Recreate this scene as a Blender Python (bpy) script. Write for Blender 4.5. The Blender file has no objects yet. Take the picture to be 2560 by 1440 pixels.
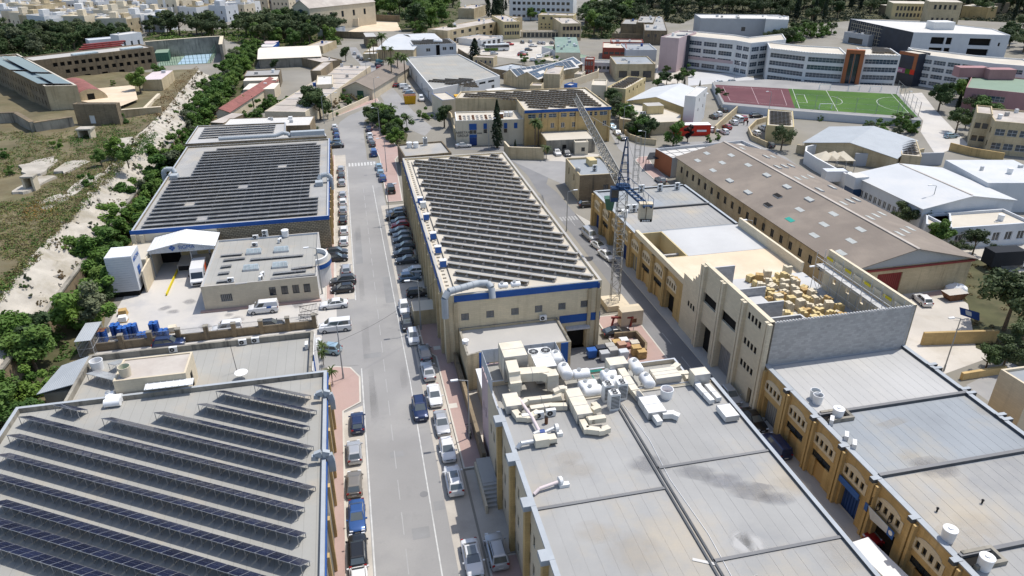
import bpy,bmesh,math,random
from mathutils import Vector,Matrix,noise
R=random.Random(11)
S=bpy.context.scene
COL=S.collection
rad=math.radians
F_PX,PITCH,CAM_H=1775.0,rad(27.0),50.0
cam_d=bpy.data.cameras.new('camera');cam=bpy.data.objects.new('camera',cam_d);COL.objects.link(cam)
cam_d.sensor_width=36.0;cam_d.lens=36.0*F_PX/2560.0
cam_d.clip_start=0.5;cam_d.clip_end=4000.0
cam.location=(0,0,CAM_H);cam.rotation_euler=(rad(90)-PITCH,0,0)
S.camera=cam
SUN_EL,SUN_AZ=rad(65.0),rad(55.0)
wd=bpy.data.worlds.new('World');S.world=wd;wd.use_nodes=True
_n=wd.node_tree.nodes;_bg=_n['Background']
_sky=_n.new('ShaderNodeTexSky');_sky.sky_type='NISHITA';_sky.sun_disc=False
_sky.sun_elevation=SUN_EL;_sky.sun_rotation=SUN_AZ;_sky.altitude=60;_sky.dust_density=1.6
wd.node_tree.links.new(_sky.outputs[0],_bg.inputs[0]);_bg.inputs[1].default_value=0.15
sun_d=bpy.data.lights.new('sun','SUN');sun=bpy.data.objects.new('sun',sun_d);COL.objects.link(sun)
sun_d.energy=3.6;sun_d.angle=rad(0.53);sun_d.color=(1.0,0.955,0.89)
_sd=Vector((math.sin(SUN_AZ)*math.cos(SUN_EL),math.cos(SUN_AZ)*math.cos(SUN_EL),math.sin(SUN_EL)))
sun.rotation_euler=_sd.to_track_quat('Z','Y').to_euler();sun.location=(60,60,200)
S.view_settings.view_transform='Standard';S.view_settings.look='None'
S.view_settings.exposure=0.26;S.view_settings.gamma=1.0;S.view_settings.use_curve_mapping=False
S.render.engine='CYCLES'
S.cycles.max_bounces=5;S.cycles.diffuse_bounces=3;S.cycles.glossy_bounces=2
S.cycles.transparent_max_bounces=6;S.cycles.use_denoising=True
TH=rad(12.7);EX,EY=math.cos(TH),math.sin(TH)
def A(a,b,z=0.0):return Vector((a*EX-b*EY,a*EY+b*EX,z))
def W(u,v,z=0.0):
 x=(u-1280)/F_PX;y=(720-v)/F_PX
 dy=math.cos(PITCH)+y*math.sin(PITCH);dz=-math.sin(PITCH)+y*math.cos(PITCH)
 t=(z-CAM_H)/dz
 return Vector((x*t,dy*t,z))
_OFF={1:(0,0),2:(850,0),3:(1700,0),4:(0,480),5:(850,480),6:(1700,480),7:(0,960),8:(850,960),9:(1700,960)}
def P(k,x,y,z=0.0):return W(_OFF[k][0]+x*.33594,_OFF[k][1]+y*.33594,z)
def PZ(ox,oy,s,x,y,z=0.0):return W(ox+x*s,oy+y*s,z)
def G(w):return(w[0]*EX+w[1]*EY,-w[0]*EY+w[1]*EX)
MATS={}
def mk(name,col,rough=.8,metal=0.,var=.1,scale=.35,fine=.06,streak=0.,streak_col=(.08,.07,.05),bump=0.,brick=None,spec=.3,stain=None,stain_scale=.08,lines=None,rnd=0.,coat=0.,stain_cut=(.5,.68),corr=None,stain2=None,s2=(.3,.6,.72)):
 if name in MATS:return MATS[name]
 m=bpy.data.materials.new(name);m.use_nodes=True;MATS[name]=m
 N=m.node_tree.nodes;L=m.node_tree.links;bs=N['Principled BSDF']
 bs.inputs['Roughness'].default_value=rough;bs.inputs['Metallic'].default_value=metal
 bs.inputs['Specular IOR Level'].default_value=spec
 if coat:bs.inputs['Coat Weight'].default_value=coat;bs.inputs['Coat Roughness'].default_value=.04
 geo=N.new('ShaderNodeNewGeometry');pos=geo.outputs['Position']
 def noi(sc,det=4,vec=None,ro=.55):
  n=N.new('ShaderNodeTexNoise');n.inputs['Scale'].default_value=sc;n.inputs['Detail'].default_value=det
  n.inputs['Roughness'].default_value=ro
  L.new(vec or pos,n.inputs['Vector']);return n.outputs[0]
 def mix(f,a,b,mode='MIX'):
  x=N.new('ShaderNodeMix');x.data_type='RGBA';x.blend_type=mode
  for s,k in((f,0),(a,6),(b,7)):
   if hasattr(s,'is_output'):L.new(s,x.inputs[k])
   elif k==0:x.inputs[k].default_value=s
   else:x.inputs[k].default_value=tuple(s)[:3]+(1,)
  return x.outputs[2]
 def ramp(f,a,b):
  r=N.new('ShaderNodeMapRange');L.new(f,r.inputs[0]);r.inputs[1].default_value=a;r.inputs[2].default_value=b
  r.clamp=True;return r.outputs[0]
 def math1(op,a,b=0.):
  x=N.new('ShaderNodeMath');x.operation=op
  for s,k in((a,0),(b,1)):
   if hasattr(s,'is_output'):L.new(s,x.inputs[k])
   else:x.inputs[k].default_value=s
  return x.outputs[0]
 def gridvec(flat=False):
  mp=N.new('ShaderNodeMapping');mp.inputs['Rotation'].default_value=(0,0,-TH);L.new(pos,mp.inputs[0])
  if flat:return mp.outputs[0]
  sp=N.new('ShaderNodeSeparateXYZ');L.new(mp.outputs[0],sp.inputs[0])
  cb=N.new('ShaderNodeCombineXYZ');L.new(math1('ADD',sp.outputs[0],sp.outputs[1]),cb.inputs[0])
  L.new(sp.outputs[2],cb.inputs[1]);return cb.outputs[0]
 c=tuple(col)
 out=mix(ramp(noi(scale),.3,.7),tuple(x*(1-var)for x in c),tuple(min(1,x*(1+var))for x in c))
 height=None
 if brick:
  bw,bh,mort,bvar=brick[:4]
  bt=N.new('ShaderNodeTexBrick');L.new(gridvec(),bt.inputs[0])
  bt.inputs['Scale'].default_value=1;bt.inputs['Brick Width'].default_value=bw;bt.inputs['Row Height'].default_value=bh
  bt.inputs['Mortar Size'].default_value=mort;bt.inputs['Mortar Smooth'].default_value=.2
  bt.inputs['Color1'].default_value=(1,1,1,1);bt.inputs['Color2'].default_value=(1-bvar,)*3+(1,)
  mc=brick[4]if len(brick)>4 else .62
  bt.inputs['Mortar'].default_value=(mc,mc,mc,1)
  out=mix(1.,out,bt.outputs[0],'MULTIPLY')
  height=math1('SUBTRACT',1.,bt.outputs[1])
 if lines:
  ax,per,wid,dk=lines
  sp=N.new('ShaderNodeSeparateXYZ');L.new(gridvec(True),sp.inputs[0])
  wob=math1('MULTIPLY',noi(.6,2),.12)
  fr=math1('FRACT',math1('DIVIDE',math1('ADD',sp.outputs[ax],wob),per))
  ln=math1('LESS_THAN',fr,wid/per)
  out=mix(math1('MULTIPLY',ln,dk),out,tuple(x*.45 for x in c))
 if corr:
  sp=N.new('ShaderNodeSeparateXYZ');L.new(gridvec(True),sp.inputs[0])
  height=math1('MULTIPLY',math1('ADD',math1('SINE',math1('MULTIPLY',sp.outputs[corr[0]],6.2832/corr[1])),1.),corr[2])
  out=mix(math1('MULTIPLY',math1('SUBTRACT',1.,height),.14),out,tuple(x*.5 for x in c))
 if stain:
  out=mix(math1('MULTIPLY',ramp(noi(stain_scale,6,None,.62),*stain_cut),.75),out,stain)
 if stain2:
  out=mix(math1('MULTIPLY',ramp(noi(s2[0],5,None,.6),s2[1],s2[2]),.6),out,stain2)
 if streak:
  mp=N.new('ShaderNodeMapping');mp.inputs['Scale'].default_value=(1.5,1.5,.13);L.new(pos,mp.inputs[0])
  f=math1('MULTIPLY',ramp(noi(1.,5,mp.outputs[0],.6),.52,.75),streak)
  out=mix(f,out,streak_col)
 if fine:
  out=mix(math1('MULTIPLY',ramp(noi(6.,3),.25,.75),fine*2),out,tuple(x*.6 for x in c))
 if rnd:
  oi=N.new('ShaderNodeObjectInfo')
  hv=N.new('ShaderNodeHueSaturation');L.new(out,hv.inputs['Color'])
  L.new(math1('ADD',math1('MULTIPLY',oi.outputs['Random'],2*rnd),1-rnd),hv.inputs['Value']);out=hv.outputs[0]
 L.new(out,bs.inputs['Base Color'])
 if bump:
  b=N.new('ShaderNodeBump');b.inputs['Strength'].default_value=bump;b.inputs['Distance'].default_value=.05
  if height is None:height=noi(4.,5)
  L.new(height,b.inputs['Height']);L.new(b.outputs[0],bs.inputs['Normal'])
 return m
STONE=(.54,.445,.285)
mk('asphalt',(.275,.27,.262),.9,var=.1,scale=.12,stain=(.335,.325,.305),stain_scale=.06,fine=.07,stain2=(.2,.2,.2),s2=(.45,.6,.8))
mk('road_patch',(.24,.24,.238),.9,var=.1)
mk('asphalt_dark',(.185,.185,.187),.9,var=.12,scale=.15,stain=(.24,.235,.23),stain_scale=.06)
mk('concrete_lane',(.45,.415,.36),.9,var=.12,scale=.2,stain=(.34,.31,.27),stain_scale=.25)
mk('yard',(.50,.475,.435),.9,var=.1,scale=.1,stain=(.36,.36,.37),stain_scale=.12)
mk('ground',(.235,.22,.188),.95,var=.16,scale=.05,stain=(.2,.185,.14),stain_scale=.03)
mk('dust',(.49,.455,.40),.95,var=.12,scale=.12,stain=(.40,.36,.3),stain_scale=.2,bump=.3)
mk('pink_paving',(.40,.285,.25),.85,var=.1,scale=.3,stain=(.34,.26,.23),stain_scale=.3,fine=.1)
mk('kerb',(.52,.49,.43),.85,var=.1)
mk('paint_white',(.52,.52,.5),.7,var=.15,scale=1.5,stain=(.33,.33,.32),stain_scale=.7)
mk('paint_line',(.345,.345,.335),.8,var=.1,scale=1.,stain=(.29,.29,.285),stain_scale=.5)
mk('cream_stone',(.70,.595,.40),.9,var=.08,scale=.3,streak=.22,streak_col=(.22,.17,.09),brick=(.75,.27,.012,.08,.78))
mk('limestone',STONE,.9,var=.1,scale=.25,streak=.5,brick=(.75,.27,.012,.1,.72),stain=(.36,.27,.15),stain_scale=.12)
mk('limestone_ochre',(.53,.375,.17),.9,var=.12,scale=.3,streak=.5,streak_col=(.12,.085,.04),brick=(.7,.27,.012,.1,.75))
mk('limestone_pale',(.62,.535,.395),.9,var=.07,scale=.3,streak=.12,brick=(.7,.27,.01,.08,.8))
mk('limestone_new',(.66,.58,.43),.9,var=.05,scale=.4,brick=(.62,.27,.014,.1,.78))
mk('limestone_old',(.225,.178,.118),.95,var=.25,scale=.16,streak=.8,streak_col=(.05,.047,.042),stain=(.33,.24,.13),stain_scale=.07,brick=(.6,.28,.012,.2,.7),bump=.3)
mk('limestone_black',(.26,.24,.2),.95,var=.3,scale=.3,streak=.85,streak_col=(.03,.03,.028),stain=(.4,.37,.3),stain_scale=.2)
mk('rough_stone',(.42,.35,.24),.95,var=.1,brick=(.58,.3,.05,.3,.3),bump=.8)
mk('rock',(.43,.395,.335),.95,var=.2,scale=.35,stain=(.27,.235,.165),stain_scale=.22,bump=.9,fine=.14)
mk('earth',(.165,.14,.08),.95,var=.3,scale=.12,stain=(.08,.09,.032),stain_scale=.09,bump=.5,fine=.16,stain2=(.13,.10,.05),s2=(.5,.48,.62))
mk('blockwork',(.45,.44,.425),.9,var=.07,scale=.5,brick=(.5,.27,.014,.22,.75),bump=.3)
mk('felt_grey',(.33,.326,.312),rough=.95,spec=.08,var=.09,scale=.15,stain=(.43,.375,.29),stain_scale=.11,fine=.04,stain2=(.235,.24,.25),s2=(.13,.56,.72),rnd=.012)
mk('felt_blue',(.285,.305,.32),rough=.95,spec=.08,var=.1,scale=.15,stain=(.38,.35,.29),stain_scale=.11,fine=.04,stain2=(.215,.23,.245),s2=(.16,.56,.72),rnd=.014)
mk('felt_pale',(.42,.415,.40),rough=.95,spec=.08,var=.08,scale=.12,stain=(.50,.48,.44),stain_scale=.1,fine=.04,rnd=.012)
mk('felt_old',(.33,.325,.30),rough=.95,spec=.08,var=.09,scale=.12,stain=(.43,.37,.29),stain_scale=.16,lines=(0,1.02,.05,.35),stain_cut=(.53,.75))
mk('felt_edge',(.085,.09,.095),.85,var=.2,scale=.8)
mk('felt_flash',(.36,.385,.405),.8,var=.08,scale=.8)
mk('screed',(.52,.475,.395),.92,var=.08,scale=.12,stain=(.60,.56,.48),stain_scale=.1,fine=.05)
mk('screed_grey',(.42,.405,.375),.92,var=.1,scale=.1,stain=(.52,.47,.40),stain_scale=.1)
mk('concrete_new',(.48,.48,.47),.9,var=.07,scale=.15,stain=(.47,.47,.48),stain_scale=.1)
mk('tan_fill',(.62,.50,.36),.95,var=.09,scale=.2,stain=(.70,.61,.48),stain_scale=.15,bump=.4)
mk('roof_old',(.42,.375,.33),.95,var=.14,scale=.2,stain=(.56,.52,.46),stain_scale=.12)
mk('roof_white',(.57,.555,.52),.85,var=.06,scale=.15,stain=(.55,.52,.47),stain_scale=.15)
mk('asbestos',(.225,.19,.158),.95,var=.07,scale=.25,stain=(.29,.245,.20),stain_scale=.12,corr=(1,.3,.5),bump=.3)
mk('asbestos_x',(.33,.285,.245),.95,var=.07,scale=.25,stain=(.40,.345,.29),stain_scale=.1,corr=(0,.3,.5),bump=.3)
mk('sheet_white',(.70,.71,.71),.45,var=.04,scale=.3,corr=(0,.35,.5),bump=.2)
mk('sheet_white_y',(.54,.55,.55),.5,var=.05,scale=.2,corr=(1,.5,.5),bump=.2,stain=(.58,.56,.52),stain_scale=.1)
mk('sheet_grey',(.38,.405,.42),.6,var=.06,scale=.3,corr=(0,.25,.5),bump=.4)
mk('sheet_cream',(.72,.655,.545),.7,var=.04,scale=.2,corr=(0,.5,.4),bump=.2)
mk('sheet_rust',(.25,.10,.085),.9,var=.2,scale=.5,stain=(.16,.07,.06),stain_scale=.4,corr=(1,.3,.5),bump=.3)
mk('sheet_green',(.19,.27,.225),.8,var=.1,scale=.4,stain=(.3,.33,.3),stain_scale=.3,corr=(1,.9,.6),bump=.5)
mk('blue_paint',(.018,.085,.30),.6,var=.1,scale=1.,fine=.05)
mk('blue_deep',(.02,.06,.22),.5,var=.1)
mk('white_paint',(.66,.66,.645),.7,var=.04,scale=.5,streak=.08)
mk('white_cool',(.54,.56,.58),.7,var=.04,scale=.5,streak=.08)
mk('cream_paint',(.62,.55,.42),.75,var=.06,scale=.4,streak=.2)
mk('yellow_wall',(.58,.47,.25),.8,var=.08,scale=.3,streak=.25)
mk('grey_paint',(.40,.41,.42),.7,var=.05)
mk('dark_clad',(.035,.04,.055),.5,var=.2)
mk('pink_wall',(.52,.40,.40),.8,var=.05,streak=.1)
mk('maroon_wall',(.26,.10,.085),.8,var=.08,streak=.15)
mk('mauve_wall',(.36,.20,.20),.8,var=.08,streak=.2)
mk('red_brick_paint',(.30,.075,.05),.8,var=.08)
mk('orange_wall',(.32,.115,.05),.8,var=.06)
mk('red_metal',(.22,.04,.035),.7,var=.15,streak=.2)
mk('green_metal',(.05,.12,.08),.6)
mk('steel',(.42,.43,.44),.45,.7,var=.08,scale=1.5)
mk('galv',(.50,.515,.53),.5,.35,var=.1,scale=2.)
mk('dark_metal',(.035,.035,.038),.5,.3,var=.2)
mk('pole_grey',(.32,.33,.33),.6,.2,var=.1)
mk('crane_grey',(.30,.29,.26),.6,.2,var=.12,scale=1.5)
mk('crane_blue',(.02,.055,.13),.5,.1,var=.15)
mk('ac_white',(.70,.70,.68),.5,var=.05,scale=2.)
mk('duct_cream',(.66,.60,.48),.55,var=.06,scale=1.,stain=(.56,.50,.38),stain_scale=.6)
mk('duct_white',(.68,.67,.64),.5,var=.06,scale=1.)
mk('tank_white',(.78,.78,.77),.35,var=.04,scale=1.)
mk('pvc_pink',(.62,.53,.52),.5,var=.05)
mk('glass',(.025,.032,.04),.08,0.,var=.2,scale=.5,spec=.8,fine=0)
mk('glass_blue',(.035,.06,.085),.1,0.,var=.25,scale=.4,spec=.8,fine=0)
mk('car_glass',(.085,.1,.1),.05,0.,var=0,spec=1.,fine=0,coat=.8)
mk('skylight',(.42,.43,.40),.35,var=.12,scale=2.)
mk('glass_pale',(.32,.37,.38),.15,var=.2,scale=2.,spec=.6)
mk('duct_grey',(.36,.39,.41),.6,.0,var=.06,scale=1.5)
mk('panel',(.013,.018,.042),.14,0.,var=.2,scale=.9,spec=.55,fine=0,rnd=.25)
mk('panel_pale_sheen',(.42,.40,.37),.3,0.,var=.15,scale=.6,spec=.6,fine=0,rnd=.12)  # horizon sky reflection on the glass is put into this pale base colour
mk('panel_sky_sheen',(.26,.257,.253),.2,0.,var=.2,scale=.6,spec=.9,fine=0,rnd=.22)  # grey base colour stands in for sky reflected at a grazing angle
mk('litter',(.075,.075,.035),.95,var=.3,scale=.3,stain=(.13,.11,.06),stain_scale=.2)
mk('panel_back_and_shade',(.2,.155,.105),.7,var=.1)  # brown of panel undersides and of the added shade sheets below rows
mk('panel_frame',(.50,.51,.53),.4,.6,var=.05)
mk('bark',(.14,.105,.07),.95,var=.2,scale=2.,bump=.5)
mk('black',(.012,.012,.013),.7,var=.1)
mk('void',(.012,.011,.010),.95,var=.1)
mk('tyre',(.018,.018,.019),.85)
mk('rim',(.38,.39,.40),.35,.6)
mk('lamp_red',(.28,.012,.012),.3)
mk('lamp_clear',(.62,.64,.66),.15,spec=.7)
mk('plate',(.62,.62,.58),.6)
mk('yellow_paint',(.62,.50,.02),.7,var=.1)
mk('skip_yellow',(.62,.34,.012),.6,var=.1)
mk('rust',(.16,.075,.04),.9,var=.3,scale=1.)
mk('wood',(.46,.31,.13),.8,var=.15,scale=2.)
mk('ply',(.50,.33,.14),.75,var=.08)
mk('teal',(.02,.30,.24),.7)
mk('court_green',(.20,.27,.20),.85,var=.05)
mk('court_blue',(.30,.42,.50),.85,var=.05)
mk('court_red',(.115,.04,.047),.85,var=.12,scale=.15,stain=(.145,.06,.065),stain_scale=.12)
mk('turf',(.07,.145,.022),.95,var=.22,scale=.05,stain=(.04,.10,.018),stain_scale=.06,stain_cut=(.45,.6),fine=.1)
mk('tank_blue',(.02,.07,.25),.4,var=.1)
mk('bin_blue',(.03,.11,.36),.5)
mk('cloth_dark',(.02,.022,.026),.9)
mk('skin',(.42,.26,.18),.7)
mk('shirt_white',(.6,.6,.6),.9)
mk('shirt_red',(.3,.03,.03),.9)
mk('trousers',(.03,.035,.05),.9)
mk('container_red',(.27,.055,.05),.6,var=.1)
mk('signal_red',(.55,.03,.012),.5,var=.05)
mk('signal_orange',(.62,.10,.03),.7)
mk('block_yellow',(.66,.52,.26),.9,var=.1,scale=.8,brick=(.5,.28,.02,.15,.7))
def stainmat(name,c,al):
 m=bpy.data.materials.new(name);m.use_nodes=True;MATS[name]=m;N=m.node_tree.nodes;L=m.node_tree.links;bs=N['Principled BSDF'];bs.inputs['Base Color'].default_value=c+(1,);bs.inputs['Roughness'].default_value=.95;bs.inputs['Specular IOR Level'].default_value=.05
 tc=N.new('ShaderNodeTexCoord');mp=N.new('ShaderNodeMapping');mp.inputs['Location'].default_value=(-1,-1,0);mp.inputs['Scale'].default_value=(2,2,0);L.new(tc.outputs['Generated'],mp.inputs[0]);g=N.new('ShaderNodeTexGradient');g.gradient_type='SPHERICAL';L.new(mp.outputs[0],g.inputs[0])
 n=N.new('ShaderNodeTexNoise');n.inputs['Scale'].default_value=.9;n.inputs['Detail'].default_value=6;ge=N.new('ShaderNodeNewGeometry');L.new(ge.outputs['Position'],n.inputs['Vector']);a=N.new('ShaderNodeMath');a.operation='MULTIPLY';L.new(g.outputs[1],a.inputs[0]);L.new(n.outputs[0],a.inputs[1])
 r=N.new('ShaderNodeMapRange');L.new(a.outputs[0],r.inputs[0]);r.inputs[1].default_value=.08;r.inputs[2].default_value=.32;r.inputs[4].default_value=al;L.new(r.outputs[0],bs.inputs['Alpha'])
for k_,c_,a_ in(('stain_dark',(.225,.225,.235),.38),('stain_white',(.52,.51,.49),.7),('stain_tan',(.44,.36,.25),.14),('stain_oil',(.16,.16,.16),.12)):stainmat(k_,c_,a_)
def leafmat(name,c1,c2,rnd=.18):
 m=bpy.data.materials.new(name);m.use_nodes=True;MATS[name]=m
 N=m.node_tree.nodes;L=m.node_tree.links;bs=N['Principled BSDF'];bs.inputs['Roughness'].default_value=.65
 bs.inputs['Specular IOR Level'].default_value=.25
 oi=N.new('ShaderNodeObjectInfo');tc=N.new('ShaderNodeTexCoord')
 n=N.new('ShaderNodeTexNoise');n.inputs['Scale'].default_value=1.1;n.inputs['Detail'].default_value=3
 L.new(tc.outputs['Object'],n.inputs['Vector'])
 mr=N.new('ShaderNodeMapRange');L.new(n.outputs[0],mr.inputs[0]);mr.inputs[1].default_value=.32;mr.inputs[2].default_value=.68
 x=N.new('ShaderNodeMix');x.data_type='RGBA';L.new(mr.outputs[0],x.inputs[0])
 x.inputs[6].default_value=c1+(1,);x.inputs[7].default_value=c2+(1,)
 hv=N.new('ShaderNodeHueSaturation');L.new(x.outputs[2],hv.inputs['Color'])
 a=N.new('ShaderNodeMapRange');L.new(oi.outputs['Random'],a.inputs[0]);a.inputs[3].default_value=1-rnd*1.6;a.inputs[4].default_value=1+rnd*1.6
 L.new(a.outputs[0],hv.inputs['Value'])
 b=N.new('ShaderNodeMapRange');L.new(oi.outputs['Random'],b.inputs[0]);b.inputs[3].default_value=.515;b.inputs[4].default_value=.485
 L.new(b.outputs[0],hv.inputs['Hue'])
 L.new(hv.outputs[0],bs.inputs['Base Color'])
 tr=N.new('ShaderNodeBsdfTranslucent');L.new(hv.outputs[0],tr.inputs[0])
 ms=N.new('ShaderNodeMixShader');ms.inputs[0].default_value=.22;L.new(bs.outputs[0],ms.inputs[1]);L.new(tr.outputs[0],ms.inputs[2])
 L.new(ms.outputs[0],N['Material Output'].inputs[0])
leafmat('leaf_green',(.06,.12,.024),(.12,.2,.04))
leafmat('leaf_bright',(.06,.125,.02),(.12,.21,.036))
leafmat('leaf_dark',(.04,.068,.024),(.07,.112,.036))
leafmat('leaf_pine',(.05,.074,.03),(.085,.115,.045))
leafmat('leaf_cypress',(.022,.036,.017),(.04,.058,.026))
leafmat('leaf_olive',(.08,.10,.05),(.13,.15,.085))
leafmat('leaf_dry',(.15,.115,.055),(.23,.175,.085))
leafmat('leaf_straw',(.13,.135,.04),(.2,.19,.07))
leafmat('leaf_palm',(.05,.085,.02),(.10,.13,.04))
leafmat('leaf_pinkbloom',(.35,.10,.22),(.45,.2,.33))
leafmat('leaf_pale',(.17,.22,.10),(.42,.44,.33))
leafmat('leaf_maroon',(.045,.022,.022),(.075,.035,.03))
leafmat('leaf_autumn',(.30,.14,.03),(.40,.22,.06))
WL={}
class MB:
 def __init__(s):s.v=[];s.f=[];s.m=[];s.mats=[]
 def mi(s,m):
  if m not in s.mats:s.mats.append(m)
  return s.mats.index(m)
 def poly(s,pts,m):
  i=len(s.v);s.v+=[tuple(p)for p in pts];s.f.append(tuple(range(i,i+len(pts))));s.m.append(s.mi(m));return s
 def hexa(s,b,t,m,mt=None):
  i=len(s.v);n=len(b);s.v+=[tuple(p)for p in b]+[tuple(p)for p in t]
  s.f.append(tuple(range(i+n-1,i-1,-1)));s.m.append(s.mi(m))
  s.f.append(tuple(range(i+n,i+2*n)));s.m.append(s.mi(mt or m))
  for k in range(n):
   k2=(k+1)%n;s.f.append((i+k,i+k2,i+n+k2,i+n+k));s.m.append(s.mi(m))
  return s
 def box(s,c,d,m,rz=0.,mt=None):
  x,y,z=d[0]/2,d[1]/2,d[2];ca,sa=math.cos(rz),math.sin(rz)
  b=[(c[0]+px*ca-py*sa,c[1]+px*sa+py*ca)for px,py in((-x,-y),(x,-y),(x,y),(-x,y))]
  return s.hexa([(p[0],p[1],c[2])for p in b],[(p[0],p[1],c[2]+z)for p in b],m,mt)
 def prism(s,pts,z0,z1,m,mt=None):
  return s.hexa([(p[0],p[1],z0)for p in pts],[(p[0],p[1],z1)for p in pts],m,mt)
 def bar(s,p,q,w,m,h=None,up=(0,0,1)):
  p=Vector(p);q=Vector(q);d=q-p
  if d.length<1e-6:return s
  d.normalize();up=Vector(up)
  if abs(d.dot(up))>.98:up=Vector((1,0,0))
  x=d.cross(up).normalized()*(w/2);y=x.cross(d).normalized()*((h or w)/2)
  return s.hexa([p-x-y,p+x-y,p+x+y,p-x+y],[q-x-y,q+x-y,q+x+y,q-x+y],m)
 def cyl(s,p,q,r0,r1,m,n=10,cap=True,mt=None):
  p=Vector(p);q=Vector(q);d=(q-p).normalized();up=Vector((0,0,1))if abs(d.z)<.9 else Vector((1,0,0))
  x=d.cross(up).normalized();y=d.cross(x).normalized();i=len(s.v)
  for c,r in((p,r0),(q,r1)):
   for k in range(n):
    a=-6.2832*k/n;s.v.append(tuple(c+x*math.cos(a)*r+y*math.sin(a)*r))
  for k in range(n):
   k2=(k+1)%n;s.f.append((i+k,i+k2,i+n+k2,i+n+k));s.m.append(s.mi(m))
  if cap:
   s.f.append(tuple(range(i+n-1,i-1,-1)));s.m.append(s.mi(m))
   s.f.append(tuple(range(i+n,i+2*n)));s.m.append(s.mi(mt or m))
  return s
 def tube(s,pts,r,m,n=8):
  for a,b in zip(pts,pts[1:]):s.cyl(a,b,r,r,m,n)
  return s
 def loft(s,rings,m,close=True,caps=True):
  i=len(s.v);n=len(rings[0])
  for r in rings:s.v+=[tuple(p)for p in r]
  for k in range(len(rings)-1):
   for j in range(n if close else n-1):
    j2=(j+1)%n
    s.f.append((i+k*n+j,i+k*n+j2,i+(k+1)*n+j2,i+(k+1)*n+j));s.m.append(s.mi(m))
  if caps and close:
   s.f.append(tuple(range(i+n-1,i-1,-1)));s.m.append(s.mi(m))
   e=i+(len(rings)-1)*n;s.f.append(tuple(range(e,e+n)));s.m.append(s.mi(m))
  return s
 def capsule(s,p,q,r,m,n=14):
  p=Vector(p);q=Vector(q);d=(q-p).normalized();up=Vector((0,0,1))if abs(d.z)<.9 else Vector((1,0,0))
  x=d.cross(up).normalized();y=d.cross(x).normalized();rings=[]
  for t,rr in((0,.05),(.06,.5),(.16,.8),(.3,.96),(.45,1.)):rings.append((p+d*(t*r),rr*r))
  rings+=[(q-d*((t)*r),rr*r)for t,rr in((.45,1.),(.3,.96),(.16,.8),(.06,.5),(0,.05))]
  s.loft([[c+x*math.cos(-6.2832*k/n)*rr+y*math.sin(-6.2832*k/n)*rr for k in range(n)]for c,rr in rings],m)
  return s
 def mesh(s,name,off=None,smooth=False):
  me=bpy.data.meshes.new(name)
  v=s.v if off is None else[(p[0]-off[0],p[1]-off[1],p[2]-off[2])for p in s.v]
  me.from_pydata(v,[],s.f);me.polygons.foreach_set('material_index',s.m)
  for m in s.mats:me.materials.append(MATS[m])
  if smooth:
   me.polygons.foreach_set('use_smooth',[True]*len(s.f));me.set_sharp_from_angle(angle=rad(38))
  me.update();return me
 def build(s,name,parent=None,smooth=False):
  off=WL[parent]if parent is not None else(0,0,0)
  if parent is None:
   n=len(s.v);off=(sum(p[0]for p in s.v)/n,sum(p[1]for p in s.v)/n,min(p[2]for p in s.v))
  o=bpy.data.objects.new(name,s.mesh(name,off,smooth));COL.objects.link(o)
  if parent is None:o.location=off;WL[o]=Vector(off)
  else:o.parent=parent;WL[o]=Vector(off)
  return o
def tag(o,label,cat,group=None,kind=None):
 if label:o['label']=label
 if cat:o['category']=cat
 if group:o['group']=group
 if kind:o['kind']=kind
 return o
def struct(o,kind='structure',label=None):
 o['kind']=kind
 if label:o['label']=label
 return o
def thing(name,label,cat,loc=(0,0,0),group=None):
 o=bpy.data.objects.new(name,None);COL.objects.link(o);o.location=loc;o.empty_display_size=.5
 WL[o]=Vector(loc);return tag(o,label,cat,group)
def inst(me,name,parent,loc,rz=0.,scale=None):
 o=bpy.data.objects.new(name,me);COL.objects.link(o)
 if parent is not None:o.parent=parent;o.location=Vector(loc)-WL[parent]
 else:o.location=loc
 WL[o]=Vector(loc)
 o.rotation_euler=(0,0,rz)
 if scale is not None:o.scale=scale if hasattr(scale,'__len__')else(scale,)*3
 return o
def copy_tree(o,parent=None):
 c=o.copy();COL.objects.link(c);c.parent=parent
 for ch in o.children:copy_tree(ch,c)
 return c
ORD='first second third fourth fifth sixth seventh eighth ninth tenth eleventh twelfth thirteenth fourteenth fifteenth sixteenth seventeenth eighteenth nineteenth twentieth'.split()
def nth(i):
 if i<20:return ORD[i]
 return '%s-%s'%({2:'twenty',3:'thirty',4:'forty'}[(i+1)//10],ORD[(i+1)%10-1])if(i+1)%10 else{3:'thirtieth',4:'fortieth'}[(i+1)//10]
def ccw(pts):
 a=sum(p[0]*q[1]-q[0]*p[1]for p,q in zip(pts,pts[1:]+pts[:1]))
 return list(pts)if a>0 else list(pts)[::-1]
def inset(pts,t):
 n=len(pts);r=[]
 for i in range(n):
  p0,p1,p2=Vector(pts[i-1][:2]),Vector(pts[i][:2]),Vector(pts[(i+1)%n][:2])
  d1=(p1-p0).normalized();d2=(p2-p1).normalized();n1=Vector((-d1.y,d1.x));n2=Vector((-d2.y,d2.x))
  b=n1+n2;k=max(.35,b.length_squared/2)
  r.append(p1+b*(t/k))
 return r
def rect(a0,a1,b0,b1):return[A(a0,b0),A(a1,b0),A(a1,b1),A(a0,b1)]
def para(p,q,r):
 p,q,r=Vector(p[:2]),Vector(q[:2]),Vector(r[:2]);d=(q-p);n=Vector((-d.y,d.x)).normalized()
 h=(r-q).dot(n);return[p,q,q+n*h,p+n*h]
WIN={}
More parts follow.
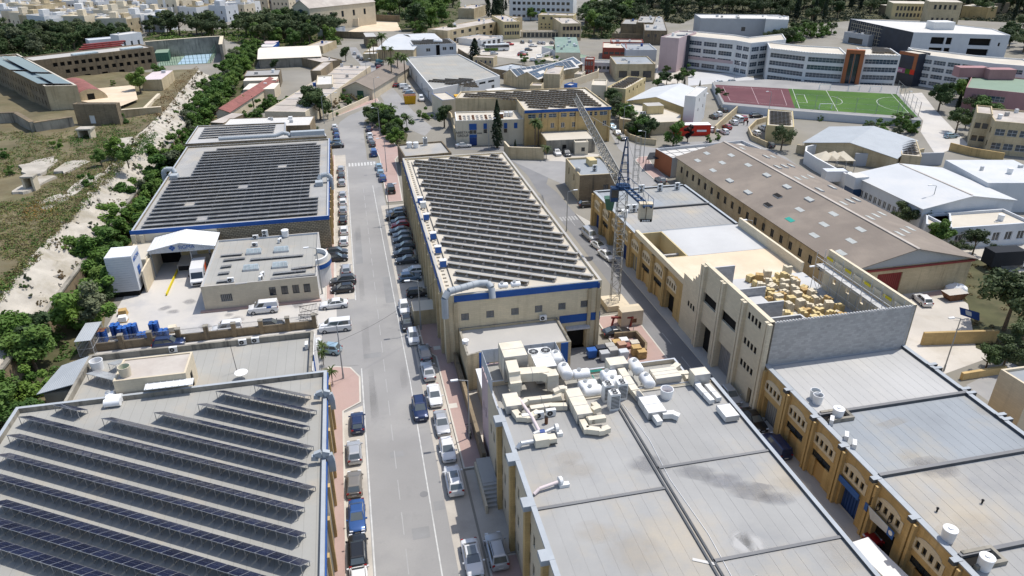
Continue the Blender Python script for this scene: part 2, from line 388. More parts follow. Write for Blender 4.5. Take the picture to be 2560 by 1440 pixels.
def win_mesh(kind,w,h):
 key=(kind,round(w,2),round(h,2))
 if key in WIN:return WIN[key]
 b=MB()
 fr,gl,nx,nz,t={'win':('white_paint','glass',2,1,.07),'grid':('white_paint','glass',3,2,.06),'strip':('white_cool','glass_blue',max(2,round(w/1.1)),2,.06),'dark':('dark_metal','glass',2,1,.06),'bars':('pole_grey','glass',6,1,.05),'plain':('dark_metal','void',1,1,.04),'blue':('blue_deep','glass',2,2,.08),'curtain':('dark_metal','glass_blue',4,8,.07),'void':('limestone_old','void',1,1,.0)}[kind]
 pn=MB();pn.poly([(0,.03,0),(w,.03,0),(w,.03,h),(0,.03,h)],gl);pn=pn.mesh('pane')
 if not t:WIN[key]=(pn,None);return WIN[key]
 if t:
  for i in range(nx+1):x=(w-t)*i/nx;b.box((x+t/2,0,0),(t,.06,h),fr)
  for i in range(nz+1):z=(h-t)*i/nz;b.box((w/2,.004,z),(w-.01,.06,t),fr)
 WIN[key]=(b.mesh('window'),pn);return WIN[key]
def put_open(o,t,loc,rz):
 k,w,h=o[4],o[1]-o[0],o[3]-o[2]
 if k in DOORS:return inst(door_mesh(k[1:]if k[0]=='d' and k!='dark' else k,w,h),'door',t,loc,rz)
 fm,pm=win_mesh(k,w,h);f=inst(fm,'window',t,loc,rz)
 if pm:c=bpy.data.objects.new('pane',pm);COL.objects.link(c);c.parent=f
 return f
def door_mesh(kind,w,h):
 key=('d'+kind,round(w,2),round(h,2))
 if key in WIN:return WIN[key]
 b=MB();m={'shut':'steel','blue':'blue_deep','grey':'pole_grey','ply':'ply','white':'white_paint','green':'green_metal','red':'red_metal','void':'void','cream':'cream_paint'}[kind]
 b.poly([(0,.05,0),(w,.05,0),(w,.05,h),(0,.05,h)],m)
 if kind in('shut','blue','grey','red','green'):
  n=max(3,int(w/.35))
  for i in range(n):b.box((w*(i+.5)/n,.02,0),(w/n*.55,.06,h),m)
 WIN[key]=b.mesh('door');return WIN[key]
DOORS={'shut','dblue','dgrey','ply','dwhite','dgreen','dred','dvoid','dcream'}
def wall_open(b,p,q,z0,z1,ops,m,root=None,depth=.18,wins=None):
 p=Vector((p[0],p[1],0));q=Vector((q[0],q[1],0));L=(q-p).length;d=(q-p)/L;inn=Vector((-d.y,d.x,0))
 ops=[o for o in ops if o[1]<=L+.01 and o[0]>=-.01]
 xs=sorted({0,L,*[o[0]for o in ops],*[o[1]for o in ops]});zs=sorted({z0,z1,*[o[2]for o in ops],*[o[3]for o in ops]})
 pt=lambda s,z,dp=0:p+d*s+inn*dp+Vector((0,0,z))
 for x0,x1 in zip(xs,xs[1:]):
  for y0,y1 in zip(zs,zs[1:]):
   cx,cy=(x0+x1)/2,(y0+y1)/2
   if any(o[0]<cx<o[1]and o[2]<cy<o[3]for o in ops):continue
   b.poly([pt(x0,y0),pt(x1,y0),pt(x1,y1),pt(x0,y1)],m)
 rz=math.atan2(d.y,d.x)
 for o in ops:
  dp=o[5]if len(o)>5 else depth
  c0=[pt(o[0],o[2]),pt(o[1],o[2]),pt(o[1],o[3]),pt(o[0],o[3])]
  c1=[pt(o[0],o[2],dp),pt(o[1],o[2],dp),pt(o[1],o[3],dp),pt(o[0],o[3],dp)]
  for i in range(4):j=(i+1)%4;b.poly([c0[i],c1[i],c1[j],c0[j]],m)
  if wins is not None:wins.append((o,pt(o[0],o[2],dp-.05),rz))
def row(n,s0,s1,w,z0,z1,kind='win',depth=None):
 r=[]
 for i in range(n):
  c=s0+(s1-s0)*(i+.5)/n
  r.append((c-w/2,c+w/2,z0,z1,kind)+((depth,)if depth else()))
 return r
def building(name,label,cat,poly,z,z0=0.,wall='limestone',roof='screed',par=(.5,.22),op=None,cap=None,group=None,join=False,wallmats=None):
 poly=[Vector(p[:2])for p in poly]
 c=sum(poly,Vector((0,0)))/len(poly)
 t=thing(name,label,cat,(c.x,c.y,z0),group);b=MB();wins=[]
 n=len(poly)
 for i in range(n):
  wall_open(b,poly[i],poly[(i+1)%n],z0,z,(op or{}).get(i,[]),(wallmats or{}).get(i,wall),t,wins=wins)
 ph,pt_=par
 if ph>0:
  ins=inset(poly,pt_)
  for i in range(n):
   j=(i+1)%n
   b.poly([(*poly[i],z),(*poly[j],z),(*ins[j],z),(*ins[i],z)],cap or wall)
   b.poly([(*ins[i],z),(*ins[j],z),(*ins[j],z-ph),(*ins[i],z-ph)],wall)
  MB().poly([(*p,z-ph)for p in ins],roof).build('roof',t)
 else:
  MB().poly([(*p,z)for p in poly],roof).build('roof',t)
 b.build('wall',t)
 if join and wins:
  jb=MB()
  for o,loc,rz in wins:add_win(jb,o,loc,rz)
  w=jb.build('window',t);w['kind']='stuff'
 else:
  for o,loc,rz in wins:put_open(o,t,loc,rz)
 return t
def add_win(jb,o,loc,rz):
 ca,sa=math.cos(rz),math.sin(rz);w,h=o[1]-o[0],o[3]-o[2]
 f=lambda x,y,z:(loc[0]+x*ca-y*sa,loc[1]+x*sa+y*ca,loc[2]+z)
 jb.poly([f(0,.03,0),f(w,.03,0),f(w,.03,h),f(0,.03,h)],'glass')
def gable(name,label,cat,poly,ze,zr,roof,wall,axis=0,over=.35,op=None,group=None,z0=0.,gablemat=None,thick=.12,ridge=.5):
 poly=[Vector(p[:2])for p in poly]
 if axis:poly=poly[1:]+poly[:1]
 c=sum(poly,Vector((0,0)))/4;t=thing(name,label,cat,(c.x,c.y,z0),group)
 b=MB();wins=[]
 for i in range(4):wall_open(b,poly[i],poly[(i+1)%4],z0,ze,(op or{}).get((i+axis)%4,[]),wall,t,wins=wins)
 p0,p1,p2,p3=poly;m1=p1.lerp(p2,ridge);m0=p0.lerp(p3,ridge)
 b.poly([(*p1,ze),(*p2,ze),(*m1,zr)],gablemat or wall);b.poly([(*p3,ze),(*p0,ze),(*m0,zr)],gablemat or wall)
 b.build('wall',t)
 d=(p1-p0).normalized()*over;e=(p3-p0).normalized()*over;sl=(zr-ze)/((m0-p0).length);sl2=(zr-ze)/((p3-m0).length)
 r=MB()
 for q0,q1,n0,n1,ee,s_ in((p0,p1,m0,m1,-e,sl),(p2,p3,m1,m0,e,sl2)):
  dd=d if q0 is p0 else-d
  lo=[Vector((*(q0+ee-dd),ze-s_*over)),Vector((*(q1+ee+dd),ze-s_*over)),Vector((*(n1+dd),zr)),Vector((*(n0-dd),zr))]
  r.hexa(lo,[v+Vector((0,0,thick))for v in lo],roof)
 ro=r.build('roof',t)
 for o,loc,rz in wins:put_open(o,t,loc,rz)
 return t,ro
def sheet(name,pts,z,m,label=None,th=None,kind='structure'):
 b=MB();pts=ccw([Vector(p[:2])for p in pts])
 if th:b.prism(pts,z-th,z,m)
 else:b.poly([(p[0],p[1],z)for p in pts],m)
 o=b.build(name);struct(o,kind,label);return o
def wallstrip(name,label,cat,pts,h,t,m,z0=0.,cap=None,group=None):
 th=thing(name,label,cat,(*Vector(pts[0][:2]),z0),group);b=MB();c=MB()
 for p,q in zip(pts,pts[1:]):
  p=Vector(p);q=Vector(q);zp=p.z if len(p)>2 else 0;d=(q-p);d.z=0;d.normalize();n=Vector((-d.y,d.x,0))*(t/2)
  b.hexa([(*(p-n).xy,z0),(*(q-n).xy,z0),(*(q+n).xy,z0),(*(p+n).xy,z0)],[(*(p-n).xy,z0+h),(*(q-n).xy,z0+h),(*(q+n).xy,z0+h),(*(p+n).xy,z0+h)],m)
  if cap:
   n2=n*1.25
   c.hexa([(*(p-n2).xy,z0+h),(*(q-n2).xy,z0+h),(*(q+n2).xy,z0+h),(*(p+n2).xy,z0+h)],[(*(p-n2).xy,z0+h+.08),(*(q-n2).xy,z0+h+.08),(*(q+n2).xy,z0+h+.08),(*(p+n2).xy,z0+h+.08)],cap)
 b.build('wall',th)
 if cap:c.build('coping',th)
 return th
# ================================================================== ground, roads, terrain
sheet('ground',[(-900,-60),(900,-60),(900,1500),(-900,1500)],0,'ground','dusty beige ground between the buildings')
Z3=lambda x,y,z=0.0:PZ(820,60,.17221,x,y,z)
Z5=lambda x,y,z=0.0:PZ(1500,200,.17221,x,y,z)
main_l=[A(-4.3,22),A(-4.3,138),A(-4.4,170),W(833,385),W(836,330),W(851,304),W(872,289),W(906,275),W(930,268),W(950,262)]
main_r=[A(6.6,22),A(6.6,76),A(6.0,88),A(5.0,137),A(4.6,168),W(918,400),W(909,330),W(911,300),W(928,283),W(960,275)]
sheet('main_road',main_l+main_r[::-1],.004,'asphalt','grey asphalt main street running away from the camera')
sheet('side_road',[W(877,129),W(870,118),W(890,118),W(911,146),W(939,163),W(958,196),W(980,217),W(1011,253),W(1035,280),W(1082,319),W(1062,340),W(1010,318),W(961,281),W(944,268),W(961,255),W(939,223),W(916,187),W(897,156),W(880,141)],.008,'asphalt','grey road running past the palms and the white factory')
st_l=[A(36.9,20),A(36.9,137),W(1345,480),W(1320,440),W(1290,410),W(1275,400)]
st_r=[A(40.6,20),A(40.6,137),W(1366,460),W(1372,440),W(1400,425),W(1402,403)]
sheet('side_street',st_l+st_r[::-1],.012,'asphalt_dark','dark asphalt lane along the yellow workshops')
sheet('junction_road',[W(1275,400),W(1402,403),W(1600,440),W(1640,480),W(1680,520),W(1620,560),W(1560,470),W(1560,420),W(1530,360),W(1515,300),W(1520,268),W(1555,300),W(1585,330),W(1640,365),W(1790,375),W(1860,340),W(1880,300),W(1880,275),W(1960,280),W(2000,288),W(1930,300),W(1885,330),W(1880,355),W(1900,385),W(1990,420),W(2080,480),W(2040,470),W(1860,400),W(1700,390),W(1690,410),W(1600,395),W(1480,385)][:6]+[],.016,'asphalt','grey asphalt junction behind the cream factory')
sheet('upper_road',[Z5(130,640),Z5(330,820),Z5(420,900),Z5(560,950),Z5(820,990),Z5(1200,900),Z5(1640,890),Z5(1830,800),Z5(1860,700),Z5(2000,570),Z5(2090,540),Z5(1990,400),Z5(2300,440),Z5(2555,520),Z5(2400,580),Z5(2180,690),Z5(2120,770),Z5(2160,850),Z5(2400,980),Z5(2700,1120),Z5(3200,1480),Z5(3000,1480),Z5(2300,1060),Z5(1500,960),Z5(930,1120),Z5(540,1130),Z5(510,1200),Z5(640,1330),Z5(860,1500),Z5(700,1560),Z5(420,1330),Z5(330,1050),Z5(270,1000),Z5(140,760)],.02,'asphalt','curving grey road below the sports pitch')
sheet('rear_street',[A(64,40),A(70,40),A(70,58),A(95,66),A(120,70),A(120,62),A(96,58),A(78,53),A(76,20),A(64,20)],.004,'asphalt','grey back street behind the workshops')
sheet('yard_ground',[A(62,59),A(110,70),A(110,130),A(92,130),A(92,84),A(62,84)],.006,'dust','dusty white yard in front of the brown shed')
sheet('lorry_yard',[P(6,2050,330),P(6,2600,330),P(6,2600,700),P(6,2250,620)],.010,'dust','pale gravel yard with the lorry')
sheet('parking_lane',[A(-4.3,22),A(-2.15,22),A(-2.15,70),A(-4.3,69)],.010,'concrete_lane','beige concrete parking lane below the solar roof')
sheet('parking_strip',[A(5.15,22),A(7.55,22),A(7.5,76),A(5.4,78),A(5.0,90),A(5.0,90.1)],.010,'concrete_lane','beige concrete parking strip along the pink pavement')
sheet('parking_bay',[A(4.3,90.2),A(8.4,90.2),A(8.4,137),A(3.9,137)],.010,'concrete_lane','beige parking bay against the cream factory')
sheet('verge_parking',[A(-5.2,97),A(-2.3,97),A(-2.5,175),A(-5.0,175)],.010,'concrete_lane','beige parking strip beside the blue-trimmed hall')
def pave(name,pts,m='pink_paving',label='',z=.13):
 pts=ccw([Vector(p[:2])for p in pts]);b=MB();b.prism(inset(pts,.18),.0,z,m);o=b.build(name);struct(o,'structure',label)
 k=MB();ins=inset(pts,.185)
 for i in range(len(pts)):
  j=(i+1)%len(pts)
  k.hexa([(*pts[i],0),(*pts[j],0),(*ins[j],0),(*ins[i],0)],[(*pts[i],z+.01),(*pts[j],z+.01),(*ins[j],z+.01),(*ins[i],z+.01)],'kerb')
 k.build('kerb',o)
 return o
pave('pavement',[A(-6.2,22),A(-4.3,22),A(-4.3,69.2),A(-2.3,70.6),A(-2.2,76),A(-3.3,78.4),A(-5,79),A(-6.2,79)],label='pink pavement along the solar-roof building')
pave('pavement',[A(7.6,56.5),A(10.3,56.5),A(9.9,77),A(8.8,89.5),A(6.0,89.5),A(6.2,80.5),A(7.5,78.5)],label='pink pavement beside the grey-roofed block')
pave('pavement',[A(7.7,44.6),A(11.2,44.6),A(11.2,20),A(7.7,20)],label='pink pavement in the shade of the near block')
pave('pavement',[A(-6.6,97.5),A(-5.2,97.5),A(-5.0,175),A(-7.2,175)],label='narrow pink pavement beside the blue-trimmed hall')
pave('pavement',[A(5.2,138.5),A(8.4,138.5),A(9.2,168),W(1005,380),W(960,330),W(922,300),W(925,330),W(938,372),W(948,395)],label='pink pavement below the palm island')
pave('pavement',[A(40.6,20),A(42.4,20),A(42.4,118),A(40.6,124)],'screed_grey','grey pavement along the yellow workshops')
pave('pavement',[Z5(510,1170),Z5(560,1120),Z5(690,1110),Z5(760,1230),Z5(980,1440),Z5(880,1500),Z5(760,1430),Z5(600,1290)],label='pink pavement corner by the black canopy')
pave('pavement',[W(813,302),W(846,290),W(905,268),W(948,254),W(930,215),W(922,205),W(950,245),W(895,263),W(835,292),W(826,302),W(824,340),W(815,340)][:3]+[W(948,254),W(943,246),W(890,264),W(838,285)],label='pink pavement along the curving boundary wall')
pave('pavement',[A(31,70),A(36.8,70),A(36.8,84),A(31,84)],label='pink forecourt beside the crane base')
sheet('driveway',[A(7.75,44.8),A(11,44.8),A(10.6,56.3),A(7.75,56.3)],.02,'concrete_lane','concrete driveway before the near block')
lm=[]
for nm,pts,w in(('edge_line',[A(-2.0,22),A(-2.0,72),A(-2.0,78)],.14),('edge_line',[A(-2.2,97),A(-2.3,165)],.14),('lane_line',[A(3.6,22),A(3.75,74),A(3.2,120),A(2.9,150)],.12)):
 b=MB()
 for p,q in zip(pts,pts[1:]):
  d=(q-p).normalized();n=Vector((-d.y,d.x,0))*w/2
  b.poly([(*(p-n).xy,.014),(*(p+n).xy,.014),(*(q+n).xy,.014),(*(q-n).xy,.014)][::-1],'paint_white')
 struct(b.build(nm),'structure','worn white line along the main street')
for c in(0.85,):
 for i in range(30):
  b0=26+i*4.6
  if b0>150:continue
  b=MB();b.poly([(*A(c-.05,b0).xy,.0142),(*A(c+.05,b0).xy,.0142),(*A(c+.05,b0+2.9).xy,.0142),(*A(c-.05,b0+2.9).xy,.0142)],'paint_line')
  struct(b.build('centre_dash'),'structure','faded centre dash on the main street')
for i in range(9):
 a0=-1.9+i*.72;b=MB();b.poly([(*A(a0,165).xy,.0146),(*A(a0+.4,165).xy,.0146),(*A(a0+.4,167.6).xy,.0146),(*A(a0,167.6).xy,.0146)],'paint_white')
 struct(b.build('crossing_bar'),'structure','bar of the zebra crossing')
for i in range(12):
 b0=50+i*6.2;b=MB();b.poly([(*A(38.72,b0).xy,.018),(*A(38.84,b0).xy,.018),(*A(38.84,b0+3).xy,.018),(*A(38.72,b0+3).xy,.018)],'paint_line')
 struct(b.build('lane_dash'),'structure','faded dash on the workshop lane')
for i in range(6):
 a0=36.98+i*.6;b=MB();b.poly([(*A(a0,121).xy,.0182),(*A(a0+.32,121).xy,.0182),(*A(a0+.32,123).xy,.0182),(*A(a0,123).xy,.0182)],'paint_line')
 struct(b.build('crossing_bar'),'structure','worn crossing bar on the workshop lane')
def disc(name,c,r,z,m):
 b=MB();b.poly([(c.x+r*math.cos(i*.3927),c.y+r*math.sin(i*.3927),z)for i in range(16)],m);return struct(b.build(name),'structure')
for i,(a0,a1,b0,b1)in enumerate(((1.6,3.2,48.2,49.6),(-1.6,.6,80.2,81.4),(2.2,3.4,95,104),(-1.8,-.6,110,124),(.4,1.8,60,60.9),(4.0,5.0,51.4,52.6))):b=MB();b.poly([(*A(x,y).xy,.0128)for x,y in((a0,b0),(a1,b0),(a1,b1),(a0,b1))],'road_patch');struct(b.build('road_patch'),'structure','repair patch in the asphalt')
disc('manhole_cover',P(8,625,820),.42,.0152,'asphalt_dark')
for u,v in((1600,470),(1810,1210)):
 c=PZ(780,780,.1953,u,v);b=MB();b.box((c.x,c.y,.1318),(.9,.9,.004),'kerb',TH);struct(b.build('manhole_cover'),'structure')
PLZ,DZ=6.0,3.0
la=[W(-330,1120,PLZ),W(-150,895,PLZ),W(0,725,PLZ),W(111,608,PLZ),W(201,507,PLZ),W(272,415,PLZ),W(330,350,PLZ),W(403,285,PLZ),W(497,175,PLZ)]
lb=[W(-330,1400,DZ),W(-150,1130,DZ),W(0,930,DZ),W(111,786,DZ),W(200,668,DZ),W(300,535,DZ),W(380,425,DZ),W(463,312,DZ),W(544,195,DZ)]
def resamp(pts,n):
 L=[0]
 for p,q in zip(pts,pts[1:]):L.append(L[-1]+(q-p).length)
 out=[];k=0
 for i in range(n):
  s=L[-1]*i/(n-1)
  while k<len(pts)-2 and s>L[k+1]:k+=1
  out.append(pts[k].lerp(pts[k+1],(s-L[k])/(L[k+1]-L[k])))
 return out
NT=150
ra,rb=resamp(la,NT),resamp(lb,NT)
b=MB();NL=60
def plat_h(p):return PLZ+.55*noise.noise(p*.09)+.28*noise.noise(p*.35)
rings=[]
for i in range(NT):
 base=ra[i];r=[]
 for j in range(NL):
  s=(j/(NL-1))**1.35*190;p=base+Vector((-.985,-.17,0))*s
  p.z=plat_h(p)if j else PLZ+.3*noise.noise(base*.3);r.append(p)
 rings.append(r)
b.loft(rings[::-1],'earth',close=False)
struct(b.build('plateau_terrain',smooth=True),'structure','weedy earth plateau of the old fortification')
b=MB();rings=[]
for i in range(NT):
 r=[]
 for j in range(13):
  t=j/12;p=ra[i].lerp(rb[i],t);p.z+=(.7*noise.noise(p*.35)+.45*noise.noise(p*1.1))*(1 if 0<j<12 else .3);r.append(p)
 rings.append(r)
b.loft(rings,'rock',close=False)
struct(b.build('rock_slope',smooth=True),'structure','bare white limestone slope above the ditch')
rw=thing('retaining_wall','old yellow stone retaining wall below the white rock slope','wall',(rb[0].x,rb[0].y,0));b=MB()
for i in range(NT-1):
 p,q=rb[i],rb[i+1];o=Vector((.25,-.02,0));up=Vector((0,0,.3))
 b.hexa([(p.x-.5,p.y,0),(p.x+.45,p.y,0),(q.x+.45,q.y,0),(q.x-.5,q.y,0)],[(p.x-.5,p.y,DZ+.1),(p.x+.2,p.y,DZ+.1),(q.x+.2,q.y,DZ+.1),(q.x-.5,q.y,DZ+.1)],'limestone_old')
b.build('wall',rw)
b=MB()
for i in range(0,NT-4,4):b.bar(rb[i]+Vector((.05,0,.22)),rb[i+4]+Vector((.05,0,.22)),.6,'limestone_black',.28)
b.build('coping',rw)
sheet('ditch_floor',[p+Vector((.4,0,0))for p in rb]+[W(560,330),W(430,420),A(-37.5,190),A(-37.5,100),A(-33,78),A(-38,60),A(-38,20)],.03,'earth','overgrown floor of the ditch')
# ================================================================== helpers for roofs and equipment
def gbox(b,a0,a1,b0,b1,z0,z1,m,mt=None):return b.prism([A(a0,b0),A(a1,b0),A(a1,b1),A(a0,b1)],z0,z1,m,mt)
def felt(parent,a0,a1,b0,b1,z,m,w=1.02,gap=.022):
 n=max(1,round((a1-a0)/w));w=(a1-a0)/n
 for i in range(n):
  s=R.uniform(.006,.011);b=MB();gbox(b,a0+i*w+gap/2,a0+(i+1)*w-gap/2,b0,b1,z,z+s,m);b.build('roofing_sheet',parent)
def kerb(parent,pts,w,h,z,m='felt_edge',name='roof_upstand',mt='felt_flash'):
 b=MB()
 for p,q in zip(pts,pts[1:]):
  p=A(*p);q=A(*q);d=(q-p).normalized();n=Vector((-d.y,d.x,0))*w/2;p-=d*w/2;q+=d*w/2
  b.hexa([(*(x).xy,z)for x in(p-n,q-n,q+n,p+n)],[(*(x).xy,z+h)for x in(p-n,q-n,q+n,p+n)],m,mt)
 b.build(name,parent)
PAN={}
def panel_mesh(w,dep,hi,lo,pm='panel'):
 k=(round(w,3),dep,hi,lo,pm)
 if k not in PAN:
  b=MB();g=.012;t=.04
  b.hexa([(g,0,hi-t),(w-g,0,hi-t),(w-g,dep,lo-t),(g,dep,lo-t)],[(g,0,hi),(w-g,0,hi),(w-g,dep,lo),(g,dep,lo)],'panel_frame','panel_frame')
  f=.03;s=(lo-hi)/dep;z=lambda y:hi+s*y+.004
  for y0,y1 in((f,dep/2-.006),(dep/2+.006,dep-f)):
   b.poly([(f,y0,z(y0)),(w-f,y0,z(y0)),(w-f,y1,z(y1)),(f,y1,z(y1))],pm)
  b.poly([(f,dep-f,z(dep-f)-t-.008),(w-f,dep-f,z(dep-f)-t-.008),(w-f,f,z(f)-t-.008),(f,f,z(f)-t-.008)],'panel_back_and_shade')
  PAN[k]=b.mesh('panel')
 return PAN[k]
POST={}
def post_mesh(h):
 if h not in POST:POST[h]=MB().box((0,0,0),(.045,.045,h),'steel').mesh('post')
 return POST[h]
def solar_row(label,p0,p1,zd,hi,lo,dep,pw,group,every=1,blocks=False,skip=(),pm='panel_sky_sheen'):
 p0=Vector((*p0[:2],zd));p1=Vector((*p1[:2],zd));L=(p1-p0).length
 if L<pw*1.5:return None
 n=int(L/pw);d=(p1-p0)/L;rz=math.atan2(d.y,d.x);no=Vector((-d.y,d.x,0))
 t=thing('solar_panel_row',label,'solar panels',p0,group)
 me=panel_mesh(pw,dep,hi,lo,pm)
 for i in range(n):
  if i in skip:continue
  inst(me,'panel',t,p0+d*(i*pw),rz)
 rl=MB()
 for y,h in((.1,hi-.1),(dep-.1,lo-.02)):
  rl.bar(p0+no*y+Vector((0,0,h)),p0+d*(n*pw)+no*y+Vector((0,0,h)),.05,'galv')
 rl.build('rail',t)
 if blocks:
  shd_=MB();shd_.bar(p0+no*.34+Vector((0,0,hi*.47)),p0+d*(n*pw)+no*.34+Vector((0,0,hi*.36)),.02,'panel_back_and_shade',hi*.4);shd_.build('under_row_shade',t)  # thin brown sheet added to darken the space under the row as shade
  bl=MB()
  for i in range(0,n+1):
   q=p0+d*min(i*pw,n*pw-.2);bl.box(q+no*.25,(.38,.5,.24),'roof_old',rz);bl.box(q+no*(dep-.2),(.38,.4,.14),'screed',rz)
  bl.build('ballast_block',t)['kind']='stuff'
  br=MB()
  for i in range(0,n+1):
   q=p0+d*min(i*pw+.05,n*pw-.1)
   br.bar(q+no*.1+Vector((0,0,.25)),q+no*.1+Vector((0,0,hi-.06)),.05,'galv');br.bar(q+no*.1+Vector((0,0,.3)),q+no*(dep-.15)+Vector((0,0,lo-.08)),.045,'galv')
  br.build('bracket',t)['kind']='stuff'
 else:
  for i in range(0,n+1,every):
   q=p0+d*min(i*pw+.03,n*pw-.05)
   inst(post_mesh(round(hi-.12,2)),'post',t,q+no*.1,rz);inst(post_mesh(round(lo-.05,2)),'post',t,q+no*(dep-.1),rz)
  br=MB()
  for i in range(0,n+1,every):
   q=p0+d*min(i*pw+.03,n*pw-.05)
   br.bar(q+no*.14+Vector((0,0,.12)),q+no*(dep*.75)+Vector((0,0,lo+(hi-lo)*.25-.06)),.018,'dark_metal')
  br.build('brace',t)['kind']='stuff'
 return t
def ring(c,r,n=12,z=0):return[(c[0]+r*math.cos(6.2832*i/n),c[1]+r*math.sin(6.2832*i/n),c[2]+z)for i in range(n)]
_b=MB();_b.box((0,0,.05),(.9,.36,.66),'ac_white');_b.box((-.3,0,0),(.08,.4,.05),'dark_metal');_b.box((.3,0,0),(.08,.4,.05),'dark_metal');AC1=_b.mesh('body')
_b=MB();_b.cyl((-.12,-.18,.39),(-.12,-.2,.39),.27,.27,'dark_metal',14);_b.cyl((-.12,-.2,.39),(-.12,-.205,.39),.1,.1,'pole_grey',8);ACF=_b.mesh('fan')
_b=MB();_b.box((0,0,.06),(.92,.36,1.3),'ac_white');_b.box((0,0,0),(.8,.3,.06),'dark_metal');AC2=_b.mesh('body')
_b=MB();_b.box((0,0,0),(.95,.8,1.85),'ac_white');_b.box((0,-.405,.25),(.8,.012,1.35),'dark_metal');_b.box((.48,0,.2),(.012,.66,1.4),'dark_metal')
for i in range(9):_b.box((.486,0,.24+i*.15),(.012,.7,.05),'ac_white')
for i in range(9):_b.box((0,-.412,.27+i*.15),(.84,.012,.05),'ac_white')
VRF=_b.mesh('body')
_b=MB();_b.cyl((0,0,0),(0,0,.05),.3,.3,'ac_white',14);_b.cyl((0,0,.05),(0,0,.056),.26,.26,'dark_metal',14);_b.cyl((0,0,.056),(0,0,.07),.1,.1,'pole_grey',8)
for i in range(4):_b.bar((.26*math.cos(i*.785),.26*math.sin(i*.785),.066),(-.26*math.cos(i*.785),-.26*math.sin(i*.785),.066),.015,'pole_grey')
FANT=_b.mesh('fan')
def ac(label,loc,rz=TH,kind=1,group=None):
 t=thing('air_conditioner',label,'air conditioner',loc,group)
 if kind==1:inst(AC1,'casing',t,loc,rz);inst(ACF,'fan',t,loc,rz)
 elif kind==2:
  inst(AC2,'casing',t,loc,rz);inst(ACF,'fan',t,Vector(loc),rz);inst(ACF,'fan',t,Vector(loc)+Vector((0,0,.62)),rz)
 else:
  inst(VRF,'casing',t,loc,rz)
  for y in(-.19,.2):
   f=inst(FANT,'fan',t,Vector(loc)+Vector((-y*math.sin(rz),y*math.cos(rz),1.85)),rz)
 return t
def barrel_tank(label,loc,r=.55,h=1.15,m='tank_white',lid=True,inner='void',group=None):
 t=thing('water_tank',label,'water tank',loc,group);x,y,z=loc;b=MB();n=20
 if lid:
  b.loft([ring((x,y,z),r*.88,n),ring((x,y,z+h*.9),r,n),ring((x,y,z+h),r*1.03,n),ring((x,y,z+h*1.04),r*.9,n)],m);b.build('tank',t,True)
  c=MB();c.cyl((x,y,z+h*1.04),(x,y,z+h*1.12),r*.4,r*.36,m,12);c.build('lid',t,True)
 else:
  b.loft([ring((x,y,z),r*.86,n),ring((x,y,z+h),r,n),ring((x,y,z+h),r*.9,n),ring((x,y,z+h*.35),r*.85,n)],m,caps=False);b.build('tank',t,True)
  c=MB();c.poly(ring((x,y,z+h*.36),r*.852,n),inner);c.build('inside',t)
 return t
def lying_tank(label,p,q,r,group=None):
 p=Vector(p);q=Vector(q);c=(p+q)/2;t=thing('water_tank',label,'water tank',(c.x,c.y,p.z-r-.15),group);b=MB();b.capsule(p,q,r,'tank_white',18);b.build('tank',t,True)
 h=MB()
 for k in(.38,):e=p.lerp(q,k);h.cyl(e+Vector((0,0,r-.03)),e+Vector((0,0,r+.12)),.22,.22,'duct_white',12,mt='pole_grey');h.cyl(e+Vector((0,0,r+.12)),e+Vector((0,0,r+.16)),.12,.1,'pole_grey',8)
 h.build('manhole',t)
 d=(q-p).normalized();n=Vector((-d.y,d.x,0));s=MB()
 for k in(.25,.75):
  e=p.lerp(q,k)
  for g in(-.6,.6):s.bar(e+n*(r*g)+Vector((0,0,-r-.15)),e+n*(r*g)+Vector((0,0,-r*.7)),.08,'pole_grey')
 s.build('stand',t);return t
def text(parent,s,loc,size,m,rz,tilt=rad(90),name='lettering',ext=.01):
 c=bpy.data.curves.new(name,'FONT');c.body=s;c.size=size;c.extrude=ext;c.align_x='CENTER';c.align_y='CENTER'
 tmp=bpy.data.objects.new(name+'_tmp',c);me=bpy.data.meshes.new_from_object(tmp);bpy.data.objects.remove(tmp);me.materials.clear();me.materials.append(MATS[m])
 o=bpy.data.objects.new(name,me);COL.objects.link(o)
 if parent:o.parent=parent;o.location=Vector(loc)-WL[parent]
 else:o.location=loc
 o.rotation_euler=(tilt,0,rz);return o
# ================================================================== near left building with the large solar roof
NL_=building('factory_building','low grey-roofed building carrying long navy solar rows','building',rect(-35.8,-5.4,16,67.6),7.0,wall='limestone_black',roof='felt_old',par=(.55,.35),op={1:row(12,2,50,1.6,3.4,4.4,'dark')},cap='felt_flash')
b=MB();gbox(b,-5.39,-5.31,16,67.5,6.15,6.75,'blue_paint');b.build('fascia',NL_)
for i in range(13):b=MB();gbox(b,-5.39,-5.14,18+i*4,18.5+i*4,0,6.1,'limestone_ochre');b.build('pilaster',NL_)
for i,bb in enumerate((62.6,53.0)):
 t=thing('vent_duct',('upper' if i==0 else 'lower')+' galvanised vent duct hooked over the solar-roof parapet','duct',A(-5.3,bb,5));b=MB()
 pts=[A(-6.4,bb,6.9),A(-6.3,bb,7.35),A(-5.7,bb,7.55),A(-5.1,bb,7.3),A(-4.95,bb,6.6),A(-4.95,bb,5.4)]
 for p,q in zip(pts,pts[1:]):b.bar(p,q,.62,'duct_grey',.42,up=A(0,1))
 b.build('duct',t)
rows=[((375,165),(605,207)),((1890,5),(2315,100)),((1590,60),(2310,205)),((1455,155),(2300,335)),((1140,212),(2295,480)),((745,258),(2285,625)),((125,245),(2290,785)),((45,378),(2280,965)),((-20,515),(2270,1155)),((-150,655),(2305,1375))]
RD=rad(-18.0);rdir=Vector((math.cos(RD),math.sin(RD),0));rno=Vector((math.sin(rad(18)),math.cos(rad(18)),0))
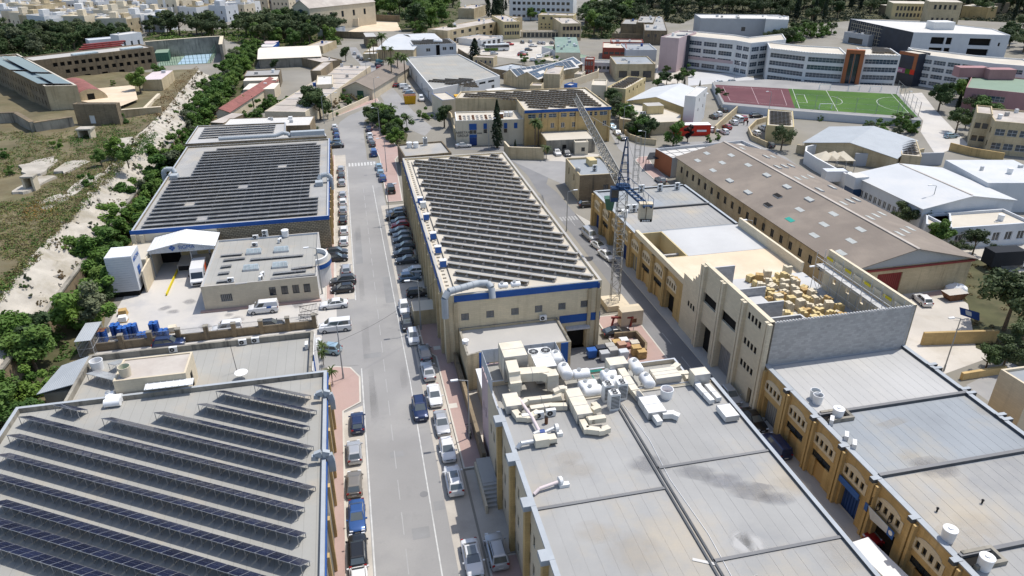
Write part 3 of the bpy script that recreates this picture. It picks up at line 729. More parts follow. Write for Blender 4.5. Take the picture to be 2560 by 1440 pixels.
for i,(l,r)in enumerate(rows):
 q=P(7,*r,7.6);p=P(7,*l,7.6);Lr=(q-p).dot(rdir);p=q-rdir*Lr
 lab='short four-panel solar row standing alone near the white roof tank' if i==0 else '%s solar panel row from the far end of the near left roof'%nth(i-1)
 solar_row(lab,p,q,6.45,1.15,.42,1.2,1.01,'solar rows on the near left roof',pm='panel')
for k in range(1,4):
 q=P(7,2300,1375,7.6)-rno*(2.36*k)+rdir*(.0*k);q=A(-7.0,G(q)[1]-.2)
 solar_row('%s solar panel row from the far end of the near left roof'%nth(8+k),q-rdir*29.4,q,6.45,1.15,.42,1.2,1.01,'solar rows on the near left roof',pm='panel')
lying_tank('white solar boiler tank lying by the parapet of the solar roof',P(7,780,85,7),P(7,855,70,7),.33)
t=thing('water_heater','pair of white curved heater drums on the solar roof','heater',P(7,845,190,6.45));b=MB();c=P(7,845,165,6.45)
for k in(-.0,.75):b.cyl(c+A(-.75,k,.45),c+A(.75,k,.45),.42,.42,'tank_white',16)
b.build('drum',t,True)
AN=building('annex_building','grey flat-roofed annex with black-stained parapet','building',rect(-32.2,-7.2,67.65,78.4),6.0,wall='limestone_black',roof='felt_old',par=(.75,.32))
b=MB();gbox(b,-7.19,-7.1,70,78.3,1.0,5.6,'white_paint');gbox(b,-7.19,-7.08,72,73.4,1.0,5.6,'blue_paint');b.build('sign_panel',AN)
PH=building('penthouse','small plastered penthouse with rough pink roof on the annex','penthouse',rect(-26.6,-19.6,67.9,72.2),8.5,5.25,wall='limestone_pale',roof='roof_old',par=(.12,.2),op={1:[(1.5,2.4,5.4,7.4,'dark')]})
b=MB();c=[A(-23.6,66.9,7.6),A(-18.9,66.9,7.6),A(-18.9,67.85,7.75),A(-23.6,67.85,7.75)];b.hexa(c,[p+Vector((0,0,.06))for p in c],'sheet_white')
for i in range(8):b.bar(A(-23.4+i*.63,66.9,7.69),A(-23.4+i*.63,67.85,7.84),.07,'white_paint')
b.build('awning',PH)
barrel_tank('teal-lined open tank on the penthouse roof',A(-25.6,69.0,8.4),.62,1.1,'cream_paint',False,'teal')
barrel_tank('open white tank at the corner of the annex roof',A(-30.9,76.2,5.25),.7,1.2,'tank_white',False,'screed_grey')
for k,(p,q,l)in enumerate(((P(4,640,1360,6.3),P(4,890,1420,6.3),'solar panel row in the shade beside the penthouse'),(P(4,800,1285,6.3),P(4,905,1305,6.3),'small solar panel row behind the penthouse'))):
 solar_row(l,p,q,5.25,1.2,.75,1.5,1.0,'solar rows on the annex')
for i,(x,y)in enumerate(((1295,1190),(1810,1135),(1905,1120))):
 ac('%s of three white air conditioners along the stained annex parapet, from the penthouse'%nth(i),P(4,x,y,5.3),TH,1,'parapet air conditioners')
ac('white air conditioner at the street end of the annex roof',P(4,2285,1160,5.3),TH-1.57)
t=thing('satellite_dish','round white satellite dish on the annex roof','dish',P(4,1795,1390,5.3));c=P(4,1795,1345,6.1);b=MB()
b.loft([ring((c.x,c.y,c.z-.08),.1,16),ring((c.x,c.y,c.z-.04),.4,16),ring((c.x,c.y,c.z+.06),.72,16)],'tank_white');b.build('dish',t,True);b=MB();b.cyl((c.x,c.y,5.25),(c.x,c.y,c.z),.05,.05,'galv');b.build('pole',t)
t=thing('antenna_mast','thin leaning antenna mast on the annex roof','mast',P(4,1755,1340,5.25));b=MB();b.cyl(P(4,1765,1340,5.25),P(4,1765,1340,5.25)+Vector((-.15,0,3.6)),.035,.025,'dark_metal',6);b.build('pole',t)
b=MB();q=[A(-37.4,75.2),A(-32.3,75.2),A(-33,81),A(-36.6,81)];b.hexa([(*q[0].xy,3.4),(*q[1].xy,4.4),(*q[2].xy,4.4),(*q[3].xy,3.4)],[(*q[0].xy,3.5),(*q[1].xy,4.5),(*q[2].xy,4.5),(*q[3].xy,3.5)],'sheet_grey')
t=thing('lean_to','grey corrugated lean-to roof at the ditch side of the annex','shed',A(-35,78));b.build('roof',t);b=MB();gbox(b,-36.8,-33,75.4,80.6,0,3.35,'limestone_black');b.build('wall',t)
# ================================================================== cream factory (middle), with its annex
MF=building('factory_building','long cream factory with blue band and brown solar rows','building',rect(8.8,29.1,76.8,136.3),9.7,wall='cream_stone',roof='screed',par=(.35,.35),cap='screed_grey',op={0:[(s-.5,s+.5,6.0,7.0,'bars')for s in(2.5,5.7,8.9,12.0,15.1,18.1)]+[(15.9,18.4,0,3.1,'dvoid',.6)]})
b=MB();gbox(b,10.0,28.6,76.72,76.79,8.75,9.6,'blue_paint');gbox(b,23.6,29.1,76.72,76.79,4.0,5.1,'blue_paint');b.build('fascia',MF)
b=MB();gbox(b,28.55,28.8,76.6,76.78,4.9,9.4,'blue_deep');b.build('downpipe',MF)
b=MB();gbox(b,24.4,27.6,76.0,76.8,3.2,3.45,'galv');b.build('door_canopy',MF)
for a0 in(8.85,10.0,27.4,28.6):b=MB();gbox(b,a0-.1,a0+.35,76.55,76.795,0,8.7,'limestone');b.build('pilaster',MF)
for i in range(15):b=MB();gbox(b,8.42,8.79,79+i*4.05,79.55+i*4.05,0,8.9,'limestone');b.build('pilaster',MF)
for i in range(14):b=MB();gbox(b,8.70,8.79,79.7+i*4.05,82.9+i*4.05,8.5,9.45,'blue_paint');b.build('fascia',MF)
b=MB()
for i in range(52):gbox(b,9.5,9.85,79+i*1.1,79.35+i*1.1,9.36,9.55,'screed')
b.build('ballast_block',MF)['kind']='stuff'
b=MB();b.tube([A(10.35,78.5,9.5),A(10.35,134,9.5)],.05,'dark_metal',6);b.build('pipe',MF)
n0=74.9;k=0
for i in range(30):
 nn=n0+i*2.08;o=rno*nn;pts=[]
 for j in range(-900,500):
  p=o+rdir*(j*.1);a_,b_=G(p)
  if 10.75+.35*math.sin(i*2.3)<a_<28.4 and 77.4<b_<134.6:pts.append(p)
 if len(pts)>25:
  solar_row('%s solar panel row from the near end of the long cream factory roof'%nth(k),pts[0],pts[-1],9.36,.62,.36,.98,1.66,'solar rows on the cream factory',blocks=True,pm='panel_pale_sheen');k+=1
for i,(x,y)in enumerate(((768,545),(732,440),(695,338),(643,195),(598,70),(620,105))):
 c=P(5,x,y+18,9.36);t=thing('inverter_box',('grey' if i==5 else nth(i)+' blue')+(' inverter cabinet on the cream factory roof' if i==5 else ' inverter box from the near end of the cream factory roof edge'),'inverter box',c,'inverter boxes')
 b=MB();b.box((c.x,c.y,9.55),(.85,.6,.9),'ac_white' if i==5 else 'bin_blue',TH);b.build('cabinet',t);b=MB();b.box((c.x,c.y,10.452),(.95,.75,.08),'ac_white',TH);b.box((c.x,c.y,9.36),(.5,.4,.19),'screed',TH);b.build('hood',t)
t=thing('vent_duct','big round grey duct bending over the factory corner','duct',A(9,77,7));b=MB()
pts=[A(8.75,75.9,7.2),A(8.75,75.9,9.9),A(9.3,76.2,10.6),A(13.2,77.6,10.6),A(14.4,77.6,10.5),A(14.75,77.0,10.1),A(14.75,76.4,8.9)]
for p,q in zip(pts,pts[1:]):b.cyl(p,q,.43,.43,'duct_grey',14)
b.build('duct',t,True);b=MB()
for k in range(1,5):p=pts[2].lerp(pts[3],k/5);d=(pts[3]-pts[2]).normalized();b.cyl(p-d*.04,p+d*.04,.47,.47,'duct_grey',14)
b.build('flange',t)
lying_tank('first white boiler tank beside the factory corner duct',A(15.7,77.6,9.95),A(17.0,77.6,9.95),.36);lying_tank('second white boiler tank behind the factory blue band',A(17.3,77.6,9.95),A(18.6,77.6,9.95),.36)
AX=building('factory_annex','low beige annex with blue strips before the cream factory','building',[A(10.4,70.2),A(12.0,70.6),A(23.3,70.6),A(23.3,76.78),A(10.4,76.78)],5.0,wall='limestone',roof='screed_grey',par=(.3,.25),cap='limestone_black',op={1:[(.9,2.2,.8,1.8,'win')]})
for a0,a1,z0 in((11.9,13.1,0.0),(14.6,15.6,0.0),(22.0,22.9,.0)):
 b=MB();gbox(b,a0,a1,70.5,70.59,1.9 if a0<12 else z0,4.95,'blue_paint');b.build('blue_strip',AX)
ac('white air conditioner on the wall of the low annex',A(12.6,70.2,.9),TH);ac('air conditioner on the factory wall above the annex roof',A(21.3,76.4,5.0),TH)
barrel_tank('small white tank on the annex parapet corner',A(10.7,73.2,4.75),.4,.6,'tank_white')
b=MB();gbox(b,9.6,10.0,56.6,76.5,.0,1.7,'limestone_old');t=thing('boundary_wall','weathered low wall beside the pink pavement','wall',A(9.8,66));b.build('wall',t)
KI=building('kiosk','flat beige concrete kiosk at the kerb of the cream factory','kiosk',rect(5.6,8.6,87.2,90.2),2.4,wall='limestone',roof='screed',par=(0,0))
sheet('annex_yard',rect(10.05,22,57,70.1),.024,'dust','narrow yard beside the annex');b=MB();gbox(b,11.3,14.5,62.2,69.8,3.2,3.3,'sheet_white');gbox(b,11.4,11.6,62.4,69.6,0,3.2,'limestone_pale');t=thing('carport','white ribbed sheet roof in the gap beside the near block','shed',A(12.9,66));b.build('roof',t)
sheet('service_yard',rect(23.4,34.6,57.2,76.7),.026,'asphalt_dark','dark service yard behind the grey-roofed block')
# ================================================================== near right block with the plant on its roof
NZ=10.5
def side_windows(L):
 r=[]
 for i in range(6):
  s=1.4+i*5.3
  for z0 in(1.2,4.3,7.4):
   r+=[(s,s+.55,z0,z0+1.25,'dark'),(s+1.3,s+1.85,z0-.15,z0+1.1,'dark')]
 return[o for o in r if o[1]<L-.4]
NB=building('grey_roofed_block','large three-storey block with pale grey felt roof','building',rect(10.4,32.0,16,52.0),NZ,wall='limestone_pale',roof='felt_grey',par=(.1,.12),op={3:side_windows(36)},wallmats={1:'limestone_ochre'})
zr=NZ-.1
for a0,a1,segs,m in((10.75,21.1,((16.2,28.6),(29.0,38.85),(39.35,51.6)),'felt_grey'),(21.75,31.55,((16.2,21.0),(21.4,31.35),(31.8,41.15),(41.6,51.6)),'felt_grey')):
 for b0,b1 in segs:felt(NB,a0,a1,b0,b1,zr+.002,m)
for pts in([(10.7,39.1),(21.2,39.1)],[(10.7,28.8),(21.2,28.8)],[(21.7,41.4),(31.6,41.4)],[(21.7,31.6),(31.6,31.6)],[(21.7,21.2),(31.6,21.2)]):kerb(NB,pts,.26,.1,zr,mt='asphalt_dark')
kerb(NB,[(21.25,16.2),(21.25,51.7)],.16,.12,zr,mt='felt_edge');kerb(NB,[(21.6,16.2),(21.6,51.7)],.16,.1,zr,mt='felt_edge')
kerb(NB,[(31.8,16.2),(31.8,52)],.36,.26,zr);kerb(NB,[(10.55,16.2),(10.55,51.8)],.42,.2,zr,'felt_flash')
for i in range(7):
 b=MB();b0=18.4+i*5.3;gbox(b,9.95,10.39,b0,b0+.55,0,NZ-.4,'limestone_ochre');b.build('pilaster',NB)
 b=MB();gbox(b,9.75,10.75,b0-.25,b0+.8,NZ-.39,NZ+.12,'felt_flash');b.build('roof_bracket',NB)
b=MB()
for i in range(6):gbox(b,8.9,10.38,52.6-i*.34-.34,52.6-i*.34,0,1.35-i*.22,'screed_grey')
gbox(b,8.9,10.38,52.6,56.3,0,1.4,'screed_grey');gbox(b,8.7,8.9,49.9,56.3,0,1.0,'limestone_pale');b.build('steps',NB)
b=MB();b.box(A(20.9,31.7,zr+.04),(1.6,.25,.02),'roof_white',TH-.5);b.tube([A(24,29.9,zr+.04),A(22.4,29.5,zr+.04),A(21.9,29.2,zr+.04)],.02,'roof_white',5);b.build('loose_strip',NB)
t=thing('cable','white cable run along the seam of the grey roof','cable',A(22,44,zr));b=MB();b.tube([A(21.9,50.4,zr+.05),A(22.3,45,zr+.05),A(22.0,40,zr+.05),A(22.35,34,zr+.05),A(22.0,27,zr+.05)],.02,'tank_white',5);b.build('cable',t)
def ragged(parent,c,la,lb,rot,z,m,name='roof_stain'):
 b=MB();ca,sa=math.cos(rot),math.sin(rot);b.poly([A(c[0]+x*ca-y*sa,c[1]+x*sa+y*ca,z)for x,y in((-la,-lb),(la,-lb),(la,lb),(-la,lb))],m)
 o=b.build(name,parent)
 if parent is None:struct(o,'structure')
gp=lambda k,x,y,z:Vector(G(P(k,x,y,z)))
for k,x,y,la,lb,ro_,m in((9,120,660,2.2,.9,-.5,'stain_dark'),(9,330,720,2.4,1.0,-.3,'stain_dark'),(9,560,800,2.6,1.1,-.5,'stain_dark'),(9,720,850,1.8,.9,-.3,'stain_dark'),(9,460,1180,.9,1.5,0,'stain_white'),(9,560,1190,.8,1.3,.3,'stain_white'),(9,1200,1250,2.5,1.8,0,'stain_tan'),(9,820,760,1.8,1.2,0,'stain_tan'),(8,1700,550,1.5,.9,.3,'stain_tan'),(8,2200,1250,2.4,2.0,0,'stain_tan'),(8,1900,1100,2.2,1.2,0,'stain_tan'),(8,2300,600,2,1.2,0,'stain_dark'),(8,1750,640,2,1.2,0,'stain_tan')):ragged(NB,gp(k,x,y,zr),la,lb,ro_,zr+.0155,m)
TW=building('plant_wing','rear wing of the near block carrying the rooftop plant','building',rect(10.4,30.1,52.02,57.0),10.2,wall='limestone_pale',roof='felt_old',par=(.5,.2),cap='galv',op={3:[(1.2,1.8,5,6.2,'dark'),(2.6,3.2,5,6.2,'dark'),(3.2,4.8,0,3.4,'dvoid',.5)]})
TV=building('plant_wing','pinkish corner wing with white louvre screen round its roof','building',rect(10.4,18.2,57.02,60.4),10.0,wall='pink_wall',roof='felt_old',par=(.1,.1),op={3:[(.8,1.2,5,6.2,'plain'),(2.,2.4,5,6.2,'plain')]})
t=thing('louvre_screen','white louvred screen round the plant roof corner','screen',A(14,60,10))
for p,q in(((10.45,55.0),(10.45,60.3)),((10.45,60.35),(18.15,60.35)),((18.15,60.3),(18.15,56.7))):
 p,q=A(*p),A(*q);L=(q-p).length;n=int(L/1.5)+1
 for i in range(n+1):b=MB();c=p.lerp(q,i/n);b.box((c.x,c.y,10.0),(.08,.08,1.75),'galv',TH);b.build('post',t)
 for k in range(11):b=MB();b.bar(p+Vector((0,0,10.25+k*.145)),q+Vector((0,0,10.2+k*.145)),.03,'white_cool',.12);b.build('louvre',t)
DZ0=10.0
def duct(name,label,pieces,m='duct_cream',w=.7,h=.6,extra=None):
 p0=pieces[0][0];t=thing(name,label,'duct',A(p0[0],p0[1],DZ0))
 for pc in pieces:
  b=MB()
  pts=[A(*p)for p in pc]
  for p,q in zip(pts,pts[1:]):b.bar(p,q,w,m,h)
  for p in pts[1:-1]:b.box((p.x,p.y,p.z-h/2+.003),(w,w,h-.006),m,TH)
  b.build('duct_section',t)
  f=MB()
  for p,q in zip(pts,pts[1:]):
   L=(q-p).length;d=(q-p).normalized()
   for k in range(1,int(L/1.3)+1):c=p+d*(k*1.3);f.bar(c-d*.02,c+d*.02,w+.06,'steel',h+.06)
  if f.f:f.build('flange',t)
 return t
def ahu(label,a0,a1,b0,b1,z0,z1,m='duct_cream',cat='air handler',fans=0,panels=3):
 t=thing('air_handling_unit',label,cat,A((a0+a1)/2,(b0+b1)/2,z0));b=MB();gbox(b,a0,a1,b0,b1,z0+.15,z1,m);b.build('casing',t)
 b=MB();gbox(b,a0+.1,a1-.1,b0+.1,b1-.1,z0,z0+.15,'dark_metal');b.build('base_frame',t)
 b=MB()
 for i in range(panels+1):x=b0+(b1-b0)*i/panels;gbox(b,a0-.02,a1+.02,x-.02,x+.02,z0+.15,z1+.02,'steel')
 b.build('seam',t)
 for i in range(fans):
  c=A((a0+a1)/2+(i-(fans-1)/2)*1.25,b1-.75,z1);inst(FANT,'fan',t,c,TH,(1.9,1.9,1.6))
 return t
ahu('tall cream air handling unit at the corner of the louvre screen',12.0,14.3,56.6,59.4,DZ0,13.0,panels=2)
t=duct('vent_duct','wide cream duct stepping down from the tall air handler',[[(12.6,56.5,12.3),(12.6,55.3,12.0),(12.6,54.6,11.2),(12.6,54.4,10.2)],[(13.1,55.4,11.6),(15.4,55.2,11.6),(16.2,54.6,11.5),(16.2,54.3,10.3)]],w=1.1,h=.95)
ahu('white two-fan chiller inside the louvre screen',15.0,17.0,55.6,59.2,DZ0,12.0,'ac_white','chiller',2,2)
lying_tank('white tank nearest the louvre screen corner',A(17.7,59.0,11.2),A(17.7,57.2,11.2),.62);lying_tank('white tank in front of the screen corner tank',A(17.9,56.8,11.1),A(17.9,54.8,11.1),.62)
lying_tank('white tank lying crosswise beside the green pipes',A(18.5,55.3,10.9),A(20.3,55.3,10.9),.5)
lying_tank('front of two white tanks left of the tall condensers',A(18.6,52.5,10.75),A(20.6,52.5,10.75),.58);lying_tank('rear of two white tanks left of the tall condensers',A(18.5,53.4,10.8),A(20.4,53.4,10.8),.55)
lying_tank('front white tank behind the tall condensers',A(21.2,53.3,10.85),A(23.0,53.3,10.85),.6);lying_tank('rear white tank behind the tall condensers',A(21.1,54.5,10.85),A(22.8,54.5,10.85),.6)
lying_tank('white tank at the far edge of the plant roof',A(24.9,55.9,11.2),A(24.9,53.9,11.2),.6);lying_tank('white tank beside the long grey air handler',A(25.3,53.8,10.8),A(25.3,51.9,10.8),.6)
for i,(a_,b_)in enumerate(((20.7,51.3),(20.8,49.9),(22.05,51.3))):ac(('rear left','front','right')[i]+' tall white condenser of the three beside the roof seam',A(a_,b_,zr),TH,3,'tall condensers')
ahu('grey-sided air handler at the street edge of the plant roof',26.0,28.6,52.3,54.0,DZ0,11.3,'duct_cream',panels=3)
duct('vent_duct','curved cream duct at the end of the grey-sided air handler',[[(28.6,53.2,10.8),(29.4,53.1,10.8),(29.5,52.6,10.5)],[(28.3,53.9,10.9),(29.3,54.6,10.9)]],w=.6,h=.55)
ahu('cream fan box on legs at the far edge of the plant roof',22.1,24.0,54.6,56.0,DZ0+.3,11.9,panels=1)
duct('vent_duct','long cream duct sloping from the fan box to the front unit',[[(23.2,54.5,11.3),(23.3,51.4,11.1),(23.6,50.3,10.8)]],w=.75,h=.5)
ahu('white air handler in front of the long sloping duct',23.2,24.9,47.4,49.9,zr,11.3,'duct_white',panels=2)
duct('vent_duct','pair of white outlet ducts in front of the white air handler',[[(23.8,47.4,10.85),(23.9,46.5,10.75)],[(24.5,47.4,10.9),(25.4,47.3,10.9),(25.9,46.9,10.8)]],'duct_white',.55,.5)
t=thing('flexible_duct','silver flexible coupling behind the white air handler','duct',A(23.6,50.2,zr));b=MB()
for k in range(6):b.cyl(A(23.5,50+k*.17,10.9),A(23.5,50.1+k*.17,10.9),.42,.36,'galv',12)
b.build('duct',t)
ahu('long cream air handler in the middle of the grey roof',16.8,18.2,48.2,52.2,zr,11.6,panels=3)
duct('vent_duct','cream bent outlet ducts in front of the long air handler',[[(17.2,48.1,10.9),(17.2,46.9,10.9),(18.4,46.4,10.9),(19.2,46.6,10.9)],[(17.8,48.1,11.1),(17.9,47.7,11.2),(19.2,47.7,11.2)],[(18.4,49.0,11.2),(19.0,49.2,11.2),(18.9,50.0,11.1)]],w=.55,h=.5)
duct('vent_duct','winding cream duct run behind the small air conditioners',[[(12.4,51.6,10.9),(13.2,52.1,10.9),(15.6,52.0,10.9),(16.4,51.7,11.2)],[(13.2,51.0,10.75),(15.0,51.0,10.75),(16.6,50.7,10.75)],[(15.8,52.3,11.3),(16.6,52.4,11.5),(17.0,52.3,11.4)]],w=.55,h=.5)
ahu('small cream box unit at the parapet above the street',11.0,12.4,51.0,53.0,zr,11.4,panels=1)
duct('vent_duct','cream duct hooking round the small box unit',[[(11.7,50.9,10.8),(11.9,50.0,10.8),(12.8,49.7,10.8),(13.8,50.3,10.8)]],w=.6,h=.5)
for i in range(3):ac('%s of three white condensers in front of the cream duct run'%('left','middle','right')[i],A(12.6+i*1.15,49.9+i*.12,zr),TH,1,'small condensers')
t=thing('exhaust_pipe','pale pink pipe running to the blue extractor fan','pipe',A(13,50,zr));b=MB();b.tube([A(12.4,52.3,11.2),A(13.0,49.4,11.0),A(13.15,47.6,10.9)],.16,'pvc_pink',10);b.build('pipe',t,True)
b=MB();c=A(13.3,47.3,zr);b.cyl(c+A(-.2,0,.45),c+A(.25,0,.45),.36,.36,'blue_deep',12);b.tube([c+A(-.2,0,.7),c+A(-.75,-.1,.6)],.17,'duct_white',8);b.box((c.x,c.y,zr),(.5,.5,.15),'dark_metal',TH);b.build('fan',t)
t=thing('exhaust_fan','cream box fan with grey pipe elbow at the parapet','fan',A(12.7,46.3,zr));b=MB();gbox(b,12.4,13.6,45.9,46.8,zr+.1,11.3,'duct_cream');gbox(b,13.605,14.3,46,46.75,zr+.2,11.15,'duct_cream');b.build('casing',t);b=MB();b.tube([A(12.4,46.4,10.9),A(11.2,46.3,10.95),A(10.9,46.2,10.6)],.2,'galv',10);b.build('pipe',t,True);b=MB();gbox(b,13.7,14.33,45.9,45.99,zr+.25,10.7,'dark_metal');b.build('outlet',t)
t=thing('exhaust_fan','small white snail fan with inclined pipe on the grey roof','fan',A(14.4,47.6,zr));b=MB();b.cyl(A(14.6,47.7,10.9),A(14.9,47.7,10.9),.38,.38,'duct_white',14);b.box(A(14.9,47.3,zr),(.5,.5,.35),'ac_white',TH);b.build('housing',t);b=MB();b.tube([A(13.3,47.4,10.75),A(14.5,47.7,10.95)],.15,'galv',8);b.build('pipe',t)
t=thing('exhaust_fan','small fan with a long pink pipe over the street parapet','fan',A(13,41,zr));b=MB();b.tube([A(10.9,40.6,10.55),A(11.4,40.9,10.75),A(13.0,41.2,10.85)],.14,'pvc_pink',10);b.build('pipe',t,True);b=MB();b.cyl(A(13.1,41.25,10.9),A(13.35,41.3,10.9),.33,.33,'tank_white',14);b.box(A(13.5,41.1,zr),(.8,.4,.3),'ac_white',TH);b.build('housing',t)
t=thing('vent_pipe','short red-brown vent stub on the grey roof','pipe',A(14.1,49.3,zr));b=MB();b.cyl(A(14.2,49.1,zr),A(14.2,49.1,zr+.75),.16,.16,'rust',10,mt='void');b.build('pipe',t)
barrel_tank('open white tub on the grey roof by the roof seam',A(26.3,50.5,zr),.62,.95,'tank_white',False,'pvc_pink')
duct('vent_duct','white duct chain along the lane edge of the grey roof',[[(29.9,52.2,11.2),(29.7,50.9,10.8),(29.9,48.4,10.75)],[(30.6,50.9,10.75),(30.7,48.6,10.75)]],'duct_white',.5,.45)
ahu('white box duct unit at the lane edge of the grey roof',29.8,31.1,45.6,47.4,zr,11.1,'duct_white',panels=1);ahu('cream intake hood at the far lane corner of the roof',29.4,31.0,51.2,52.4,zr,11.9,panels=1)
t=thing('roof_pipes','bundle of pale pipes along the plant roof edge','pipes',A(24,52,zr))
for k,(y,m)in enumerate(((51.75,'duct_cream'),(51.95,'limestone_new'),(52.2,'galv'))):b=MB();b.tube([A(18.4,y,zr+.12),A(30.2,y,zr+.12)],.06,m,6);b.build('pipe',t)
for k,y in enumerate((56.3,56.5)):b=MB();b.tube([A(18.4,y,DZ0+.25),A(22.0,y,DZ0+.25)],.05,'teal',6);b.build('pipe',t)
b=MB();b.tube([A(20.8,56.0,DZ0+.1),A(20.8,53.9,DZ0+.1)],.05,'teal',6);b.build('pipe',t)
# ================================================================== yellow arched workshops along the lane
YA,YB0,YB1,YZ,BAY=42.0,16.75,118.0,6.5,4.65
YW=thing('workshop_terrace','long ochre workshop terrace with arched bays and grey felt roof','building',A(51,67))
wb=MB();wins=[]
def bay(b1,kind,root=YW,wall='limestone_ochre'):
 s=BAY;ops=[]
 c=s/2
 for k in range(4):x=c-1.35+k*.75;ops.append((x,x+.45,4.15,4.95,'dark'))
 if kind in('dblue','dgrey','dvoid','shut'):ops.append((c-1.3,c+1.3,0,3.1,kind,.55))
 elif kind=='ply':ops+=[(c-1.45,c+1.45,2.35,3.2,'dark'),(c-.75,c+.75,0,2.35,'ply')]
 wall_open(wb,A(YA,b1),A(YA,b1-s),0,YZ-.001,ops,wall,wins=wins,depth=.2)
 ar=MB();pts=[]
 x0,x1=c-1.7,c+1.7
 pr=[(x0,3.85),(x1,3.85),(x1,4.85)]+[(c+1.7*math.cos(t),4.95+.65*math.sin(t))for t in[math.pi*k/8 for k in range(1,8)]]+[(x0,4.85)]
 for z0,z1 in((3.85,4.15),(4.95,5.1)):
  ar.prism([A(YA-.05,b1-x0),A(YA-.002,b1-x0),A(YA-.002,b1-x1),A(YA-.05,b1-x1)],z0,z1,'limestone_new')
 xs=[x0]+[v for k in range(4)for v in(c-1.35+k*.75,c-.9+k*.75)]+[x1]
 for k in range(0,len(xs),2):ar.prism([A(YA-.05,b1-xs[k]),A(YA-.002,b1-xs[k]),A(YA-.002,b1-xs[k+1]),A(YA-.05,b1-xs[k+1])],4.15,4.95,'limestone_new')
 top=[(c+1.35*math.cos(t),5.1+.5*math.sin(t))for t in[math.pi*k/8 for k in range(9)]]
 ar.hexa([A(YA-.05,b1-x,z)for x,z in top],[A(YA-.002,b1-x,z)for x,z in top],'limestone_new')
 ar.build('arched_surround',root)
 for x in(0.0,.45):
  p=MB();gbox(p,YA-.4,YA-.003,b1-x-.34,b1-x-.06,0,YZ-.25,wall);p.build('pilaster',root)
near_kinds=['dgrey','ply','ply','dblue','dvoid','ply','dgrey','ply','dgrey']
for i in range(9):
 bay(58.6-i*BAY,near_kinds[i])
far_kinds=['dblue','ply','dgrey','dblue','dgrey','ply','ply','dvoid']
for i in range(8):bay(118.0-i*4.86 if 0 else 118.0-i*BAY-(0 if i<3 else 0),far_kinds[i])
wall_open(wb,A(YA,118-8*BAY),A(YA,79.2),0,YZ-.001,[],'limestone_ochre')
wall_open(wb,A(YA,YB1),A(60,YB1),0,YZ-.001,[],'limestone_ochre')if 0 else None
wall_open(wb,A(60,YB1),A(YA,YB1),0,YZ-.001,[(3,4.2,3,4.4,'dark'),(8,9.2,3,4.4,'dark')],'limestone_ochre',wins=wins)
wall_open(wb,A(60,YB0),A(60,YB1),0,YZ-.001,row(20,1,98,1.4,3.2,4.6,'dark'),'limestone_ochre',wins=wins);wall_open(wb,A(YA,YB0),A(60,YB0),0,YZ-.001,[],'limestone_ochre')
wb.build('wall',YW)
for o,loc,rz in wins:put_open(o,YW,loc,rz)
dk=MB();gbox(dk,YA+.001,59.999,YB0,58.6,YZ-.2,YZ-.1,'felt_blue');gbox(dk,YA+.001,59.999,97.75,YB1-.001,YZ-.2,YZ-.1,'felt_blue');gbox(dk,YA+.001,59.999,58.61,79.2,YZ-.2,YZ-.05,'concrete_new')
gbox(dk,YA+.001,59.999,79.21,87.8,YZ-.3,YZ-.06,'tan_fill');gbox(dk,46.6,59.999,87.85,97.7,YZ-.3,YZ-.05,'concrete_new');gbox(dk,42.5,46.6,87.85,97.7,3.4,3.5,'screed_grey');dk.build('roof_deck',YW)
zt=YZ-.095
for b0,b1,m in((49.5,58.3,'felt_pale'),(40.45,48.95,'felt_blue'),(31.3,39.9,'felt_grey'),(22.2,30.7,'felt_grey'),(98.2,107.2,'felt_grey'),(107.7,117.6,'felt_blue')):
 felt(YW,42.75,59.4,b0,b1,zt,m)
for bb in(49.2,40.2,30.95,21.9,107.45):kerb(YW,[(42.6,bb),(59.8,bb)],.36,.34,YZ-.1,mt='asphalt_dark')
kerb(YW,[(42.2,58.5),(42.2,YB0)],.55,.12,YZ-.0,'felt_flash');kerb(YW,[(42.2,117.8),(42.2,97.9)],.55,.12,YZ,'felt_flash')
kerb(YW,[(59.75,YB0),(59.75,58.5)],.5,.22,YZ-.0);kerb(YW,[(59.75,97.9),(59.75,117.8),(42.4,117.8)],.45,.2,YZ)
for i,bb in enumerate((54.0,49.25,44.7,40.2,35.4,30.9,26.3)):
 b=MB();gbox(b,YA-.5,YA+.35,bb-.45,bb+.05,YZ-.24,YZ+.16,'felt_edge','felt_flash');b.build('roof_bracket',YW)
 b=MB();gbox(b,59.5,60.6,bb-.5,bb-.1,YZ-.2,YZ+.28,'felt_edge','felt_flash');gbox(b,59.5,60.6,bb+.25,bb+.65,YZ-.2,YZ+.28,'felt_edge','felt_flash');b.build('roof_bracket',YW)
for bb in(47.9,29.6):
 b=MB();gbox(b,42.7,45.2,bb-.05,bb+.25,YZ-.1,YZ+.34,'limestone_black');gbox(b,42.7,45.2,bb+1.3,bb+1.6,YZ-.1,YZ+.34,'limestone_black');gbox(b,45.2,45.5,bb-.05,bb+1.6,YZ-.1,YZ+.34,'limestone_black');gbox(b,42.75,45.2,bb+.25,bb+1.3,YZ-.09,YZ-.06,'void');b.build('light_well',YW)
def zz(x,y,z):return PZ(1840,860,.1953,x,y,z)
for l,p in(('open tank with green water on the workshop roof',zz(1000,700,6.4)),('open tank with dark lining on the workshop roof',zz(1035,755,6.4))):
 barrel_tank(l,p,.52,1.05,'tank_white',False,'leaf_dark' if 'green' in l else 'void')
for l,p in(('white lidded tank beside the workshop light well',zz(1290,950,6.4)),('white lidded tank over the far ochre bay of the near roofs',P(9,1985,1160,6.4)),('white lidded tank in the bottom corner of the workshop roof',P(9,2255,1370,6.4))):
 barrel_tank(l,p,.55,1.2)
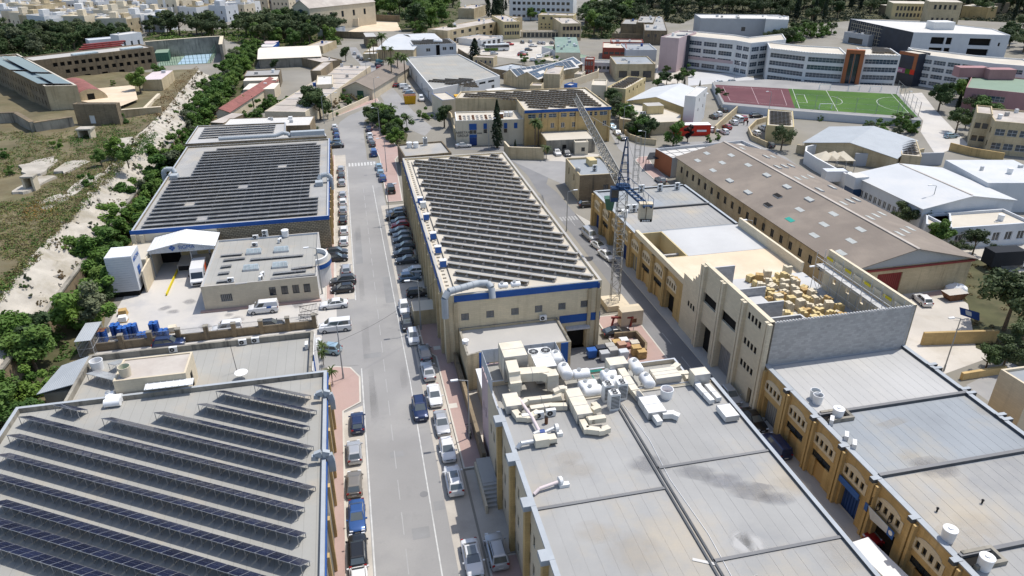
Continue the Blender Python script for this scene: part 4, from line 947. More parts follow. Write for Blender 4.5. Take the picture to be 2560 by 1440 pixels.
for i,p in enumerate((zz(1215,1020,6.4),zz(1400,1225,6.4),zz(1500,1330,6.4))):ac('%s white condenser from the light well on the workshop roof edge'%nth(i),p,TH+.9,1,'workshop roof condensers')
t=thing('roof_vent','farther black vent stub on the grey workshop roof','vent',P(9,2245,890,6.4));b=MB();p=P(9,2245,890,6.4);b.cyl(p,p+Vector((0,0,.35)),.07,.07,'black',8);b.cyl(p+Vector((0,0,.35)),p+Vector((0,0,.45)),.13,.1,'black',8);b.build('pipe',t)
t=thing('roof_vent','nearer black vent stub on the grey workshop roof','vent',P(9,1910,945,6.4));b=MB();p=P(9,1910,950,6.4);b.cyl(p,p+Vector((0,0,.35)),.07,.07,'black',8);b.cyl(p+Vector((0,0,.35)),p+Vector((0,0,.45)),.13,.1,'black',8);b.build('pipe',t)
yy=lambda x,y,z=6.45:PZ(1460,460,.1953,x,y,z)
for i,(x,y)in enumerate(((555,365),(640,358),(730,350))):ac('%s twin-fan condenser of the three at the roof step'%('left','middle','right')[i],yy(x,y),TH,2,'roof step condensers')
for i,(x,y)in enumerate(((735,100),(970,90),(1190,72))):ac('%s twin-fan condenser along the far workshop parapet'%('left','middle','right')[i],yy(x,y),TH,2,'far parapet condensers')
barrel_tank('white tank behind the crane mast on the workshop roof',yy(515,420),.6,1.2)
for x,y,la,lb,ro_,m in((2260,1080,2.4,2.2,0,'stain_tan'),(1720,550,1.2,1.6,0,'stain_tan'),(1580,290,2.8,.5,.2,'stain_tan'),(2270,200,1.3,1.2,0,'stain_tan'),(2060,1150,2.2,1.6,.4,'stain_tan'),(1900,620,2.5,1.5,0,'stain_dark')):ragged(YW,gp(9,x,y,6.42),la,lb,ro_,6.425,m)
b=MB();gbox(b,42.4,46.6,87.9,88.1,.2,YZ-.1,'yellow_wall');gbox(b,42.4,46.6,97.5,97.7,.2,YZ-.1,'yellow_wall');gbox(b,46.4,46.6,88.1,97.5,.2,YZ-.06,'yellow_wall');gbox(b,43,46.4,90.5,90.9,3.5,5.6,'blockwork');b.build('court_wall',YW)
t=thing('shop_sign','white banner with blue ends over the open workshop door','sign',A(41.9,38,3.2));b=MB();q=[A(41.5,39.5,3.95),A(41.5,36.9,3.95),A(41.5,36.9,3.2),A(41.5,38.9,2.9)];b.hexa(q,[v+A(.04,0)for v in q],'white_cool');b.build('banner',t)
for b0,b1 in((36.15,36.88),(39.52,39.9)):b=MB();gbox(b,41.5,41.55,b0,b1,3.15,3.97,'bin_blue');b.build('end_panel',t)
b=MB();b.cyl(A(41.49,36.5,3.62),A(41.48,36.5,3.62),.24,.24,'tank_white',14);b.build('logo',t)
for k in(0,1,3):b=MB();x=39.45-(2.325-1.35+k*.75)+.9;f_=[A(41.9,x,4.15),A(41.5,x-.02,4.15),A(41.5,x-.02,4.95),A(41.9,x,4.95)];[b.bar(f_[i],f_[(i+1)%4],.05,'black')for i in range(4)];b.build('open_casement',YW)
t=thing('shop_sign','blue fascia board over the dark blue workshop door','sign',A(41.9,42,3.3));b=MB();gbox(b,41.7,41.78,41.0,44.0,3.05,3.7,'bin_blue');b.build('board',t)
CS=thing('construction_shell','unfinished new storey of pale limestone and grey blockwork','building',A(51,68,0));b=MB();wn=[]
Lc=79.2-58.62
def cf(bb):return 79.2-bb
ops=[(cf(73.2),cf(70.4),0,4.1,'dvoid',.8),(cf(68.4),cf(65.2),0,4.0,'shut',.5)]
for bb in(61.5,):
 for z0 in(4.0,6.9,10.2):ops+=[(cf(bb+1.5)+k*.75,cf(bb+1.5)+k*.75+.5,z0,z0+.85,'plain',.14)for k in range(4)]
ops+=[(cf(77.3)+k*.75,cf(77.3)+k*.75+.5,4.3,5.1,'plain',.14)for k in range(4)]
ops+=[(cf(73.4),cf(69.6),7.0,8.4,'void',.3),(cf(68.6),cf(64.9),7.0,8.4,'void',.3),(cf(60.5),cf(59.3),0,2.4,'dvoid',.4)]
wall_open(b,A(41.75,79.2),A(41.75,74.2),0,8.2,[o for o in ops if o[1]<5],'limestone_new',wins=wn,depth=.3)
wall_open(b,A(41.75,74.2),A(41.75,58.62),0,12,[(o[0]-5,o[1]-5)+tuple(o[2:])for o in ops if o[0]>5],'limestone_new',wins=wn,depth=.3)
wall_open(b,A(42.3,58.62),A(42.3,74.2),6.5,12,[],'blockwork');b.prism([A(41.751,58.62),A(42.299,58.62),A(42.299,74.2),A(41.751,74.2)],11.99,12.05,'limestone_new');b.prism([A(41.751,74.2),A(42.299,74.2),A(42.299,79.2),A(41.751,79.2)],6.4,8.25,'limestone_new')
for k in range(4):b.prism([A(41.751,74.2),A(42.299,74.2),A(42.299,76.6-k*.6),A(41.751,76.6-k*.6)],8.25+k*.55,8.8+k*.55,'limestone_new')
b.build('facade_wall',CS)
for o,loc,rz in wn:put_open(o,CS,loc,rz)
for bb in(74.1,69.2,64.3,59.0):b=MB();gbox(b,41.3,41.748,bb-.3,bb+.1,0,11.95,'limestone_new');gbox(b,41.3,41.748,bb-.85,bb-.45,0,11.95,'limestone_new');b.build('pilaster',CS)
b=MB();gbox(b,42.31,59.9,58.65,58.9,6.45,11.85,'blockwork');b.build('party_wall',CS)
b=MB()
for i in range(46):gbox(b,42.6+i*.375,42.8+i*.375,58.68,58.87,11.85,11.95,'concrete_new')
b.build('block_top',CS)['kind']='stuff'
b=MB();wn=[];wall_open(b,A(60.0,58.62),A(60.0,74.4),0,12,row(5,1,15,.8,8.0,9.2,'void',.4)+row(3,1,15,2.2,10.4,11.2,'void',.4),'limestone_new',wins=wn);wall_open(b,A(59.6,74.4),A(59.6,58.62),6.45,12,row(5,.8,14.8,.8,8.0,9.2,'win',.1),'limestone_new');b.prism([A(59.601,58.62),A(59.999,58.62),A(59.999,74.4),A(59.601,74.4)],11.99,12.04,'limestone_new');b.build('rear_wall',CS)
b=MB();gbox(b,59.6,60,79.3,97,6.4,7.9,'limestone_new');b.build('parapet',CS)
b=MB();gbox(b,41.75,42.3,79.25,97,6.5,7.35,'limestone_new');b.build('parapet',CS)
for a0,a1,bb,z1 in((42.32,46.8,75.3,10.6),(42.32,48.0,69.6,10.2),(42.32,48.6,66.4,9.8),(42.32,48.9,63.2,9.6)):
 b=MB();gbox(b,a0,a1,bb,bb+.25,6.45,z1,'blockwork','concrete_new');b.build('partition_wall',CS)
b=MB();gbox(b,48.7,48.95,59.0,63.2,6.45,9.6,'blockwork','concrete_new');b.build('partition_wall',CS)
b=MB();gbox(b,42.32,47.4,67.6,69.5,8.9,9.1,'concrete_new');b.build('slab',CS)
SC=thing('scaffold','steel scaffold with pale deck along the unfinished rear wall','scaffold',A(58.7,67,6.5))
for i in range(9):
 for a0 in(58.0,59.2):b=MB();p=A(a0,59.6+i*1.85,6.45);b.cyl(p,p+Vector((0,0,5.6)),.04,.04,'galv',6);b.build('standard',SC)
for i in range(8):
 b=MB();gbox(b,58.05,59.15,59.65+i*1.85,61.4+i*1.85,10.05,10.13,'concrete_new');b.build('deck_board',SC)
 for z in(8.3,9.9,11.2):
  b=MB();b.bar(A(58.0,59.6+i*1.85,z),A(58.0,61.45+i*1.85,z),.05,'galv');b.build('ledger',SC)
 b=MB();b.bar(A(58.0,59.6+i*1.85,6.5),A(58.0,61.45+i*1.85,8.3),.045,'galv');b.build('brace',SC)
 b=MB();gbox(b,59.3,59.36,59.8+i*1.85,61.2+i*1.85,10.9,11.25,'yellow_paint' if i%2 else 'limestone_new');b.build('formwork_board',SC)
def pallet(loc,rz,nx,ny,nz,m,label,missing=0):
 t=thing('block_stack',label,'block stack',loc,'block stacks on the new slab');ca,sa=math.cos(rz),math.sin(rz)
 pb=MB();pb.box(loc,(1.05,.9,.1),'wood',rz);pb.build('pallet',t)
 tot=nx*ny*nz-missing;k=0;bw,bd,bh=1.0/nx,.86/ny,.27;b=MB()
 for z in range(nz):
  for x in range(nx):
   for y in range(ny):
    if k>=tot:break
    k+=1;px=(x+.5)*bw-.5;py=(y+.5)*bd-.43
    b.box((loc[0]+px*ca-py*sa,loc[1]+px*sa+py*ca,loc[2]+.11+z*(bh+.008)),(bw-.03,bd-.03,bh),m,rz)
 o=b.build('block',t);o['kind']='stuff'
kk=0;placed=[]
for i in range(900):
 a_,b_=R.uniform(49.5,57.2),R.uniform(60.0,78.2)
 if b_>74 and a_<51:continue
 if any((a_-x)**2+(b_-y)**2<1.15 for x,y in placed):continue
 placed.append((a_,b_));grey=b_<66 and R.random()<.55
 if kk>=115:break
 nz=R.choice((3,4,4,5,5,6));nx=R.choice((2,2,3))
 pallet(A(a_,b_,6.46),TH+R.uniform(-.5,.5),nx,2,nz,'blockwork' if grey else R.choice(('limestone_new','block_yellow','block_yellow','wood','limestone_new')),'%s block stack %s courses high on the unfinished slab'%('grey concrete' if grey else 'yellow limestone',{3:'three',4:'four',5:'five',6:'six'}[nz]),R.randint(0,3));kk+=1
# ================================================================== hall with the dense solar roof, office, yard
SH=building('factory_hall','wide blue-trimmed hall with dense grey solar rows','building',rect(-36.8,-5.6,117.6,168.5),6.0,wall='rough_stone',roof='felt_grey',par=(.35,.3),cap='galv',wallmats={3:'limestone_old',2:'limestone_old'})
b=MB();gbox(b,-37.0,-5.5,117.5,117.59,5.35,6.05,'blue_paint');gbox(b,-5.59,-5.5,117.6,168.5,5.3,6.05,'blue_paint');b.build('fascia',SH)
b=MB();gbox(b,-36.8,-23.8,117.52,117.58,0,5.35,'cream_paint');gbox(b,-36.9,-36.2,117.2,117.51,0,5.4,'limestone_new');gbox(b,-35.6,-35.0,117.2,117.51,0,5.3,'limestone_new');b.build('render_panel',SH)
for i in range(13):b=MB();gbox(b,-5.59,-5.3,119+i*3.9,119.4+i*3.9,0,5.25,'limestone_ochre');b.build('pilaster',SH)
for i in range(24):
 bb=119.2+i*1.98;a0=-35.6 if bb<145 else-32.4;a1=-6.9 if not 128<bb<136 else-9.0
 if bb>163:a0=-30
 solar_row('%s solar panel row from the near edge of the wide blue-trimmed hall'%nth(i),A(a0,bb),A(a1,bb),5.66,.46,.2,1.3,1.66,'solar rows on the blue-trimmed hall',every=3,skip=tuple(k for k in range(20)if R.random()<.012))
SU=building('factory_wing','rear wing of the blue-trimmed hall with dark solar rows','building',[A(-37,168.52),A(-6.2,168.52),A(-6.6,171.5),A(-15.6,172.5),A(-16.2,184),A(-37,185)],6.6,wall='limestone_old',roof='felt_pale',par=(.3,.25),cap='galv')
for i in range(5):solar_row('%s solar panel row from the near edge of the hall rear wing'%nth(i),A(-35,173.2+i*2.2),A(-17,173.2+i*2.2),6.3,.5,.16,1.2,1.66,'solar rows on the hall rear wing',every=3)
t=thing('vent_duct','long grey duct with curved end across the hall roof','duct',A(-20,169.6,6.6));b=MB()
for p,q in zip(*(lambda l:(l,l[1:]))([A(-30,169.7,7.0),A(-17.5,169.7,7.0),A(-15.8,170.0,7.5),A(-14.6,169.8,7.2),A(-14.4,169.4,6.8)])):b.cyl(p,q,.45,.45,'duct_grey',12)
gbox(b,-14.2,-6.6,169.2,170.6,6.7,7.7,'duct_grey');b.build('duct',t,True)
for nm,a_,bb in(('left',-36.9,147.5),('street-side',-5.8,137)):
 t=thing('vent_duct','grey hooked duct on the %s edge of the hall roof'%nm,'duct',A(a_,bb,5.7));s=1 if a_<-20 else-1;b=MB();pts=[A(a_-s*.6,bb,4.2),A(a_-s*.6,bb,6.6),A(a_,bb,7.2),A(a_+s*1.2,bb,7.1),A(a_+s*1.6,bb-.3,6.4)]
 for p,q in zip(pts,pts[1:]):b.cyl(p,q,.48,.48,'duct_grey',12)
 b.build('duct',t,True);b=MB();gbox(b,a_+s*1.6-.7,a_+s*1.6+.7,bb-2.4,bb-.7,5.7,6.5,'duct_grey');b.build('silencer',t)
sheet('yard',rect(-36.4,-5.0,90.0,117.45),.034,'yard','pale concrete yard of the blue-trimmed hall')
sheet('entry_road',[A(-7,79.2),A(-2.3,78.8),A(-2.3,97.4),A(-5.1,97.4),A(-7.4,89.5)],.030,'asphalt','asphalt entry beside the yard gate')
sheet('back_passage',rect(-36,-7,78.6,89.6),.032,'yard','narrow concrete passage behind the yard wall')
CN=thing('loading_canopy','white gabled loading canopy with blue company lettering','canopy',A(-28.4,114));b=MB()
for s_,(x0,x1)in((0,(-33.4,-28.4)),(1,(-28.4,-23.3))):
 z0,z1=(4.6,5.6)if s_==0 else(5.6,4.6)
 c=[A(x0,111.6,z0),A(x1,111.6,z1),A(x1,117.4,z1+.0),A(x0,117.4,z0)];b.hexa(c,[v+Vector((0,0,.09))for v in c],'sheet_white')
 for k in range(9):x=x0+(x1-x0)*(k+.5)/9;z=z0+(z1-z0)*(k+.5)/9+.09;b.bar(A(x,111.6,z),A(x,117.4,z),.06,'sheet_white')
b.build('roof',CN);b=MB();b.hexa([A(-33.2,111.75,4.1),A(-23.5,111.75,4.1),A(-23.5,111.9,4.1),A(-33.2,111.9,4.1)],[A(-33.2,111.75,4.62),A(-23.5,111.75,4.62),A(-23.5,111.9,4.62),A(-33.2,111.9,4.62)],'white_cool');b.poly([A(-33.2,111.75,4.62),A(-23.5,111.75,4.62),A(-28.4,111.75,5.58)],'white_cool')
for k in range(38):b.bar(A(-33+k*.25,111.73,4.1),A(-33+k*.25,111.73,4.62+.96*(1-abs(k*.25-4.6)/4.9)),.05,'white_cool')
b.build('gable_panel',CN)
for x in(-33.1,-27.2,-23.6):b=MB();b.bar(A(x,112,0),A(x,112,4.1),.18,'pole_grey');b.build('column',CN)
text(CN,'SIGMA',A(-27.6,111.66,4.85),.85,'bin_blue',TH);b=MB();[gbox(b,-28.6+k*.3,-28.42+k*.3,111.64,111.66,4.28,4.42,'grey_paint')for k in range(7)];b.build('small_lettering',CN)
b=MB();c=A(-29.7,111.66,4.85);dd=A(1,0)-A(0,0)
for k in range(4):o=c+dd*(.27*math.cos(k*1.5708))+Vector((0,0,.27*math.sin(k*1.5708)));b.poly([o+dd*(.24*math.cos(j*1.5708))+Vector((0,0,.24*math.sin(j*1.5708)))for j in range(4)],'bin_blue')
b.build('logo',CN)
b=MB();gbox(b,-33.4,-33.15,106.5,117.4,0,3.6,'limestone_pale');b.build('side_wall',CN)
b=MB();gbox(b,-30.2,-30.05,104.6,113.5,.03,.45,'yellow_paint');b.build('ramp_kerb',CN);b=MB();gbox(b,-30.0,-24.0,113.2,117.4,.03,1.1,'screed_grey');gbox(b,-29.8,-27.4,113.0,113.19,.3,1.0,'tyre');b.build('loading_dock',CN)
b=MB();gbox(b,-29.9,-24,117.38,117.5,1.1,4.0,'yellow_wall');gbox(b,-28.6,-27.5,117.33,117.375,1.1,3.4,'white_paint');gbox(b,-33.1,-30.1,117.38,117.5,.03,4.2,'void');b.build('back_panel',CN)
SB=building('store_building','small flat store behind the white sign tower','building',rect(-36.7,-33.45,110.2,117.4),4.0,wall='cream_paint',roof='screed',par=(.15,.15))
ST=thing('sign_tower','white panelled sign tower with blue company logo','sign',A(-36,108));b=MB();tz=6.6
gbox(b,-37.6,-33.9,105.6,109.6,.9,tz,'white_cool','sheet_white');b.build('tower',ST)
for k in range(15):b=MB();gbox(b,-37.6,-33.9,105.55,105.595,.95+k*.375,1.27+k*.375,'grey_paint' if 0 else 'white_cool');b.build('cladding_board',ST)
b=MB();gbox(b,-37.4,-34.1,105.8,109.4,.0,.9,'void');b.build('base',ST)
text(ST,'SIGMA',A(-33.87,107.7,5.7),.95,'bin_blue',TH+rad(90));b=MB()
for k,(x,z)in enumerate(((107.0,3.6),(107.7,3.6),(107.0,2.9),(107.7,2.9))):gbox(b,-33.89,-33.86,x,x+.6,z,z+.6,'bin_blue')
gbox(b,-33.89,-33.86,106.1,106.5,5.4,5.95,'bin_blue');b.build('logo',ST)
OF=building('office_building','low grey office with roof skylights beside the yard','building',rect(-23.6,-7.4,98.2,115.6),4.0,wall='white_cool',roof='felt_old',par=(.3,.2),cap='screed_grey',op={0:[(2.4,4.0,1.3,2.5,'bars')]+[(s,s+.95,1.5,2.9,'dark')for s in(9.2,10.9,12.5,14.1,15.4)]},wallmats={0:'limestone_pale',1:'white_paint'})
b=MB();gbox(b,-24.2,-7.2,97.6,98.19,0.03,.25,'pink_paving');b.build('plinth_step',OF)
b=MB();n=16;cc=A(-7.6,104.6)
pts=[cc+A(2.0*math.cos(t),2.6*math.sin(t))for t in[rad(-90+180*k/n)for k in range(n+1)]]
b.prism(ccw([p.xy for p in pts]),0,3.3,'white_paint');b.prism(ccw([(cc+(p-cc)*1.12).xy for p in pts]),3.3,4.05,'blue_paint','felt_old');b.build('rounded_bay',OF)
b=MB();po=[cc+(p-cc)*.92 for p in pts];pi_=[cc+(p-cc)*.78 for p in pts]
for k in range(n):b.hexa([(*q.xy,4.06)for q in(po[k],po[k+1],pi_[k+1],pi_[k])],[(*q.xy,4.75)for q in(po[k],po[k+1],pi_[k+1],pi_[k])],'white_paint')
b.build('curved_parapet',OF)
for i,(x,y)in enumerate(((1890,440),(2095,425),(1870,560),(2085,540))):
 c=P(4,x,y,4);t=b=MB();zz0=3.7;w,d=1.15,.75;rot=TH
 q=[c+A(sx*w,sy*d)for sx,sy in((-1,-1),(1,-1),(1,1),(-1,1))];qi=[c+A(sx*w*.9,sy*d*.25)for sx,sy in((-1,-1),(1,-1),(1,1),(-1,1))]
 b.hexa([(*p.xy,zz0)for p in q],[(*p.xy,zz0+.3)for p in q],'galv');b.hexa([(*p.xy,zz0+.3)for p in q],[(*p.xy,zz0+.75)for p in qi],'glass_pale')
 for k in range(5):e=(q[0]+(q[1]-q[0])*(k/4));f=(qi[0]+(qi[1]-qi[0])*(k/4));b.bar((*e.xy,zz0+.3),(*f.xy,zz0+.77),.05,'galv')
 b.build('skylight',OF)
off_rows=[((1610,670),(1750,655)),((1620,610),(1770,595)),((1640,560),(1800,540)),((1660,510),(1850,490)),((1640,475),(1800,462)),((1860,505),(2270,470)),((1750,690),(1920,668)),((2010,650),(2350,615)),((2030,610),(2350,578)),((2170,575),(2350,550)),((2180,430),(2280,418))]
for i,(l,r)in enumerate(off_rows):solar_row('%s low solar row counted across the office roof'%nth(i),P(4,*l,4),P(4,*r,4),3.7,.35,.12,1.02,1.6,'low solar rows on the office roof',every=2)
for i,(x,y,k)in enumerate(((1905,350,1),(1978,340,2),(1900,405,1),(1720,670,1),(1945,655,1),(1955,630,1),(2085,375,1))):
 ac('%s air conditioner from the hall wall on the office roof'%nth(i),P(4,x,y,3.7),TH+(0 if i<4 else 1.2),k,'office roof air conditioners')
barrel_tank('white water tank on the office roof by the hall wall',P(4,2125,330,3.8),.6,1.15)
YWL=thing('yard_wall','stone yard wall with piers and thin railings','wall',A(-22,90));b=MB();gbox(b,-36.3,-7.7,89.65,89.95,0,1.15,'limestone_old');b.build('wall',YWL)
for i in range(9):
 a0=-36.2+i*3.53;b=MB();gbox(b,a0-.28,a0+.28,89.52,90.08,0,2.05,'limestone_old');gbox(b,a0-.33,a0+.33,89.47,90.13,2.05,2.2,'limestone_black');b.build('pier',YWL)
for i in range(8):
 a0=-36.2+i*3.53+.3;b=MB()
 for z in(1.25,1.95):b.bar(A(a0,89.8,z),A(a0+2.93,89.8,z),.035,'pole_grey')
 for k in range(20):b.bar(A(a0+k*.15,89.8,1.15),A(a0+k*.15,89.8,2.1),.02,'pole_grey')
 b.build('railing',YWL)
for i,(p,q)in enumerate(((A(-7.6,93.4),A(-10.0,93.0)),(A(-7.6,90.2),A(-10.0,90.6)))):
 t=thing('yard_gate',('far' if i==0 else 'near')+' black steel leaf of the open yard gate','gate',p);b=MB()
 for z in(.15,1.0,1.9):b.bar(p+Vector((0,0,z)),q+Vector((0,0,z)),.06,'dark_metal')
 b.bar(p+Vector((0,0,.15)),q+Vector((0,0,1.9)),.05,'dark_metal');b.build('frame',t);b=MB()
 for k in range(13):e=p.lerp(q,k/12);b.bar(e+Vector((0,0,.1)),e+Vector((0,0,2.0)),.03,'dark_metal')
 b.build('bars',t)
_b=MB();_b.loft([ring((0,0,0),.29,14),ring((0,0,.3),.29,14),ring((0,0,.31),.305,14),ring((0,0,.34),.29,14),ring((0,0,.58),.29,14),ring((0,0,.6),.305,14),ring((0,0,.62),.29,14),ring((0,0,.88),.29,14)],'tank_blue');DRUM=_b.mesh('drum',smooth=True)
_b=MB();_b.cyl((0,0,.88),(0,0,.9),.3,.3,'bin_blue',14);DLID=_b.mesh('lid');_b=MB();_b.cyl((0,0,.88),(0,0,.9),.3,.3,'rust',14);DLIR=_b.mesh('lid')
_b=MB();_b.box((0,0,0),(1.2,1.0,.13),'wood');PALM=_b.mesh('pallet')
def drum(loc,rusty,label):
 t=thing('oil_drum',label,'drum',loc,'blue drums by the yard wall');inst(DRUM,'barrel',t,loc);inst(DLIR if rusty else DLID,'lid',t,loc)
for gi,(a_,b_,tiers,rusty)in enumerate(((-35.6,92.0,2,True),(-34.2,93.2,2,False),(-33.0,92.2,2,False),(-31.9,92.6,2,False),(-30.6,91.6,1,False),(-29.2,92.6,2,False),(-28.0,91.9,1,False))):
 inst(PALM,'pallet',None,A(a_,b_,.035),TH);tag(bpy.context.scene.objects[-1]if 0 else[o for o in COL.objects if o.name.startswith('pallet')][-1],'wooden pallet under the %s cluster of blue drums'%nth(gi),'pallet','pallets under drums')
 for z in range(tiers):
  for x in(-.3,.3):
   for y in(-.28,.28):drum(A(a_+x,b_+y,.17+z*.92),rusty and z==tiers-1,'%s blue drum in the %s cluster along the yard wall'%('upper' if z else 'lower',nth(gi)))
t=thing('wire_cage','grey mesh cage at the ditch corner of the yard','cage',A(-36.5,91.5));b=MB();c0=[(-37.6,88.6),(-35.8,88.6),(-35.8,93.4),(-37.6,93.4)]
for i in range(4):
 p,q=A(*c0[i]),A(*c0[(i+1)%4]);b.bar(p,p+Vector((0,0,2.4)),.07,'galv')
 for z in(.1,1.2,2.4):b.bar(p+Vector((0,0,z)),q+Vector((0,0,z)),.05,'galv')
 for k in range(12):e=p.lerp(q,k/12);b.bar(e,e+Vector((0,0,2.4)),.02,'galv')
b.build('frame',t);b=MB();gbox(b,-37.7,-35.7,88.5,93.5,2.42,2.46,'sheet_grey');b.build('roof',t)
for i,(x,y,m,l)in enumerate(((915,900,'wood','orange timber pallet leaning at the yard edge'),(915,950,'tank_white','white foam block at the yard edge'),(1285,1025,'cream_paint','yellowish bagged pallet behind the yard wall'))):
 c=P(4,x,y,.3);t=thing('pallet_load',l,'pallet',c);b=MB();b.box((c.x,c.y,.035),(1.2,1.0,.13),'wood',TH);b.build('pallet',t);b=MB()
 for k in range(3):b.box((c.x,c.y,.17+k*.24),(1.1-.05*k,.95,.22),m,TH+.06*k)
 b.build('load',t)
# ================================================================== brown asbestos shed behind the workshops
BS,ro=gable('warehouse_shed','long brown corrugated shed with red doors','shed',rect(68.6,90.2,80.6,139.5),5.0,7.6,'asbestos','limestone',axis=1,op={0:[(5.3,9.6,0,3.9,'dred')],3:row(20,1,57,1.0,2.2,3.6,'dark')},gablemat='sheet_grey',over=.5)
b=MB();b.bar(A(79.4,80,7.75),A(79.4,140,7.75),.5,'roof_old',.14);b.build('ridge_cap',BS);b=MB();gbox(b,68.4,90.4,80.3,80.55,4.55,4.85,'red_metal');b.build('lintel',BS)
def on_roof(a,bb):
 s=(a-68.6)/10.8 if a<79.4 else(90.2-a)/10.8
 return 5.0+2.6*s+.14
for side in(0,1):
 for r_ in range(3):
  for i in range(8):
   a0=(70.3+r_*3.1)if side==0 else(81.3+r_*3.0);bb=84.5+i*7+r_*2.2+(1.5 if side else 0)
   if bb>136 or R.random()<.12:continue
   bm=MB();kind=R.random();m='void' if(side==0 and r_==1 and i in(3,))or(side==0 and r_==0 and i==3)else('teal' if side==0 and r_==0 and i==2 else 'skylight')
   c=[A(a0,bb),A(a0+.85,bb),A(a0+.85,bb+1.9),A(a0,bb+1.9)];zs=[on_roof(a0,0),on_roof(a0+.85,0)];zs=[zs[0],zs[1],zs[1],zs[0]]
   hi=.2 if(kind<.45 and bb>100)else .03
   bm.hexa([(*p.xy,z-.05)for p,z in zip(c,zs)],[(*p.xy,z+hi)for p,z in zip(c,zs)],'galv' if hi>.1 else m,m);bm.build('skylight',BS)
BH=building('storage_building','low grey store with slabbed roof behind the brown shed','building',para(Z5(1050,1130,4.5),Z5(2350,1000,4.5),Z5(2120,870,4.5)),4.5,wall='grey_paint',roof='roof_white',par=(.6,.3),wallmats={3:'orange_wall'})
g0=para(Z5(1050,1130,4.5),Z5(2350,1000,4.5),Z5(2120,870,4.5));b=MB()
for k in range(1,9):p=g0[0].lerp(g0[1],k/9);q=g0[3].lerp(g0[2],k/9);b.bar((*p,3.93),(*q,3.93),.12,'asphalt_dark',.05)
for k in range(1,3):p=g0[0].lerp(g0[3],k/3);q=g0[1].lerp(g0[2],k/3);b.bar((*p,3.94),(*q,3.94),.12,'asphalt_dark',.05)
b.build('slab_joint',BH)
# ================================================================== tower crane
CX,CY,CZ=15.1,92.3,18.2
CR=thing('tower_crane','tall lattice tower crane with blue slewing gear','crane',(CX,CY,0))
def lattice(b,p,q,w0,w1,step,m,r=.05,tri=False):
 p=Vector(p);q=Vector(q);L=(q-p).length;d=(q-p)/L;up=Vector((0,0,1))if abs(d.z)<.9 else Vector((0,1,0));x=d.cross(up).normalized();y=x.cross(d)
 cs=((-.5,-.5),(.5,-.5),(.5,.5),(-.5,.5))if not tri else((-.5,-.4),(.5,-.4),(0,.6));n=max(2,int(L/step));nodes=[]
 for i in range(n+1):w=w0+(w1-w0)*i/n;c=p+d*(L*i/n);nodes.append([c+x*(a*w)+y*(e*w)for a,e in cs])
 for i in range(n):
  for k in range(len(cs)):
   k2=(k+1)%len(cs);b.bar(nodes[i][k],nodes[i+1][k],r*1.7,m);b.bar(nodes[i][k],nodes[i+1][k2],r,m)if i%2 else b.bar(nodes[i][k2],nodes[i+1][k],r,m)
   if i%1==0:b.bar(nodes[i][k],nodes[i][k2],r,m)
b=MB();lattice(b,(CX,CY,1.2),(CX,CY,CZ),1.25,1.25,1.3,'crane_grey',.05);b.build('mast',CR)
JT=W(1440,242,19.2)
b=MB();lattice(b,(CX-.1,CY+1.2,18.9),JT,1.5,1.0,1.35,'crane_grey',.07,True);b.build('jib',CR)
CE=Vector((CX+1.9,CY-8.2,18.5))
b=MB();b.bar((CX-.35,CY,18.6),CE+Vector((-.35,0,0)),.16,'crane_blue',.26);b.bar((CX+.45,CY,18.6),CE+Vector((.55,0,0)),.16,'crane_blue',.26)
for k in range(9):e=Vector((CX,CY,18.75)).lerp(CE+Vector((0,0,.2)),k/8);b.bar(e+Vector((-.5,0,0)),e+Vector((.6,0,0)),.3,'crane_blue',.06)
for s_ in(-.6,.8):
 b.bar((CX+s_,CY,19.7),CE+Vector((s_*.9,0,1.1)),.05,'crane_blue')
 for k in range(6):e=Vector((CX+s_,CY,18.7)).lerp(CE+Vector((s_*.9,0,.1)),k/5);b.bar(e,e+Vector((0,0,1.0)),.05,'crane_blue')
b.build('counter_jib',CR)
b=MB();ap=Vector((CX+.1,CY+.2,25.2))
for sx in(-.7,.7):
 for sy in(-.7,.7):b.bar((CX+sx,CY+sy,18.5),ap+Vector((sx*.12,sy*.12,0)),.11,'crane_blue')
for k in range(1,6):
 w=.7*(1-k/6.6);z=18.5+6.7*k/6.2
 for p,q in(((-w,-w),(w,-w)),((w,-w),(w,w)),((w,w),(-w,w)),((-w,w),(-w,-w))):b.bar((CX+p[0],CY+p[1],z),(CX+q[0],CY+q[1],z),.09,'crane_blue')
b.build('apex_frame',CR);b=MB();b.cyl((CX,CY,CZ),(CX,CY,CZ+.5),1.0,1.0,'crane_blue',14);b.build('slewing_ring',CR)
b=MB();b.tube([ap,JT.lerp(Vector((CX,CY,19.2)),.35)+Vector((0,0,.7))],.035,'crane_grey',5);b.tube([ap,CE+Vector((0,.5,.3))],.035,'crane_grey',5);b.build('tie_cable',CR)
for k in range(2):b=MB();c=CE+Vector((-.45+k*.9,.9,-1.9));b.box(c,(.8,1.0,2.2),'limestone_pale');b.build('counterweight',CR)
b=MB();b.box((CE.x,CE.y+.15,16.5),(1.5,.06,.36),'black');b.build('sign',CR);b=MB();[b.box((CE.x-.4+k*.2,CE.y+.1,16.58),(.12,.02,.2),'tank_white')for k in range(5)];b.build('lettering',CR)
b=MB();b.box((CX-1.2,CY-.4,16.6),(1.0,1.2,1.9),'crane_blue');b.poly([(CX-1.65,CY-1.01,17.2),(CX-.75,CY-1.01,17.2),(CX-.75,CY-1.01,18.3),(CX-1.65,CY-1.01,18.3)],'glass');b.build('cab',CR)
b=MB()
for sx in(1.25,1.95):
 for sy in(-.3,.4):b.bar((CX+sx,CY+sy,19),(CX+sx,CY+sy,25.3),.05,'crane_grey')
